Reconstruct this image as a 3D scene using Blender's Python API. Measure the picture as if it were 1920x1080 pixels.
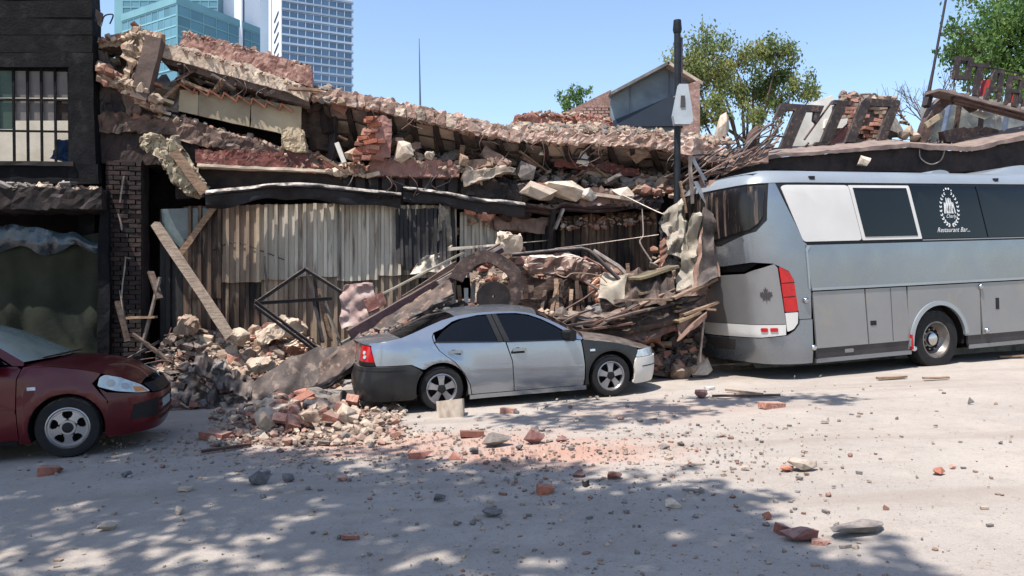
import bpy, bmesh, math, random
from mathutils import Vector, Matrix, Euler, noise
random.seed(7)
R = math.radians
scene = bpy.context.scene
COL = scene.collection
for o in list(bpy.data.objects):
    bpy.data.objects.remove(o)

# ------------------------------------------------------------------ camera, sky, sun
FPX, CX, CY, CH = 1397.0, 960.0, 540.0, 1.64
cam_d = bpy.data.cameras.new('camera')
cam_d.sensor_width = 36.0
cam_d.lens = 36.0 * FPX / 1920.0
cam_d.clip_end = 3000.0
cam = bpy.data.objects.new('camera', cam_d)
COL.objects.link(cam)
cam.location = (0, 0, CH)
cam.rotation_euler = (R(90), 0, 0)
scene.camera = cam

SUN = Vector((-0.26, -0.33, 0.91)).normalized()
world = bpy.data.worlds.new('World')
scene.world = world
world.use_nodes = True
wn = world.node_tree
wn.nodes.clear()
wo = wn.nodes.new('ShaderNodeOutputWorld')
bg = wn.nodes.new('ShaderNodeBackground')
sky = wn.nodes.new('ShaderNodeTexSky')
sky.sky_type = 'NISHITA'
sky.sun_disc = False
sky.sun_elevation = math.asin(SUN.z)
sky.sun_rotation = math.atan2(SUN.x, SUN.y)
sky.air_density = 1.0
sky.dust_density = 0.7
sky.ozone_density = 1.0
bg.inputs['Strength'].default_value = 0.15
wn.links.new(sky.outputs[0], bg.inputs['Color'])
wn.links.new(bg.outputs[0], wo.inputs['Surface'])
sd = bpy.data.lights.new('sun', 'SUN')
sd.energy = 4.9
sd.angle = R(0.53)
sd.color = (1.0, 0.95, 0.89)
sun = bpy.data.objects.new('sun', sd)
COL.objects.link(sun)
sun.rotation_euler = (-SUN).to_track_quat('-Z', 'Y').to_euler()
sun.location = (-8, -8, 30)
scene.view_settings.view_transform = 'Standard'
scene.view_settings.look = 'None'
scene.view_settings.exposure = 0.75
scene.view_settings.gamma = 1.0
scene.view_settings.use_curve_mapping = False
scene.cycles.max_bounces = 6
scene.cycles.diffuse_bounces = 3
scene.cycles.glossy_bounces = 3

# ------------------------------------------------------------------ materials
def lin(c):
    if isinstance(c, str):
        c = tuple(int(c[i:i + 2], 16) for i in (0, 2, 4))
    f = lambda v: (v / 255) / 12.92 if v / 255 <= .04045 else ((v / 255 + .055) / 1.055) ** 2.4
    return tuple(f(v) for v in c[:3]) + (1.0,)

MATS = {}
def leafmat(name, c1, c2):
    m = bpy.data.materials.new(name); m.use_nodes = True
    nt = m.node_tree; N, L = nt.nodes.new, nt.links.new
    bs = nt.nodes['Principled BSDF']; bs.inputs['Roughness'].default_value = .6; bs.inputs['Specular IOR Level'].default_value = .2
    tc = N('ShaderNodeTexCoord'); n = N('ShaderNodeTexNoise'); n.inputs['Scale'].default_value = .8; n.inputs['Detail'].default_value = 6
    L(tc.outputs['Object'], n.inputs['Vector'])
    r = N('ShaderNodeMapRange'); r.inputs[1].default_value = .38; r.inputs[2].default_value = .62; L(n.outputs['Fac'], r.inputs[0])
    x = N('ShaderNodeMix'); x.data_type = 'RGBA'; L(r.outputs[0], x.inputs['Factor']); x.inputs[6].default_value = lin(c1); x.inputs[7].default_value = lin(c2)
    L(x.outputs[2], bs.inputs['Base Color'])
    t = N('ShaderNodeBsdfTranslucent'); L(x.outputs[2], t.inputs['Color'])
    ms = N('ShaderNodeMixShader'); ms.inputs[0].default_value = .35
    L(bs.outputs[0], ms.inputs[1]); L(t.outputs[0], ms.inputs[2]); L(ms.outputs[0], nt.nodes['Material Output'].inputs['Surface'])
    MATS[name] = m
def mat(name, c1, c2=None, scale=3.0, rough=.85, bump=.35, bscale=25.0, metal=0.0, spec=.3, soot=0.0,
        dust=0.0, rnd=.25, coat=0.0, streak=0.0, c3=None, dustc=(176, 160, 148)):
    """procedural material: two noise-mixed colours, speckle, optional soot patches, settled dust on up-facing sides"""
    m = bpy.data.materials.new(name)
    m.use_nodes = True
    nt = m.node_tree
    N, L = nt.nodes.new, nt.links.new
    bs = nt.nodes['Principled BSDF']
    tc = N('ShaderNodeTexCoord'); oi = N('ShaderNodeObjectInfo')
    mul = N('ShaderNodeVectorMath'); mul.operation = 'SCALE'; mul.inputs['Scale'].default_value = 1
    cmb = N('ShaderNodeCombineXYZ')
    m1 = N('ShaderNodeMath'); m1.operation = 'MULTIPLY'; m1.inputs[1].default_value = 37.0
    L(oi.outputs['Random'], m1.inputs[0])
    for i in range(3): L(m1.outputs[0], cmb.inputs[i])
    ad = N('ShaderNodeVectorMath'); ad.operation = 'ADD'
    L(tc.outputs['Object'], ad.inputs[0]); L(cmb.outputs[0], ad.inputs[1])
    vec = ad.outputs[0]
    if streak:
        mp = N('ShaderNodeMapping'); mp.inputs['Scale'].default_value = (1, 1, 1.0 / streak)
        L(vec, mp.inputs['Vector']); svec = mp.outputs[0]
    else:
        svec = vec
    def ns(sc, det, v=svec, ro=.6):
        n = N('ShaderNodeTexNoise'); n.inputs['Scale'].default_value = sc
        n.inputs['Detail'].default_value = det; n.inputs['Roughness'].default_value = ro
        L(v, n.inputs['Vector']); return n.outputs['Fac']
    def ramp(fac, a, b):
        r = N('ShaderNodeMapRange'); r.inputs['From Min'].default_value = a; r.inputs['From Max'].default_value = b
        L(fac, r.inputs['Value']); return r.outputs['Result']
    def mix(fac, a, b):
        x = N('ShaderNodeMix'); x.data_type = 'RGBA'
        if isinstance(fac, float): x.inputs['Factor'].default_value = fac
        else: L(fac, x.inputs['Factor'])
        for s, v in ((6, a), (7, b)):
            if isinstance(v, tuple): x.inputs[s].default_value = v
            else: L(v, x.inputs[s])
        return x.outputs[2]
    c1 = lin(c1); c2 = lin(c2) if c2 else tuple(v * .7 for v in c1[:3]) + (1,)
    col = mix(ramp(ns(scale, 6), .35, .65), c1, c2)
    if c3:
        col = mix(ramp(ns(scale * 2.3, 4, svec), .55, .68), col, lin(c3))
    if soot:
        col = mix(ramp(ns(scale * .35 + .25, 5), .62 - soot * .45, .78 - soot * .35), col, (.014, .013, .014, 1))
    if dust:
        ge = N('ShaderNodeNewGeometry'); sp = N('ShaderNodeSeparateXYZ'); L(ge.outputs['Normal'], sp.inputs[0])
        dm = N('ShaderNodeMath'); dm.operation = 'MULTIPLY'
        L(ramp(sp.outputs['Z'], .25, .9), dm.inputs[0]); L(ramp(ns(scale * 1.7, 5, vec), .3, .6), dm.inputs[1])
        dk = N('ShaderNodeMath'); dk.operation = 'MULTIPLY'; dk.inputs[1].default_value = dust
        L(dm.outputs[0], dk.inputs[0])
        col = mix(dk.outputs[0], col, lin(dustc))
    hs = N('ShaderNodeHueSaturation')
    L(ramp(oi.outputs['Random'], 0, 1), hs.inputs['Value'])
    mr = hs.inputs['Value'].links[0].from_node
    mr.inputs['To Min'].default_value = 1 - rnd; mr.inputs['To Max'].default_value = 1 + rnd
    L(col, hs.inputs['Color']); L(hs.outputs[0], bs.inputs['Base Color'])
    bs.inputs['Roughness'].default_value = rough
    if bump:
        rr = ramp(ns(scale * 3, 3, vec), 0.2, .8); rm = rr.node
        rm.inputs['To Min'].default_value = max(.02, rough - .12); rm.inputs['To Max'].default_value = min(1, rough + .12)
        L(rr, bs.inputs['Roughness'])
    bs.inputs['Metallic'].default_value = metal
    bs.inputs['Specular IOR Level'].default_value = spec
    bs.inputs['Coat Weight'].default_value = coat
    if bump:
        b = N('ShaderNodeBump'); b.inputs['Strength'].default_value = bump; b.inputs['Distance'].default_value = .02
        L(ns(bscale, 5, vec, .65), b.inputs['Height']); L(b.outputs[0], bs.inputs['Normal'])
    MATS[name] = m
    return m

mat('concrete', (186, 176, 164), (140, 130, 120), 4, soot=.15, dust=.5)
mat('concrete_pale', (186, 172, 155), (150, 134, 119), 5, dust=.4)
mat('concrete_grey', (132, 128, 126), (98, 94, 92), 4, dust=.3, soot=.1)
mat('concrete_brown', (128, 104, 92), (86, 70, 64), 3, soot=.3, dust=.6)
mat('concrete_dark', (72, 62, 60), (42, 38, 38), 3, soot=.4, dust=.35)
mat('plaster_tan', (158, 146, 124), (136, 124, 106), 1.5, bump=.15, soot=.12)
mat('plaster_grey', (150, 146, 136), (104, 100, 96), 2.2, soot=.3, bump=.4)
mat('plaster_white', (214, 210, 202), (190, 184, 172), 2, bump=.15)
mat('brick', (138, 88, 74), (110, 70, 60), 7, dust=.45, bump=.5)
mat('brick_dusty', (176, 128, 110), (146, 96, 82), 7, dust=.6, bump=.5, c3=(196, 170, 150))
mat('brick_orange', (168, 104, 80), (140, 84, 66), 7, dust=.3, bump=.5)
mat('brick_burnt', (58, 42, 38), (34, 29, 29), 5, soot=.3, bump=.5)
mat('mortar', (120, 108, 100), (84, 74, 70), 6, soot=.3)
mat('fascia_red', (112, 66, 58), (78, 48, 46), 5, bump=.6, bscale=40, soot=.2, dust=.4, c3=(150, 108, 96))
mat('render_pink', (146, 110, 100), (118, 84, 78), 3, bump=.3, soot=.12, dust=.3)
mat('burnt', (10, 11, 16), (5, 5, 8), 1.6, rough=.85, bump=.5, dust=.04, c3=(30, 29, 32), spec=.2)
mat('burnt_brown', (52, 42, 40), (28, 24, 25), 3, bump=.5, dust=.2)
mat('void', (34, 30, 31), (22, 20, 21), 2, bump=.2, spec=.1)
mat('steel_dark', (52, 46, 46), (34, 30, 32), 6, rough=.6, metal=.3, bump=.2, dust=.35)
mat('steel_rust', (92, 64, 54), (58, 44, 42), 8, rough=.8, metal=.2, dust=.3, bump=.4)
mat('steel_plum', (78, 56, 60), (52, 40, 46), 6, rough=.55, metal=.3, dust=.5)
mat('steel_pale', (158, 146, 136), (110, 98, 92), 6, rough=.5, metal=.4, bump=.2)
mat('zinc', (204, 194, 178), (148, 137, 124), 3.0, rough=.62, metal=.1, bump=.15, streak=9, soot=.14, c3=(104, 90, 79), rnd=.1)
mat('zinc_rust', (120, 98, 82), (60, 48, 44), 3.5, rough=.7, metal=.25, bump=.25, streak=5, soot=.3, c3=(142, 126, 106), rnd=.15)
mat('zinc_black', (58, 54, 52), (32, 31, 33), 3, rough=.6, metal=.3, bump=.25, streak=4)
mat('sheet_beige', (176, 166, 148), (128, 116, 104), 2.5, rough=.6, metal=.15, bump=.3, soot=.3)
mat('sheet_greybrown', (84, 73, 68), (48, 43, 42), 2.5, rough=.75, metal=.1, bump=.5, soot=.2, dust=.15, c3=(112, 98, 88))
mat('wood', (146, 120, 98), (98, 78, 64), 6, streak=.15, bump=.4, dust=.3)
mat('wood_dark', (82, 64, 54), (50, 40, 36), 6, streak=.15, bump=.4, dust=.35, soot=.2)
mat('clay', (168, 110, 86), (126, 80, 64), 6, dust=.5)
mat('rubber', (30, 29, 30), (22, 21, 22), 8, rough=.8, bump=.2, dust=.25, rnd=.05)
mat('rim_silver', (158, 156, 158), (136, 134, 136), 4, rough=.35, metal=.75, bump=0, rnd=.02)
mat('rim_steel', (136, 130, 126), (104, 98, 94), 4, rough=.45, metal=.7, bump=.1, rnd=.05)
mat('car_silver', (146, 152, 160), (140, 145, 152), 1.2, rough=.27, metal=.8, bump=0, coat=.6, rnd=.02)
mat('car_black', (26, 28, 30), (38, 37, 37), 3, rough=.42, bump=.04, coat=.2, dust=.35, rnd=.02)
mat('car_white', (206, 200, 190), (190, 182, 172), 3, rough=.45, bump=.04, rnd=.02)
mat('car_red', (78, 4, 18), (68, 4, 15), 1.5, rough=.32, metal=.1, bump=0, coat=.3, rnd=.02)
mat('glass_tint', (6, 7, 9), (9, 10, 12), 2, rough=.06, bump=0, spec=.35, rnd=.02)
mat('glass_dusty', (116, 128, 118), (92, 104, 98), 2, rough=.18, bump=0, spec=.6, dust=.2, rnd=.02)
mat('trim_black', (22, 22, 24), (16, 16, 18), 6, rough=.55, bump=.05, rnd=.02)
mat('lamp_red', (176, 22, 26), (150, 14, 20), 10, rough=.18, bump=.1, bscale=60, coat=.5, rnd=.02)
mat('lamp_clear', (190, 202, 206), (150, 162, 168), 12, rough=.12, bump=.15, bscale=40, coat=.5, rnd=.02)
mat('bus_silver', (132, 138, 144), (126, 131, 137), .8, rough=.28, metal=.7, bump=.02, bscale=5, coat=.35, dust=.15, rnd=.01)
mat('bus_grey', (138, 137, 137), (130, 129, 129), .9, rough=.4, metal=.5, bump=.03, bscale=5, coat=.2, rnd=.02, c3=(140, 136, 130))
mat('bus_charcoal', (66, 62, 62), (54, 51, 52), 2, rough=.6, bump=.1, rnd=.02)
mat('bus_white', (194, 191, 187), (186, 183, 178), 1.5, rough=.4, bump=0, rnd=.01)
mat('bus_roof', (142, 148, 152), (134, 140, 145), 1.5, rough=.32, metal=.3, bump=0, coat=.4, rnd=.01)
mat('chrome', (200, 200, 200), (180, 180, 180), 5, rough=.18, metal=1, bump=0)
mat('print_white', (206, 208, 206), (196, 198, 196), 5, rough=.6, bump=0, rnd=.01)
mat('pole_black', (30, 34, 38), (22, 25, 28), 5, rough=.5, metal=.2, bump=.1)
mat('box_grey', (150, 156, 160), (134, 140, 144), 3, rough=.45, bump=.05)
mat('tarp_green', (20, 26, 15), (36, 38, 18), 1.0, rough=.85, bump=.5, bscale=6, spec=.4)
mat('plastic_silver', (60, 72, 80), (22, 28, 34), 3, rough=.22, bump=.6, bscale=9, spec=.6)
mat('tower_teal', (90, 130, 142), (78, 118, 132), .05, rough=.2, bump=0, spec=.5, rnd=.18)
mat('tower_teal_frame', (118, 162, 170), (106, 150, 160), .1, rough=.4, bump=0)
mat('tower_white', (204, 210, 216), (196, 202, 210), .05, rough=.6, bump=0)
mat('tower_band', (136, 154, 172), (128, 146, 164), .1, rough=.6, bump=0)
mat('tower_glass', (88, 116, 144), (78, 104, 132), .1, rough=.25, bump=0, spec=.5, rnd=.16)
mat('tower_slot', (70, 84, 100), (60, 76, 90), .1, rough=.6, bump=0)
mat('cladding_blue', (116, 126, 130), (90, 98, 104), 1.2, rough=.6, metal=.1, bump=.1)
mat('band_dark', (36, 44, 56), (30, 38, 48), 1.5, rough=.6, bump=.1)
mat('bark', (98, 82, 68), (66, 54, 46), 6, streak=4)
leafmat('leaf_olive', (90, 108, 64), (134, 136, 80))
leafmat('leaf_green', (70, 100, 54), (100, 124, 64))
mat('letter_metal', (60, 51, 48), (38, 34, 34), 5, rough=.65, metal=.15, bump=.3, dust=.3, c3=(92, 74, 66))
mat('paint_red', (158, 46, 38), (128, 34, 32), 5, rough=.5, bump=.1)
mat('blue_tarp', (60, 96, 150), (48, 80, 130), 3, rough=.6)

mat('brick_far', (150, 120, 110), (120, 92, 84), 6, bump=.5, c3=(176, 152, 140))
mat('glass_streak', (14, 14, 16), (30, 27, 27), 4, rough=.25, bump=0, spec=.4, streak=14, c3=(104, 88, 78), rnd=.02)
mat('lamp_amber', (200, 130, 60), (180, 110, 50), 10, rough=.2, bump=.1, bscale=60, coat=.4, rnd=.02)
mat('pane_grey', (112, 104, 100), (88, 82, 80), 2, rough=.35, bump=.05, rnd=.12)
mat('pane_green', (60, 78, 66), (46, 60, 54), 2, rough=.3, bump=.05, rnd=.12)
mat('mortar_burnt', (58, 48, 46), (34, 30, 31), 5, soot=.3)
mat('brick_sooty', (60, 46, 42), (38, 32, 32), 5, soot=.35, bump=.5)
mat('render_dark', (70, 56, 54), (46, 40, 40), 3, bump=.4, soot=.25)
mat('concrete_edge', (166, 138, 122), (124, 100, 90), 3.5, bump=.6, soot=.08, dust=.7, c3=(188, 172, 160))
mat('slab_under', (150, 134, 124), (104, 92, 88), 2, bump=.5, soot=.18)
mat('infill', (182, 162, 142), (140, 124, 112), 2, bump=.4, soot=.12)
mat('joist', (70, 58, 54), (48, 42, 42), 4, bump=.4, soot=.2)
mat('concrete_pale2', (186, 170, 152), (150, 132, 118), 4, bump=.6, soot=.05, c3=(120, 104, 92))
mat('brown_soffit', (104, 88, 80), (80, 68, 64), 3, bump=.4)
mat('screed_red', (168, 132, 120), (96, 60, 56), 5, bump=.8, bscale=18, c3=(178, 148, 132))
mat('broken_tan', (164, 144, 122), (112, 96, 84), 4, bump=.8, dust=.3, c3=(140, 100, 84))
mat('plaster_old', (110, 100, 94), (52, 48, 52), 2.2, bump=.5, soot=.3)
mat('plaster_cream', (176, 160, 134), (146, 128, 106), 3, bump=.5, c3=(120, 106, 92))
mat('brick_pink', (180, 130, 116), (150, 96, 82), 5, bump=.7, dust=.3, c3=(196, 172, 160))
mat('zinc_old', (160, 142, 122), (98, 80, 68), 3.0, rough=.65, metal=.1, bump=.2, streak=9, soot=.12, rnd=.12)
mat('gutter_metal', (44, 40, 41), (26, 24, 26), 5, rough=.55, metal=.35, bump=.15, soot=.1, dust=.8, dustc=(214, 204, 194))
mat('gutter_rust', (74, 54, 50), (42, 33, 33), 5, rough=.6, metal=.3, bump=.2, dust=.7, dustc=(196, 176, 160))
mat('concrete_brown2', (138, 110, 98), (108, 84, 76), 4, bump=.5, dust=.95, dustc=(216, 204, 190))
mat('rough_render', (180, 168, 142), (128, 114, 98), 8, bump=.9, bscale=14, c3=(96, 84, 72))
mat('timber_grey', (142, 126, 112), (100, 88, 78), 6, streak=.15, bump=.4)
mat('glass_shard', (96, 108, 110), (64, 74, 78), 3, rough=.2, spec=.6, bump=.1)
mat('rubble_soil', (134, 116, 104), (98, 82, 74), 5, bump=.9, bscale=16, c3=(160, 140, 124))
mat('rub_pale', (178, 160, 141), (146, 129, 113), 6, bump=.5, dust=.3)
mat('rub_tan', (158, 134, 114), (124, 104, 90), 6, bump=.5, dust=.4)
mat('rub_brick', (144, 104, 88), (116, 82, 70), 6, bump=.5, dust=.4)
mat('rub_grey', (128, 120, 114), (96, 90, 86), 6, bump=.5, dust=.3)
mat('rub_soot', (72, 62, 58), (46, 40, 40), 6, bump=.5, dust=.4)
mat('brick_pale_top', (148, 98, 76), (118, 78, 62), 7, bump=.6, dust=1.0, dustc=(224, 204, 176))
mat('wreck_brown', (88, 72, 64), (48, 42, 41), 4, bump=.5, soot=.15, dust=.12, c3=(120, 102, 88))
mat('wreck_dark', (64, 56, 54), (38, 35, 36), 4, bump=.5, soot=.2, dust=.35)
mat('steel_greygreen', (104, 106, 100), (74, 76, 74), 5, rough=.55, metal=.2, dust=.6)
mat('pink_grey', (152, 136, 130), (118, 90, 86), 3, bump=.4, dust=.3)
mat('board_tan', (142, 122, 96), (108, 92, 76), 8, bump=.6, c3=(60, 50, 44))
mat('sign_brown', (84, 66, 60), (54, 44, 42), 5, rough=.7, bump=.5, dust=.4, c3=(112, 92, 80))
mat('wreck_rust', (120, 76, 58), (76, 54, 48), 5, bump=.5, soot=.15, dust=.4)
mat('sheet_olive', (130, 120, 96), (96, 86, 70), 3, bump=.4, soot=.15)
mat('sheet_pale', (160, 152, 136), (112, 104, 94), 2.2, rough=.6, bump=.3, c3=(96, 90, 82), dust=.2)
mat('sheet_brownpink', (140, 112, 98), (100, 78, 70), 3, rough=.6, bump=.3, soot=.1)
mat('steel_greyblue', (110, 114, 118), (80, 84, 90), 5, rough=.5, metal=.3, dust=.3)
mat('ledge_metal', (132, 114, 104), (96, 80, 76), 3, rough=.7, bump=.3, dust=.5, dustc=(150, 134, 124))
mat('render_rose', (164, 108, 100), (140, 90, 84), 3, bump=.2)
mat('wall_stain', (120, 122, 116), (74, 78, 82), 1.6, bump=.3, soot=.25, c3=(150, 142, 128))
mat('blue_grey', (92, 104, 124), (70, 80, 98), 3, bump=.2)
mat('brick_plum', (128, 88, 82), (98, 68, 66), 6, bump=.6, dust=.35)
mat('rub_dark', (104, 100, 100), (78, 76, 78), 6, bump=.6, dust=.15)
# ------------------------------------------------------------------ placement
def gz(x, y=0.0):
    return 0.043 * 30.0 * math.tanh(x / 30.0)
def GP(px, py):
    """point of the sloping road seen at a photo position"""
    d = 8.0
    for _ in range(40):
        zg = gz(d * (px - CX) / FPX)
        d = (CH - zg) * FPX / max(py - CY, 1)
    x = d * (px - CX) / FPX
    return Vector((x, d, gz(x)))
FM = 0.22
PHI = math.atan(FM)
FE = Vector((math.cos(PHI), math.sin(PHI), 0))
FN = Vector((math.sin(PHI), -math.cos(PHI), 0))
FY = 14.3
def FP(px, py, off=0.0):
    """point on a plane parallel to the ruined facade, OFF metres out from it towards the street"""
    k = (px - CX) / FPX
    y = (FY - off / math.cos(PHI)) / (1 - FM * k)
    return Vector((k * y, y, CH + y * (CY - py) / FPX))
def WP(px, py, d):
    return Vector((d * (px - CX) / FPX, d, CH + d * (CY - py) / FPX))
def lerp(a, b, t): return a + (b - a) * t
def poly_at(pts, t):
    """polyline sampled at 0..1 by its first coordinate's index length"""
    L = [0]
    for a, b in zip(pts, pts[1:]):
        L.append(L[-1] + math.dist(a[:2], b[:2]))
    s = t * L[-1]
    for i in range(len(pts) - 1):
        if s <= L[i + 1] + 1e-9:
            u = (s - L[i]) / max(L[i + 1] - L[i], 1e-9)
            return tuple(lerp(p, q, u) for p, q in zip(pts[i], pts[i + 1]))
    return pts[-1]
def nz(p, f, a):
    return noise.noise_vector(p * f) * a

# ------------------------------------------------------------------ mesh building
class MB:
    def __init__(s): s.v = []; s.f = []; s.mi = []
    def add(s, vs, fs, mi=0):
        b = len(s.v); s.v += [Vector(v) for v in vs]
        s.f += [tuple(i + b for i in f) for f in fs]; s.mi += [mi] * len(fs); return s
    def gridbox(s, nx, ny, nz_, fn, mi=0):
        idx = {}; vs = []; fs = []
        def g(i, j, k):
            if (i, j, k) not in idx:
                idx[(i, j, k)] = len(vs); vs.append(fn(i / nx, j / ny, k / nz_))
            return idx[(i, j, k)]
        for i in range(nx):
            for j in range(ny):
                fs.append((g(i, j, 0), g(i, j + 1, 0), g(i + 1, j + 1, 0), g(i + 1, j, 0)))
                fs.append((g(i, j, nz_), g(i + 1, j, nz_), g(i + 1, j + 1, nz_), g(i, j + 1, nz_)))
        for i in range(nx):
            for k in range(nz_):
                fs.append((g(i, 0, k), g(i + 1, 0, k), g(i + 1, 0, k + 1), g(i, 0, k + 1)))
                fs.append((g(i, ny, k), g(i, ny, k + 1), g(i + 1, ny, k + 1), g(i + 1, ny, k)))
        for j in range(ny):
            for k in range(nz_):
                fs.append((g(0, j, k), g(0, j, k + 1), g(0, j + 1, k + 1), g(0, j + 1, k)))
                fs.append((g(nx, j, k), g(nx, j + 1, k), g(nx, j + 1, k + 1), g(nx, j, k + 1)))
        return s.add(vs, fs, mi)
    def box(s, c, sz, rot=None, mi=0):
        c = Vector(c); q = rot.to_matrix() if isinstance(rot, Euler) else rot
        def fn(a, b, d):
            p = Vector(((a - .5) * sz[0], (b - .5) * sz[1], (d - .5) * sz[2]))
            return c + (q @ p if q else p)
        return s.gridbox(1, 1, 1, fn, mi)
    def beam(s, p0, p1, w, h, up=(0, 0, 1), n=1, sag=None, amp=0.0, mi=0):
        p0, p1 = Vector(p0), Vector(p1)
        d = (p1 - p0); u = Vector(up)
        sd = d.cross(u)
        if sd.length < 1e-5: sd = d.cross(Vector((0, 1, 0)))
        sd.normalize(); u = sd.cross(d).normalized()
        def fn(a, b, c):
            p = p0 + d * a + sd * (b - .5) * w + u * (c - .5) * h
            if sag: p += Vector(sag) * 4 * a * (1 - a)
            if amp: p += nz(p, 3.1, amp)
            return p
        return s.gridbox(n, 1, 1, fn, mi)
    def tube(s, pts, r, n=6, mi=0, cap=True):
        pts = [Vector(p) for p in pts]; vs = []; fs = []
        rs = r if isinstance(r, (list, tuple)) else [r] * len(pts)
        pu = None
        for i, p in enumerate(pts):
            t = (pts[min(i + 1, len(pts) - 1)] - pts[max(i - 1, 0)]).normalized()
            if pu is None:
                pu = t.orthogonal().normalized()
            a = (pu - t * pu.dot(t)).normalized(); pu = a
            b = t.cross(a)
            for k in range(n):
                an = 2 * math.pi * k / n
                vs.append(p + (a * math.cos(an) + b * math.sin(an)) * rs[i])
        for i in range(len(pts) - 1):
            for k in range(n):
                fs.append((i * n + k, i * n + (k + 1) % n, (i + 1) * n + (k + 1) % n, (i + 1) * n + k))
        if cap:
            fs.append(tuple(range(n - 1, -1, -1))); fs.append(tuple((len(pts) - 1) * n + k for k in range(n)))
        return s.add(vs, fs, mi)
    def prism(s, poly, vec, mi=0):
        poly = [Vector(p) for p in poly]; v = Vector(vec); n = len(poly)
        fs = [tuple(range(n)), tuple(range(2 * n - 1, n - 1, -1))]
        fs += [(i, i + n, (i + 1) % n + n, (i + 1) % n) for i in range(n)]
        return s.add(poly + [p + v for p in poly], fs, mi)
    def lathe(s, prof, axis_o, n=24, mi=0, closed=False):
        """profile (radius, along) about local Y through axis_o"""
        vs = []; fs = []; m = len(prof); o = Vector(axis_o)
        for k in range(n):
            a = 2 * math.pi * k / n
            for r, y in prof:
                vs.append(o + Vector((r * math.cos(a), y, r * math.sin(a))))
        for k in range(n):
            for i in range(m - 1 + (1 if closed else 0)):
                j = (i + 1) % m; k2 = (k + 1) % n
                fs.append((k * m + i, k * m + j, k2 * m + j, k2 * m + i))
        return s.add(vs, fs, mi)
    def grid(s, nx, ny, fn, mi=0):
        vs = [fn(i / nx, j / ny) for j in range(ny + 1) for i in range(nx + 1)]
        fs = [(j * (nx + 1) + i, j * (nx + 1) + i + 1, (j + 1) * (nx + 1) + i + 1, (j + 1) * (nx + 1) + i)
              for j in range(ny) for i in range(nx)]
        return s.add(vs, fs, mi)
    def build(s, name, m, parent=None, smooth=False, local=False, fix=True, origin=None, thick=0.0):
        me = bpy.data.meshes.new(name)
        if origin is None:
            if parent is not None:
                origin = Vector((0, 0, 0)) if local else parent.location
            else:
                xs = [v.x for v in s.v]; ys = [v.y for v in s.v]; zs = [v.z for v in s.v]
                origin = Vector(((min(xs) + max(xs)) / 2, (min(ys) + max(ys)) / 2, min(zs)))
        me.from_pydata([v - origin for v in s.v], [], s.f)
        ms = m if isinstance(m, list) else [m]
        for x in ms: me.materials.append(MATS[x])
        if len(ms) > 1: me.polygons.foreach_set('material_index', s.mi)
        bm = bmesh.new(); bm.from_mesh(me)
        if thick:
            bmesh.ops.recalc_face_normals(bm, faces=bm.faces)
            bmesh.ops.solidify(bm, geom=bm.faces[:], thickness=thick)
        if fix: bmesh.ops.recalc_face_normals(bm, faces=bm.faces)
        bm.to_mesh(me); bm.free()
        if smooth:
            me.polygons.foreach_set('use_smooth', [True] * len(me.polygons))
            me.set_sharp_from_angle(angle=R(smooth if smooth is not True else 40))
        o = bpy.data.objects.new(name, me)
        COL.objects.link(o)
        if parent is not None: o.parent = parent
        if not (parent is not None and not local and False):
            if parent is None: o.location = origin
        return o

def T(o, label=None, cat=None, group=None, kind=None):
    if label: o['label'] = label
    if cat: o['category'] = cat
    if group: o['group'] = group
    if kind or cat: o['kind'] = kind or 'thing'
    return o
def empty(name, loc, label, cat, group=None, rot=(0, 0, 0)):
    o = bpy.data.objects.new(name, None); COL.objects.link(o)
    o.empty_display_size = .2
    o.location = loc; o.rotation_euler = rot
    return T(o, label, cat, group)
def dup(o, parent=None):
    c = o.copy(); COL.objects.link(c)
    if parent: c.parent = parent
    return c

def band(top, bot, off=0.0, depth=.3, n=24, j=3, k=2, amp=.03, freq=4.0, topamp=0.0, dz=0.0, dn=0.0, endamp=0.0, mb=None, mi=0):
    """a rough-edged solid on the facade: outline between two photo polylines, real depth behind it.
    OFF may be (left, right); DZ raises or drops the rear edge; TOPAMP crumbles the top"""
    mb = mb or MB()
    o0, o1 = off if isinstance(off, tuple) else (off, off)
    sd = random.uniform(0, 99)
    def fn(a, b, c):
        t = poly_at(top, a); q = poly_at(bot, a)
        px, py = lerp(q[0], t[0], b), lerp(q[1], t[1], b)
        p = FP(px, py, lerp(o0, o1, a))
        p = p - FN * depth * c + Vector((0, 0, dz * c))
        s = Vector((sd, sd * .7, sd * 1.3))
        q = (p + s) * freq * 1.3
        cp = noise.voronoi(q)[1][0]; cp2 = noise.voronoi(q * 2.7)[1][0]
        p2 = p + nz(p + s, freq * .6, amp * .7) + (noise.cell_vector(cp * 9.7) - Vector((.5, .5, .5))) * amp * 1.5 + (noise.cell_vector(cp2 * 7.3) - Vector((.5, .5, .5))) * amp * .8
        if topamp and b > .99:
            p2.z += (noise.noise((p + s) * 4) * .8 + noise.cell_vector(noise.voronoi((p + s) * 9)[1][0] * 5.1).x - .5 + .5 * (noise.cell_vector(noise.voronoi((p + s) * 22)[1][0] * 5.1).y - .5)) * topamp
        if endamp and (a < .001 or a > .999):
            p2 += FE * (noise.noise((p + s) * 6) * endamp)
        return p2
    big = amp > .012
    mb.gridbox(int(n * 1.6) if big else n, int(j * 1.7) + 1 if big else j, k, fn)
    return mb

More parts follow.
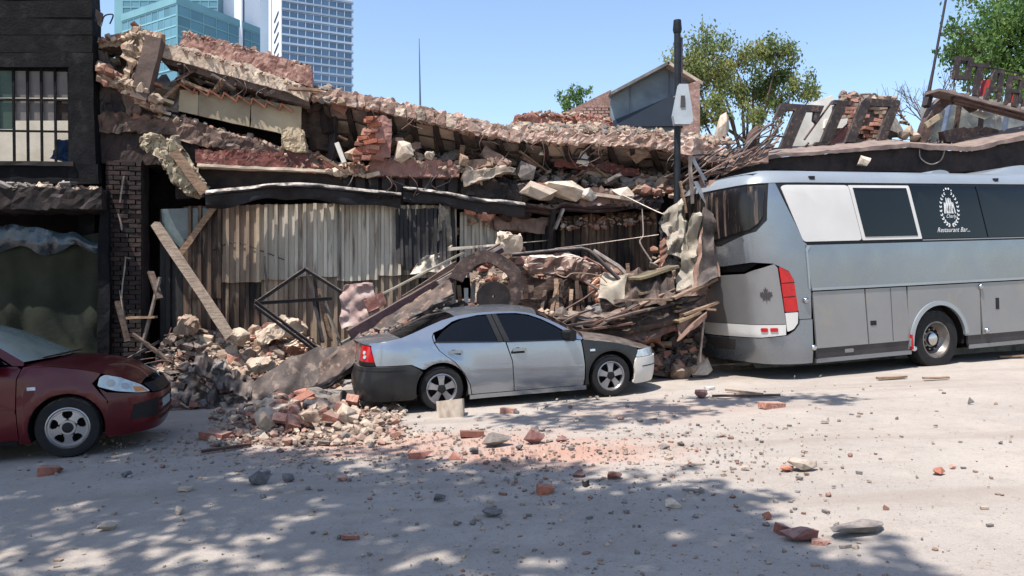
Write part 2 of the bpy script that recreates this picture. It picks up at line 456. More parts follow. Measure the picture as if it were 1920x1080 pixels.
def crumple(c4, nx, ny, amp, freq, seed, mb=None, fold=0.0):
    """a crumpled sheet over four corner points (a-b lower, d-c upper)"""
    mb = mb or MB()
    a, b, c, d = [Vector(x) for x in c4]
    nrm = (b - a).cross(d - a).normalized()
    rc = random.Random(seed); du = (b - a).length; dv = (d - a).length; S_ = max(du, dv)
    W_ = [(math.cos(t), math.sin(t), rc.uniform(.16, .5) * (1.6 if i < 2 else .7), rc.uniform(0, 9), (1.0, .8, .45, .35, .25)[i]) for i, t in enumerate([rc.uniform(0, 3.14) for _ in range(5)])]
    tri = lambda x: abs((x % 1) * 2 - 1) * 2 - 1
    nx, ny = max(nx * 2, int(du * 26)), max(ny * 2, int(dv * 26))
    s = Vector((seed * 3.7, seed * 1.3, seed * 2.1))
    def fn(u, v):
        p = lerp(lerp(a, b, u), lerp(d, c, u), v)
        wx = u * du + .12 * noise.noise((p + s) * 1.7); wy = v * dv + .12 * noise.noise((p + s) * 1.9 + Vector((5, 5, 5)))
        r = sum(w * tri((cx_ * wx + cy_ * wy) / (L_ * 1.3) + ph) for cx_, cy_, L_, ph, w in W_)
        p = p + nrm * r * amp * .42 + nz(p + s, freq * .8, amp * .5)
        if u in (0, 1) or v in (0, 1): p += nz(p + s, 5, .05)
        return p
    mb.grid(nx, ny, fn)
    return mb

# ------------------------------------------------------------------ rubble pieces
def hull(pts):
    bm = bmesh.new()
    for p in pts: bm.verts.new(p)
    r = bmesh.ops.convex_hull(bm, input=bm.verts)
    bmesh.ops.delete(bm, geom=list({g for g in r['geom_interior'] + r['geom_unused'] if isinstance(g, bmesh.types.BMVert)}), context='VERTS')
    bm.verts.index_update()
    vs = [v.co.copy() for v in bm.verts]; fs = [tuple(v.index for v in f.verts) for f in bm.faces]
    bm.free(); return vs, fs
rg = random.Random(3)
LUMP, BRK, FLAT = [], [], []
for i in range(14):
    LUMP.append(hull([Vector((rg.gauss(0, 1), rg.gauss(0, .8), rg.gauss(0, .7))).normalized() * rg.uniform(.38, .55) * Vector((1, 1, 1)).length / 1.73
                      for _ in range(rg.randint(14, 24))]))
def brick_pts(cut):
    l, w, h = .5, .25, .15
    pts = []
    for sx in (-1, 1):
        for sy in (-1, 1):
            for sz in (-1, 1):
                p = Vector((sx * l, sy * w, sz * h))
                if sx > 0 and cut:
                    p.x = l * rg.uniform(-.15, .75)
                    if rg.random() < .4: p.z *= .5
                p += Vector((rg.uniform(-.03, .03), rg.uniform(-.02, .02), rg.uniform(-.015, .015)))
                for ax in range(3):
                    q = p.copy(); q[ax] *= .9; pts.append(q)
    return pts
for i in range(10): BRK.append(hull(brick_pts(i > 3)))
for i in range(10):
    a0 = [rg.uniform(0, 6.28) for _ in range(rg.randint(6, 9))]
    pts = []
    for a in a0:
        r = rg.uniform(.35, .55)
        for z in (-.07, .07):
            pts.append(Vector((math.cos(a) * r, math.sin(a) * r * .75, z + rg.uniform(-.03, .03))))
    FLAT.append(hull(pts))
SHAPES = dict(lump=LUMP, brick=BRK, flat=FLAT)
_cache = {}
def piece(kind, matn, loc, size, rot=None, name='stone', label=None, cat=None, group=None, sq=None, rng=random, parent=None, idx=None):
    lib = SHAPES[kind]; i = rng.randrange(len(lib)) if idx is None else idx
    key = (kind, i, matn)
    if key not in _cache:
        me = bpy.data.meshes.new(kind + '_piece'); me.from_pydata(lib[i][0], [], lib[i][1]); me.materials.append(MATS[matn])
        _cache[key] = me
    o = bpy.data.objects.new(name, _cache[key]); COL.objects.link(o)
    o.location = loc
    o.rotation_euler = rot if rot else (rng.uniform(-.5, .5), rng.uniform(-.5, .5), rng.uniform(0, 6.28))
    o.scale = tuple(size * v for v in (sq or (1, 1, 1)))
    if parent: o.parent = parent
    return T(o, label, cat, group)
def stuff_add(mb, kind, loc, size, mi, rng, flat=False):
    vs, fs = SHAPES[kind][rng.randrange(len(SHAPES[kind]))]
    e = Euler((rng.uniform(-.6, .6) if not flat else 0, rng.uniform(-.6, .6) if not flat else 0, rng.uniform(0, 6.28))).to_matrix()
    mb.add([e @ v * size + Vector(loc) for v in vs], fs, mi)
def wire(pts, r, m, label, cat='cable', name='wire', group=None, n=5, smooth=True):
    # smooth polyline through the points
    P = [Vector(p) for p in pts]; out = []
    for i in range(len(P) - 1):
        p0 = P[max(i - 1, 0)]; p1 = P[i]; p2 = P[i + 1]; p3 = P[min(i + 2, len(P) - 1)]
        for t in [k / 6 for k in range(6)]:
            out.append(.5 * ((2 * p1) + (p2 - p0) * t + (2 * p0 - 5 * p1 + 4 * p2 - p3) * t * t + (3 * p1 - p0 - 3 * p2 + p3) * t ** 3))
    out.append(P[-1])
    return T(MB().tube(out, r, n).build(name, m, smooth=60), label, cat, group)

# ------------------------------------------------------------------ ground
def road_material():
    m = bpy.data.materials.new('dusty_road'); m.use_nodes = True
    nt = m.node_tree; N, L = nt.nodes.new, nt.links.new
    bs = nt.nodes['Principled BSDF']; bs.inputs['Roughness'].default_value = .92; bs.inputs['Specular IOR Level'].default_value = .2
    tc = N('ShaderNodeTexCoord')
    def ns(sc, det, ro=.6):
        n = N('ShaderNodeTexNoise'); n.inputs['Scale'].default_value = sc; n.inputs['Detail'].default_value = det
        n.inputs['Roughness'].default_value = ro; L(tc.outputs['Object'], n.inputs['Vector']); return n.outputs['Fac']
    def ramp(f, a, b, c=0, d=1):
        r = N('ShaderNodeMapRange'); r.inputs[1].default_value = a; r.inputs[2].default_value = b; r.inputs[3].default_value = c; r.inputs[4].default_value = d
        L(f, r.inputs[0]); return r.outputs[0]
    def mix(f, a, b):
        x = N('ShaderNodeMix'); x.data_type = 'RGBA'; L(f, x.inputs['Factor'])
        for s, v in ((6, a), (7, b)):
            if isinstance(v, tuple): x.inputs[s].default_value = v
            else: L(v, x.inputs[s])
        return x.outputs[2]
    c = mix(ramp(ns(.55, 7), .35, .65), lin((160, 151, 142)), lin((148, 139, 131)))
    c = mix(ramp(ns(5.5, 8, .7), .5, .72, 0, .55), c, lin((130, 120, 112)))
    c = mix(ramp(ns(1.6, 6), .54, .7, 0, .5), c, lin((172, 161, 149)))
    c = mix(ramp(ns(42, 4, .7), .57, .7, 0, .7), c, lin((100, 93, 90)))
    c = mix(ramp(ns(110, 3, .7), .55, .68, 0, .5), c, lin((186, 178, 168)))
    mpv = N('ShaderNodeMapping'); mpv.inputs['Rotation'].default_value = (0, 0, R(-17)); mpv.inputs['Scale'].default_value = (.12, 1.3, 1)
    L(tc.outputs['Object'], mpv.inputs['Vector'])
    tn = N('ShaderNodeTexNoise'); tn.inputs['Scale'].default_value = 1.6; tn.inputs['Detail'].default_value = 5; L(mpv.outputs[0], tn.inputs['Vector'])
    c = mix(ramp(tn.outputs['Fac'], .52, .68, 0, .5), c, lin((136, 124, 114)))
    c = mix(ramp(ns(.9, 8, .75), .56, .66, 0, .45), c, lin((142, 130, 120)))
    # spilled brick dust with its own outline
    def blot(cx, cy, rx, ry, a, b, col, c, amt):
        mp = N('ShaderNodeVectorMath'); mp.operation = 'SUBTRACT'; mp.inputs[1].default_value = (cx, cy, 0)
        L(tc.outputs['Object'], mp.inputs[0])
        m2 = N('ShaderNodeVectorMath'); m2.operation = 'MULTIPLY'; m2.inputs[1].default_value = (1 / rx, 1 / ry, 0); L(mp.outputs[0], m2.inputs[0])
        ln = N('ShaderNodeVectorMath'); ln.operation = 'LENGTH'; L(m2.outputs[0], ln.inputs[0])
        ad = N('ShaderNodeMath'); ad.operation = 'ADD'
        L(ln.outputs['Value'], ad.inputs[0]); L(ramp(ns(2.4, 8, .7), .3, .7, -.5, .5), ad.inputs[1])
        return mix(ramp(ad.outputs[0], a, b, amt, 0), c, lin(col))
    c = blot(.45, 7.35, 1.3, .75, .25, 1.15, (170, 122, 102), c, .6)
    c = blot(-1.2, 8.1, 1.9, .7, .3, 1.2, (168, 130, 112), c, .6)
    c = blot(1.9, 9.6, 1.6, 1.0, .2, 1.2, (158, 136, 124), c, .5)
    L(c, bs.inputs['Base Color'])
    b = N('ShaderNodeBump'); b.inputs['Strength'].default_value = .55; b.inputs['Distance'].default_value = .03
    ad = N('ShaderNodeMath'); ad.operation = 'ADD'; L(ns(9, 8, .75), ad.inputs[0]); L(ramp(ns(60, 5, .7), 0, 1, 0, .6), ad.inputs[1])
    L(ad.outputs[0], b.inputs['Height']); L(b.outputs[0], bs.inputs['Normal'])
    MATS['dusty_road'] = m
road_material()
gm = MB()
def gp(x, y, amp=1):
    z = gz(x)
    z += amp * (.018 * noise.noise(Vector((x * .6, y * .6, 0))) + .008 * noise.noise(Vector((x * 2.1, y * 2.1, 3))))
    return Vector((x, y, z - .006))
gm.grid(130, 130, lambda a, b: gp(lerp(-13, 15, a), lerp(1.5, 19, b)))
T(gm.build('road', 'dusty_road', smooth=True, origin=Vector((0, 0, 0))), kind='structure')
gm = MB()
def axis(t):
    u = t * 2 - 1
    return 900 * u ** 5 + 60 * u
gm.grid(60, 60, lambda a, b: (lambda x, y: Vector((x, y, gz(x) - (.16 if (-13 < x < 15 and 1 < y < 19) else .03))))(axis(a), axis(b) + 5))
T(gm.build('ground', 'dusty_road', smooth=True, origin=Vector((0, 0, 0))), kind='structure')
# raised pavement in front of the ruin
sw = MB()
def swp(a, b, c):
    u = lerp(-14, 16, a); off = lerp(-.5, 1.75, b)
    p = Vector((0, FY, 0)) + FE * u + FN * off
    return Vector((p.x, p.y, gz(p.x) - .12 + c * .24 + .012 * noise.noise(p * 1.3)))
sw.gridbox(60, 4, 1, swp)
T(sw.build('pavement', 'concrete_grey', smooth=30), kind='structure')

# ------------------------------------------------------------------ far towers
def tower_box(mb, x0, x1, y, depth, z0, z1): mb.box(((x0 + x1) / 2, y + depth / 2, (z0 + z1) / 2), (x1 - x0, depth, z1 - z0))
def teal_tower():
    D = 260.0; s = D / FPX
    X = lambda px: (px - CX) * s
    Z = lambda py: CH + (CY - py) * s
    root = empty('office_tower', (X(330), D, 0), 'teal glass office tower with a stepped podium, rising behind the broken roof', 'tower')
    def part(name, m, mb): return mb.build(name, m, root)
    # three glazed blocks: the back shaft, the upper shaft and the wide lower block turned to the right
    m = MB(); tower_box(m, X(203), X(222), D + 4, 20, 0, Z(-120)); part('glass_shaft', 'tower_teal_frame', m)
    m = MB(); tower_box(m, X(222), X(402), D + 3, 26, 0, Z(-140)); part('glass_shaft', 'tower_teal', m)
    m = MB(); tower_box(m, X(402), X(437), D + 8, 20, 0, Z(-60)); part('service_core', 'tower_white', m)
    # lower block: two faces meeting at an edge
    e = Vector((X(366), D - 14, 0)); l = Vector((X(222), D + 2.9, 0)); r = Vector((X(473), D + 22, 0))
    ztop = Z(22)
    m = MB(); m.prism([l, e, r, Vector((X(300), D + 60, 0))], (0, 0, ztop)); blk = part('podium_block', 'tower_teal', m)
    m = MB(); m.prism([l + Vector((-.4, -.4, ztop - 2.4)), e + Vector((0, -.6, ztop - 2.4)), r + Vector((.4, -.4, ztop - 2.4)), Vector((X(300), D + 60, ztop - 2.4))], (0, 0, 2.4)); part('parapet', 'tower_teal_frame', m)
    def face(a, b, z0, z1, nc, nr, skip=0):
        d = (b - a); nrm = Vector((d.y, -d.x, 0)).normalized()
        if nrm.y > 0: nrm = -nrm
        me = None
        for i in range(nc):
            for j in range(nr):
                p0 = a + d * ((i + .07) / nc) + nrm * .12; p1 = a + d * ((i + .93) / nc) + nrm * .12
                za, zb_ = lerp(z0, z1, (j + .06) / nr), lerp(z0, z1, (j + .9) / nr)
                k = MB(); k.prism([Vector((p0.x, p0.y, za)), Vector((p1.x, p1.y, za)), Vector((p1.x, p1.y, zb_)), Vector((p0.x, p0.y, zb_))], -nrm * .1)
                part('window', 'tower_teal', k)
        m = MB()
        for i in range(nc + 1):
            p = a + d * (i / nc) + nrm * .1; m.beam((p.x, p.y, z0), (p.x, p.y, z1), .28, .35, up=(0, 1, 0))
        part('mullion_grid', 'tower_teal_frame', m)
        m = MB()
        for j in range(nr + 1):
            z = lerp(z0, z1, j / nr); p, q = a + nrm * .1, b + nrm * .1
            m.beam((p.x, p.y, z), (q.x, q.y, z), .3, .5)
        part('floor_edge_grid', 'tower_teal_frame', m)
    face(l, e, Z(150), ztop - 2.6, 9, 6)
    face(e, r, Z(150), ztop - 2.6, 8, 6)
    face(Vector((X(222), D + 2.95, 0)), Vector((X(402), D + 2.95, 0)), Z(22) + .3, Z(-30), 11, 4)
    m = MB(); m.beam((X(437), D + 10, 0), (X(437), D + 10, Z(-60)), .6, .6, up=(0, 1, 0)); part('mast_edge', 'tower_slot', m)
teal_tower()
def white_tower():
    D = 230.0; s = D / FPX
    X = lambda px: (px - CX) * s
    Z = lambda py: CH + (CY - py) * s
    root = empty('office_tower', (X(560), D, 0), 'white tower with a blank slotted flank and a gridded blue glass front', 'tower')
    part = lambda n, m, mb: mb.build(n, m, root)
    c = Vector((X(528), D, 0)); l = Vector((X(472), D + 16, 0)); r = Vector((X(648), D + 9, 0))
    zt = Z(-70)
    m = MB(); m.prism([l, c, r, Vector((X(600), D + 34, 0))], (0, 0, zt)); part('shaft', 'tower_white', m)
    m = MB(); m.box((X(462), D + 22, zt / 2), (X(472) - X(454), 10, zt)); part('side_wing', 'tower_band', m)
    d = c - l; nl = Vector((d.y, -d.x, 0)).normalized()
    if nl.y > 0: nl = -nl
    for k in range(8):
        z = Z(14 + 20 * k + 6)
        a, b = l + d * .48 + nl * .1, l + d * .80 + nl * .1
        m = MB(); m.beam((a.x, a.y, z - .7), (b.x, b.y, z + .9), .3, .55); part('slot', 'tower_slot', m)
    m = MB(); p = l + d * .26 + nl * .05; m.beam((p.x, p.y, 0), (p.x, p.y, zt), .25, .25, up=(0, 1, 0)); part('panel_joint', 'tower_slot', m)
    d = r - c; n = Vector((d.y, -d.x, 0)).normalized()
    if n.y > 0: n = -n
    nc, z0, z1, nr = 9, Z(178), Z(-14), 12
    for i in range(nc):
        for j in range(nr):
            p0 = c + d * ((i + .05) / nc) + n * .1; p1 = c + d * ((i + .95) / nc) + n * .1
            za, zb_ = lerp(z0, z1, (j + .22) / nr), lerp(z0, z1, (j + .96) / nr)
            k = MB(); k.prism([Vector((p0.x, p0.y, za)), Vector((p1.x, p1.y, za)), Vector((p1.x, p1.y, zb_)), Vector((p0.x, p0.y, zb_))], n * -.08)
            part('window', 'tower_glass', k)
    m = MB()
    for i in range(nc + 1):
        p = c + d * (i / nc) + n * .25; m.beam((p.x, p.y, z0), (p.x, p.y, z1), .22, .3, up=(0, 1, 0))
    part('mullion_grid', 'tower_band', m)
    for j in range(nr + 1):
        z = lerp(z0, z1, (j + .1) / nr); p, q = c + n * .2 - d * .003, r + n * .2 + d * .02
        k = MB(); k.beam((p.x, p.y, z), (q.x, q.y, z), .6, .6); part('floor_band', 'tower_band', k)
        k = MB(); k.beam((p.x, p.y, z + 2.1), (q.x, q.y, z + 2.1), .25, .18); part('sun_louvre', 'tower_band', k)
white_tower()
D = 140.0
m = MB(); a, b = WP(788, 190, D), WP(786, 72, D)
m.tube([Vector((a.x, a.y, -2)), a, b], [.28, .2, .06], 5)
T(m.build('radio_mast', 'tower_slot'), 'thin radio mast far off against the open sky', 'mast')

# ------------------------------------------------------------------ buildings behind the ruin
def back_house():
    D = 24.0
    P = lambda px, py, dd=0: WP(px, py, D + dd)
    root = empty('gabled_house', (P(1180, 400).x, D, 0), 'brick house end with grey blue sheet cladding standing behind the ruin', 'house')
    part = lambda n, m, mb, **k: mb.build(n, m, root, **k)
    def wallp(pxs, dd, dep, name, m):
        mb = MB(); mb.prism([P(x, y, dd) for x, y in pxs], (0, dep, 0)); return part(name, m, mb)
    wallp([(1030, 575), (1030, 225), (1146, 168), (1146, 575)], .3, .4, 'brick_wall', 'brick_far')
    # courses of the brick gable, each brick proud of its joints
    mb = MB(); rr = random.Random(5)
    for r_ in range(26):
        z = 5.3 + r_ * .09
        for c_ in range(10):
            x = P(1062, 0).x + c_ * .235 + (r_ % 2) * .117
            pyt = CY - (z + .05 - CH) * FPX / (D + .3); pxx = CX + (x + .1) * FPX / (D + .3)
            if pxx > 1142 or pyt < 225 - (pxx - 1030) * .49 + 3: continue
            mb.box((x + .1, D + .29, z), (.2, .05 + rr.uniform(0, .015), .07))
    b = part('brick_courses', 'brick_far', mb); b['kind'] = 'stuff'
    wallp([(1145, 575), (1145, 178), (1250, 122), (1312, 158), (1312, 575)], .0, .25, 'clad_wall', 'cladding_blue')
    for k in (2, 6):                                # standing seams along the slope
        t = k / 9
        mb = MB(); mb.beam(P(lerp(1146, 1310, t), lerp(235, 238, t), -.02), P(lerp(1146, 1310, t), max(lerp(178, 86, t), 126 + max(0, (lerp(1146, 1310, t) - 1250)) * .6), -.02), .03, .03, up=(0, 1, 0))
        part('seam', 'cladding_blue', mb)
    wallp([(1150, 226), (1282, 170), (1282, 236), (1150, 238)], -.14, .1, 'dark_band', 'band_dark')  # darker sloped band over the lower part of the clad wall
    mb = MB(); mb.beam(P(1143, 179, -.2), P(1252, 121, -.2), .5, .09); part('roof_edge', 'concrete_grey', mb)
    mb = MB(); mb.beam(P(1250, 121, -.2), P(1314, 160, -.2), .5, .09); part('roof_edge', 'concrete_pale', mb)
    wallp([(1283, 575), (1283, 160), (1312, 150), (1314, 575)], -.5, .5, 'brick_pier', 'brick_far')
back_house()


# ------------------------------------------------------------------ vehicles
class Shell:
    """a vehicle's skin unrolled: u runs along the side (u = x) and on round the corners, z is height"""
    def __init__(s, x0, x1, hw, r0, r1, inset, s0=None, s1=None, bow=0.0):
        s.x0, s.x1, s.hw, s.r0, s.r1, s.ins = x0, x1, hw, r0, r1, inset
        s.s0 = s0 or (lambda z: 0); s.s1 = s1 or (lambda z: 0); s.bow = bow
    def map(s, u, z):
        a0, a1 = s.x0 + s.r0, s.x1 - s.r1
        if u > a1:
            t = u - a1; r = s.r1; sg = 1; L = s.x1; sh = s.s1(z)
        elif u < a0:
            t = a0 - u; r = s.r0; sg = -1; L = s.x0; sh = -s.s0(z)
        else:
            return Vector((u, -s.hw + s.ins(u, z), z))
        arc = r * math.pi / 2
        d = s.ins(u, z)
        if t < arc:
            an = t / r; e = math.sin(an); n = Vector((sg * e, -math.cos(an), 0))
            p = Vector((sg * (abs(L) - r) + 0, -(s.hw - r), z)) + n * r
            if sg * L < 0: p.x = L - sg * r + n.x * r
        else:
            e = 1.0; n = Vector((sg, 0, 0))
            p = Vector((L, -(s.hw - r) + (t - arc), z))
        p -= n * d
        p.x += e * sh + sg * e * s.bow * (1 - (p.y / s.hw) ** 2)
        return p
    def nrm(s, u, z):
        e = .004
        a = s.map(u + e, z) - s.map(u - e, z); b = s.map(u, z + e) - s.map(u, z - e)
        n = a.cross(b)
        return n.normalized() if n.length > 1e-9 else Vector((0, -1, 0))
    def panel(s, poly, th=.02, off=0.0, step=.12, mb=None, zstep=None):
        """a skin panel cut to POLY (u, z), with its edges turned in by TH"""
        mb = mb or MB(); zstep = zstep or step
        bm = bmesh.new()
        f = bm.faces.new([bm.verts.new((u, z, 0)) for u, z in poly])
        f.normal_update()
        bmesh.ops.triangulate(bm, faces=[f], ngon_method='EAR_CLIP')
        us = [p[0] for p in poly]; zs = [p[1] for p in poly]
        for ax, lo, hi, st in ((0, min(us), max(us), step), (1, min(zs), max(zs), zstep)):
            k = math.ceil((lo + 1e-4) / st)
            while k * st < hi - 1e-4:
                co = [0, 0, 0]; no = [0, 0, 0]; co[ax] = k * st + 1e-5; no[ax] = 1
                bmesh.ops.bisect_plane(bm, geom=bm.verts[:] + bm.edges[:] + bm.faces[:], plane_co=co, plane_no=no, dist=1e-5)
                k += 1
        bm.verts.index_update()
        bnd = [e for e in bm.edges if len(e.link_faces) == 1]
        vs = []; ns = []
        for v in bm.verts:
            u, z = v.co.x, v.co.y
            n = s.nrm(u, z); ns.append(n)
            vs.append(s.map(u, z) + n * off)
        fs = [tuple(v.index for v in f.verts) for f in bm.faces]
        base = len(vs)
        bi = {}
        for e in bnd:
            for v in e.verts:
                if v.index not in bi:
                    bi[v.index] = len(vs); vs.append(vs[v.index] - ns[v.index] * th)
            a, b = e.verts[0].index, e.verts[1].index
            fs.append((a, b, bi[b], bi[a]))
        bm.free()
        return mb.add(vs, fs)

def mirror(o, name=None):
    """the same part on the far side"""
    me = o.data.copy()
    for v in me.vertices: v.co.y = -v.co.y
    me.flip_normals()
    c = bpy.data.objects.new(name or o.name.split('.')[0], me); COL.objects.link(c)
    c.parent = o.parent
    return c

def arc(cx, cz, r, a0, a1, n=12):
    return [(cx + r * math.cos(R(lerp(a0, a1, i / n))), cz + r * math.sin(R(lerp(a0, a1, i / n)))) for i in range(n + 1)]
def rounded(poly, r, n=4):
    out = []; m = len(poly)
    for i in range(m):
        p0, p, p1 = Vector(poly[i - 1] + (0,)), Vector(poly[i] + (0,)), Vector(poly[(i + 1) % m] + (0,))
        a = (p0 - p); b = (p1 - p); ra = min(r, a.length * .45, b.length * .45)
        A = p + a.normalized() * ra; B = p + b.normalized() * ra
        for k in range(n + 1):
            t = k / n; q = A * (1 - t) ** 2 + p * 2 * t * (1 - t) + B * t * t
            out.append((q.x, q.y))
    return out

def loft(rows, n=10, p=2.2, mb=None):
    """a panel across the vehicle: rows of (near edge point, centre x, centre z)"""
    mb = mb or MB()
    def pt(i, s):
        e, xc, zc = rows[i]
        return Vector((lerp(xc, e.x, s * s), s * e.y, lerp(zc, e.z, abs(s) ** p)))
    m = len(rows) - 1
    mb.grid(m, n, lambda a, b: pt(round(a * m), b * 2 - 1))
    return mb

def wheel(parent, x, y, z, r, w, rim_r, style, side=-1, steer=0.0):
    """tyre > part, rim > part (hub sub-part), outer face towards -y when side is -1"""
    t = MB()
    hw = w / 2
    prof = [(rim_r * .98, -hw * .72), (rim_r * 1.06, -hw * .93), (lerp(rim_r, r, .55), -hw), (r * .955, -hw * .93), (r * .99, -hw * .72), (r, -hw * .3),
            (r, hw * .3), (r * .99, hw * .72), (r * .955, hw * .93), (lerp(rim_r, r, .55), hw), (rim_r * 1.06, hw * .93), (rim_r * .98, hw * .72)]
    sg = 1 if side == -1 else -1
    prof = [(a, b * sg) for a, b in prof]
    t.lathe(prof, (0, 0, 0), 40, closed=True)
    for k in range(60):       # shallow tread blocks across the crown
        a = 2 * math.pi * k / 60
        c = Vector((math.cos(a), 0, math.sin(a))) * (r * 1.0)
        t.box(c, (.012, w * .5, r * .075), Matrix.Rotation(-a, 3, 'Y'))
    to = t.build('tyre', 'rubber', parent, smooth=35, local=True)
    to.location = (x, y, z)
    m = MB(); o = sg
    if style in ('alloy', 'cap'):
        m.lathe([(rim_r, -hw * .8 * o), (rim_r * 1.03, -hw * .86 * o), (rim_r * .97, -hw * .9 * o), (rim_r * .9, -hw * .72 * o), (rim_r * .86, -hw * .3 * o)], (0, 0, 0), 40)
        yf = -hw * .66 * o
        for k in range(5):
            a = 2 * math.pi * k / 5 + (R(90) if style == 'alloy' else R(54))
            d = Vector((math.cos(a), 0, math.sin(a))); q = Vector((-math.sin(a), 0, math.cos(a)))
            if style == 'alloy':
                pr = [(.05, .035), (rim_r * .5, .036), (rim_r * .8, .05), (rim_r * .93, .072)]
            else:
                pr = [(.08, .05), (rim_r * .52, .036), (rim_r * .68, .04), (rim_r * .82, .075), (rim_r * .93, .1)]
            poly = [d * a_ + q * b_ + Vector((0, yf - .012 * o * math.sin(a_ / rim_r * 3), 0)) for a_, b_ in pr] + \
                   [d * a_ - q * b_ + Vector((0, yf - .012 * o * math.sin(a_ / rim_r * 3), 0)) for a_, b_ in reversed(pr)]
            m.prism(poly, (0, .03 * o, 0))
        if style == 'cap':
            m.lathe([(rim_r * .92, yf), (rim_r * .92, yf - .012 * o), (rim_r * .84, yf - .012 * o), (rim_r * .8, yf)], (0, 0, 0), 36)
            m.lathe([(rim_r * .4, yf - .002 * o), (rim_r * .37, yf - .022 * o), (rim_r * .27, yf - .022 * o), (rim_r * .24, yf)], (0, 0, 0), 28)
    else:
        m.lathe([(rim_r, -hw * .75 * o), (rim_r * 1.04, -hw * .86 * o), (rim_r * .96, -hw * .88 * o), (rim_r * .9, -hw * .5 * o), (rim_r * .82, -hw * .1 * o),
                 (rim_r * .66, hw * .2 * o), (rim_r * .45, hw * .1 * o), (rim_r * .44, -hw * .06 * o), (0.02, -hw * .06 * o)], (0, 0, 0), 40)
        for k in range(10):
            a = 2 * math.pi * k / 10
            m.lathe([(.018, 0), (.018, -.05 * o), (.001, -.05 * o)], (math.cos(a) * rim_r * .58, hw * .12 * o, math.sin(a) * rim_r * .58), 6)
    ro = m.build('rim', 'rim_silver' if style != 'steel' else 'rim_steel', parent, smooth=30, local=True)
    ro.location = (x, y, z)
    b = MB()
    b.lathe([(rim_r * .9, hw * .1 * o), (.01, hw * .1 * o)], (0, 0, 0), 24)
    bo = b.build('brake_disc', 'void', parent, smooth=30, local=True); bo.location = (x, y, z)
    h = MB()
    if style == 'steel':
        h.lathe([(.11, -hw * .06 * o), (.105, -hw * .42 * o), (.08, -hw * .5 * o), (.001, -hw * .5 * o)], (0, 0, 0), 24)
    else:
        yf = -hw * .7 * o
        h.lathe([(.06, yf + .02 * o), (.055, yf - .018 * o), (.03, yf - .024 * o), (.001, yf - .022 * o)], (0, 0, 0), 20)
        if style == 'alloy':
            for k in range(5):
                a = 2 * math.pi * (k + .5) / 5 + R(90)
                h.lathe([(.011, yf - .018 * o), (.009, yf - .027 * o), (.001, yf - .027 * o)], (math.cos(a) * .058, 0, math.sin(a) * .058), 6)
    ho = h.build('hub', 'trim_black' if style != 'steel' else 'chrome', ro, smooth=30, local=True)

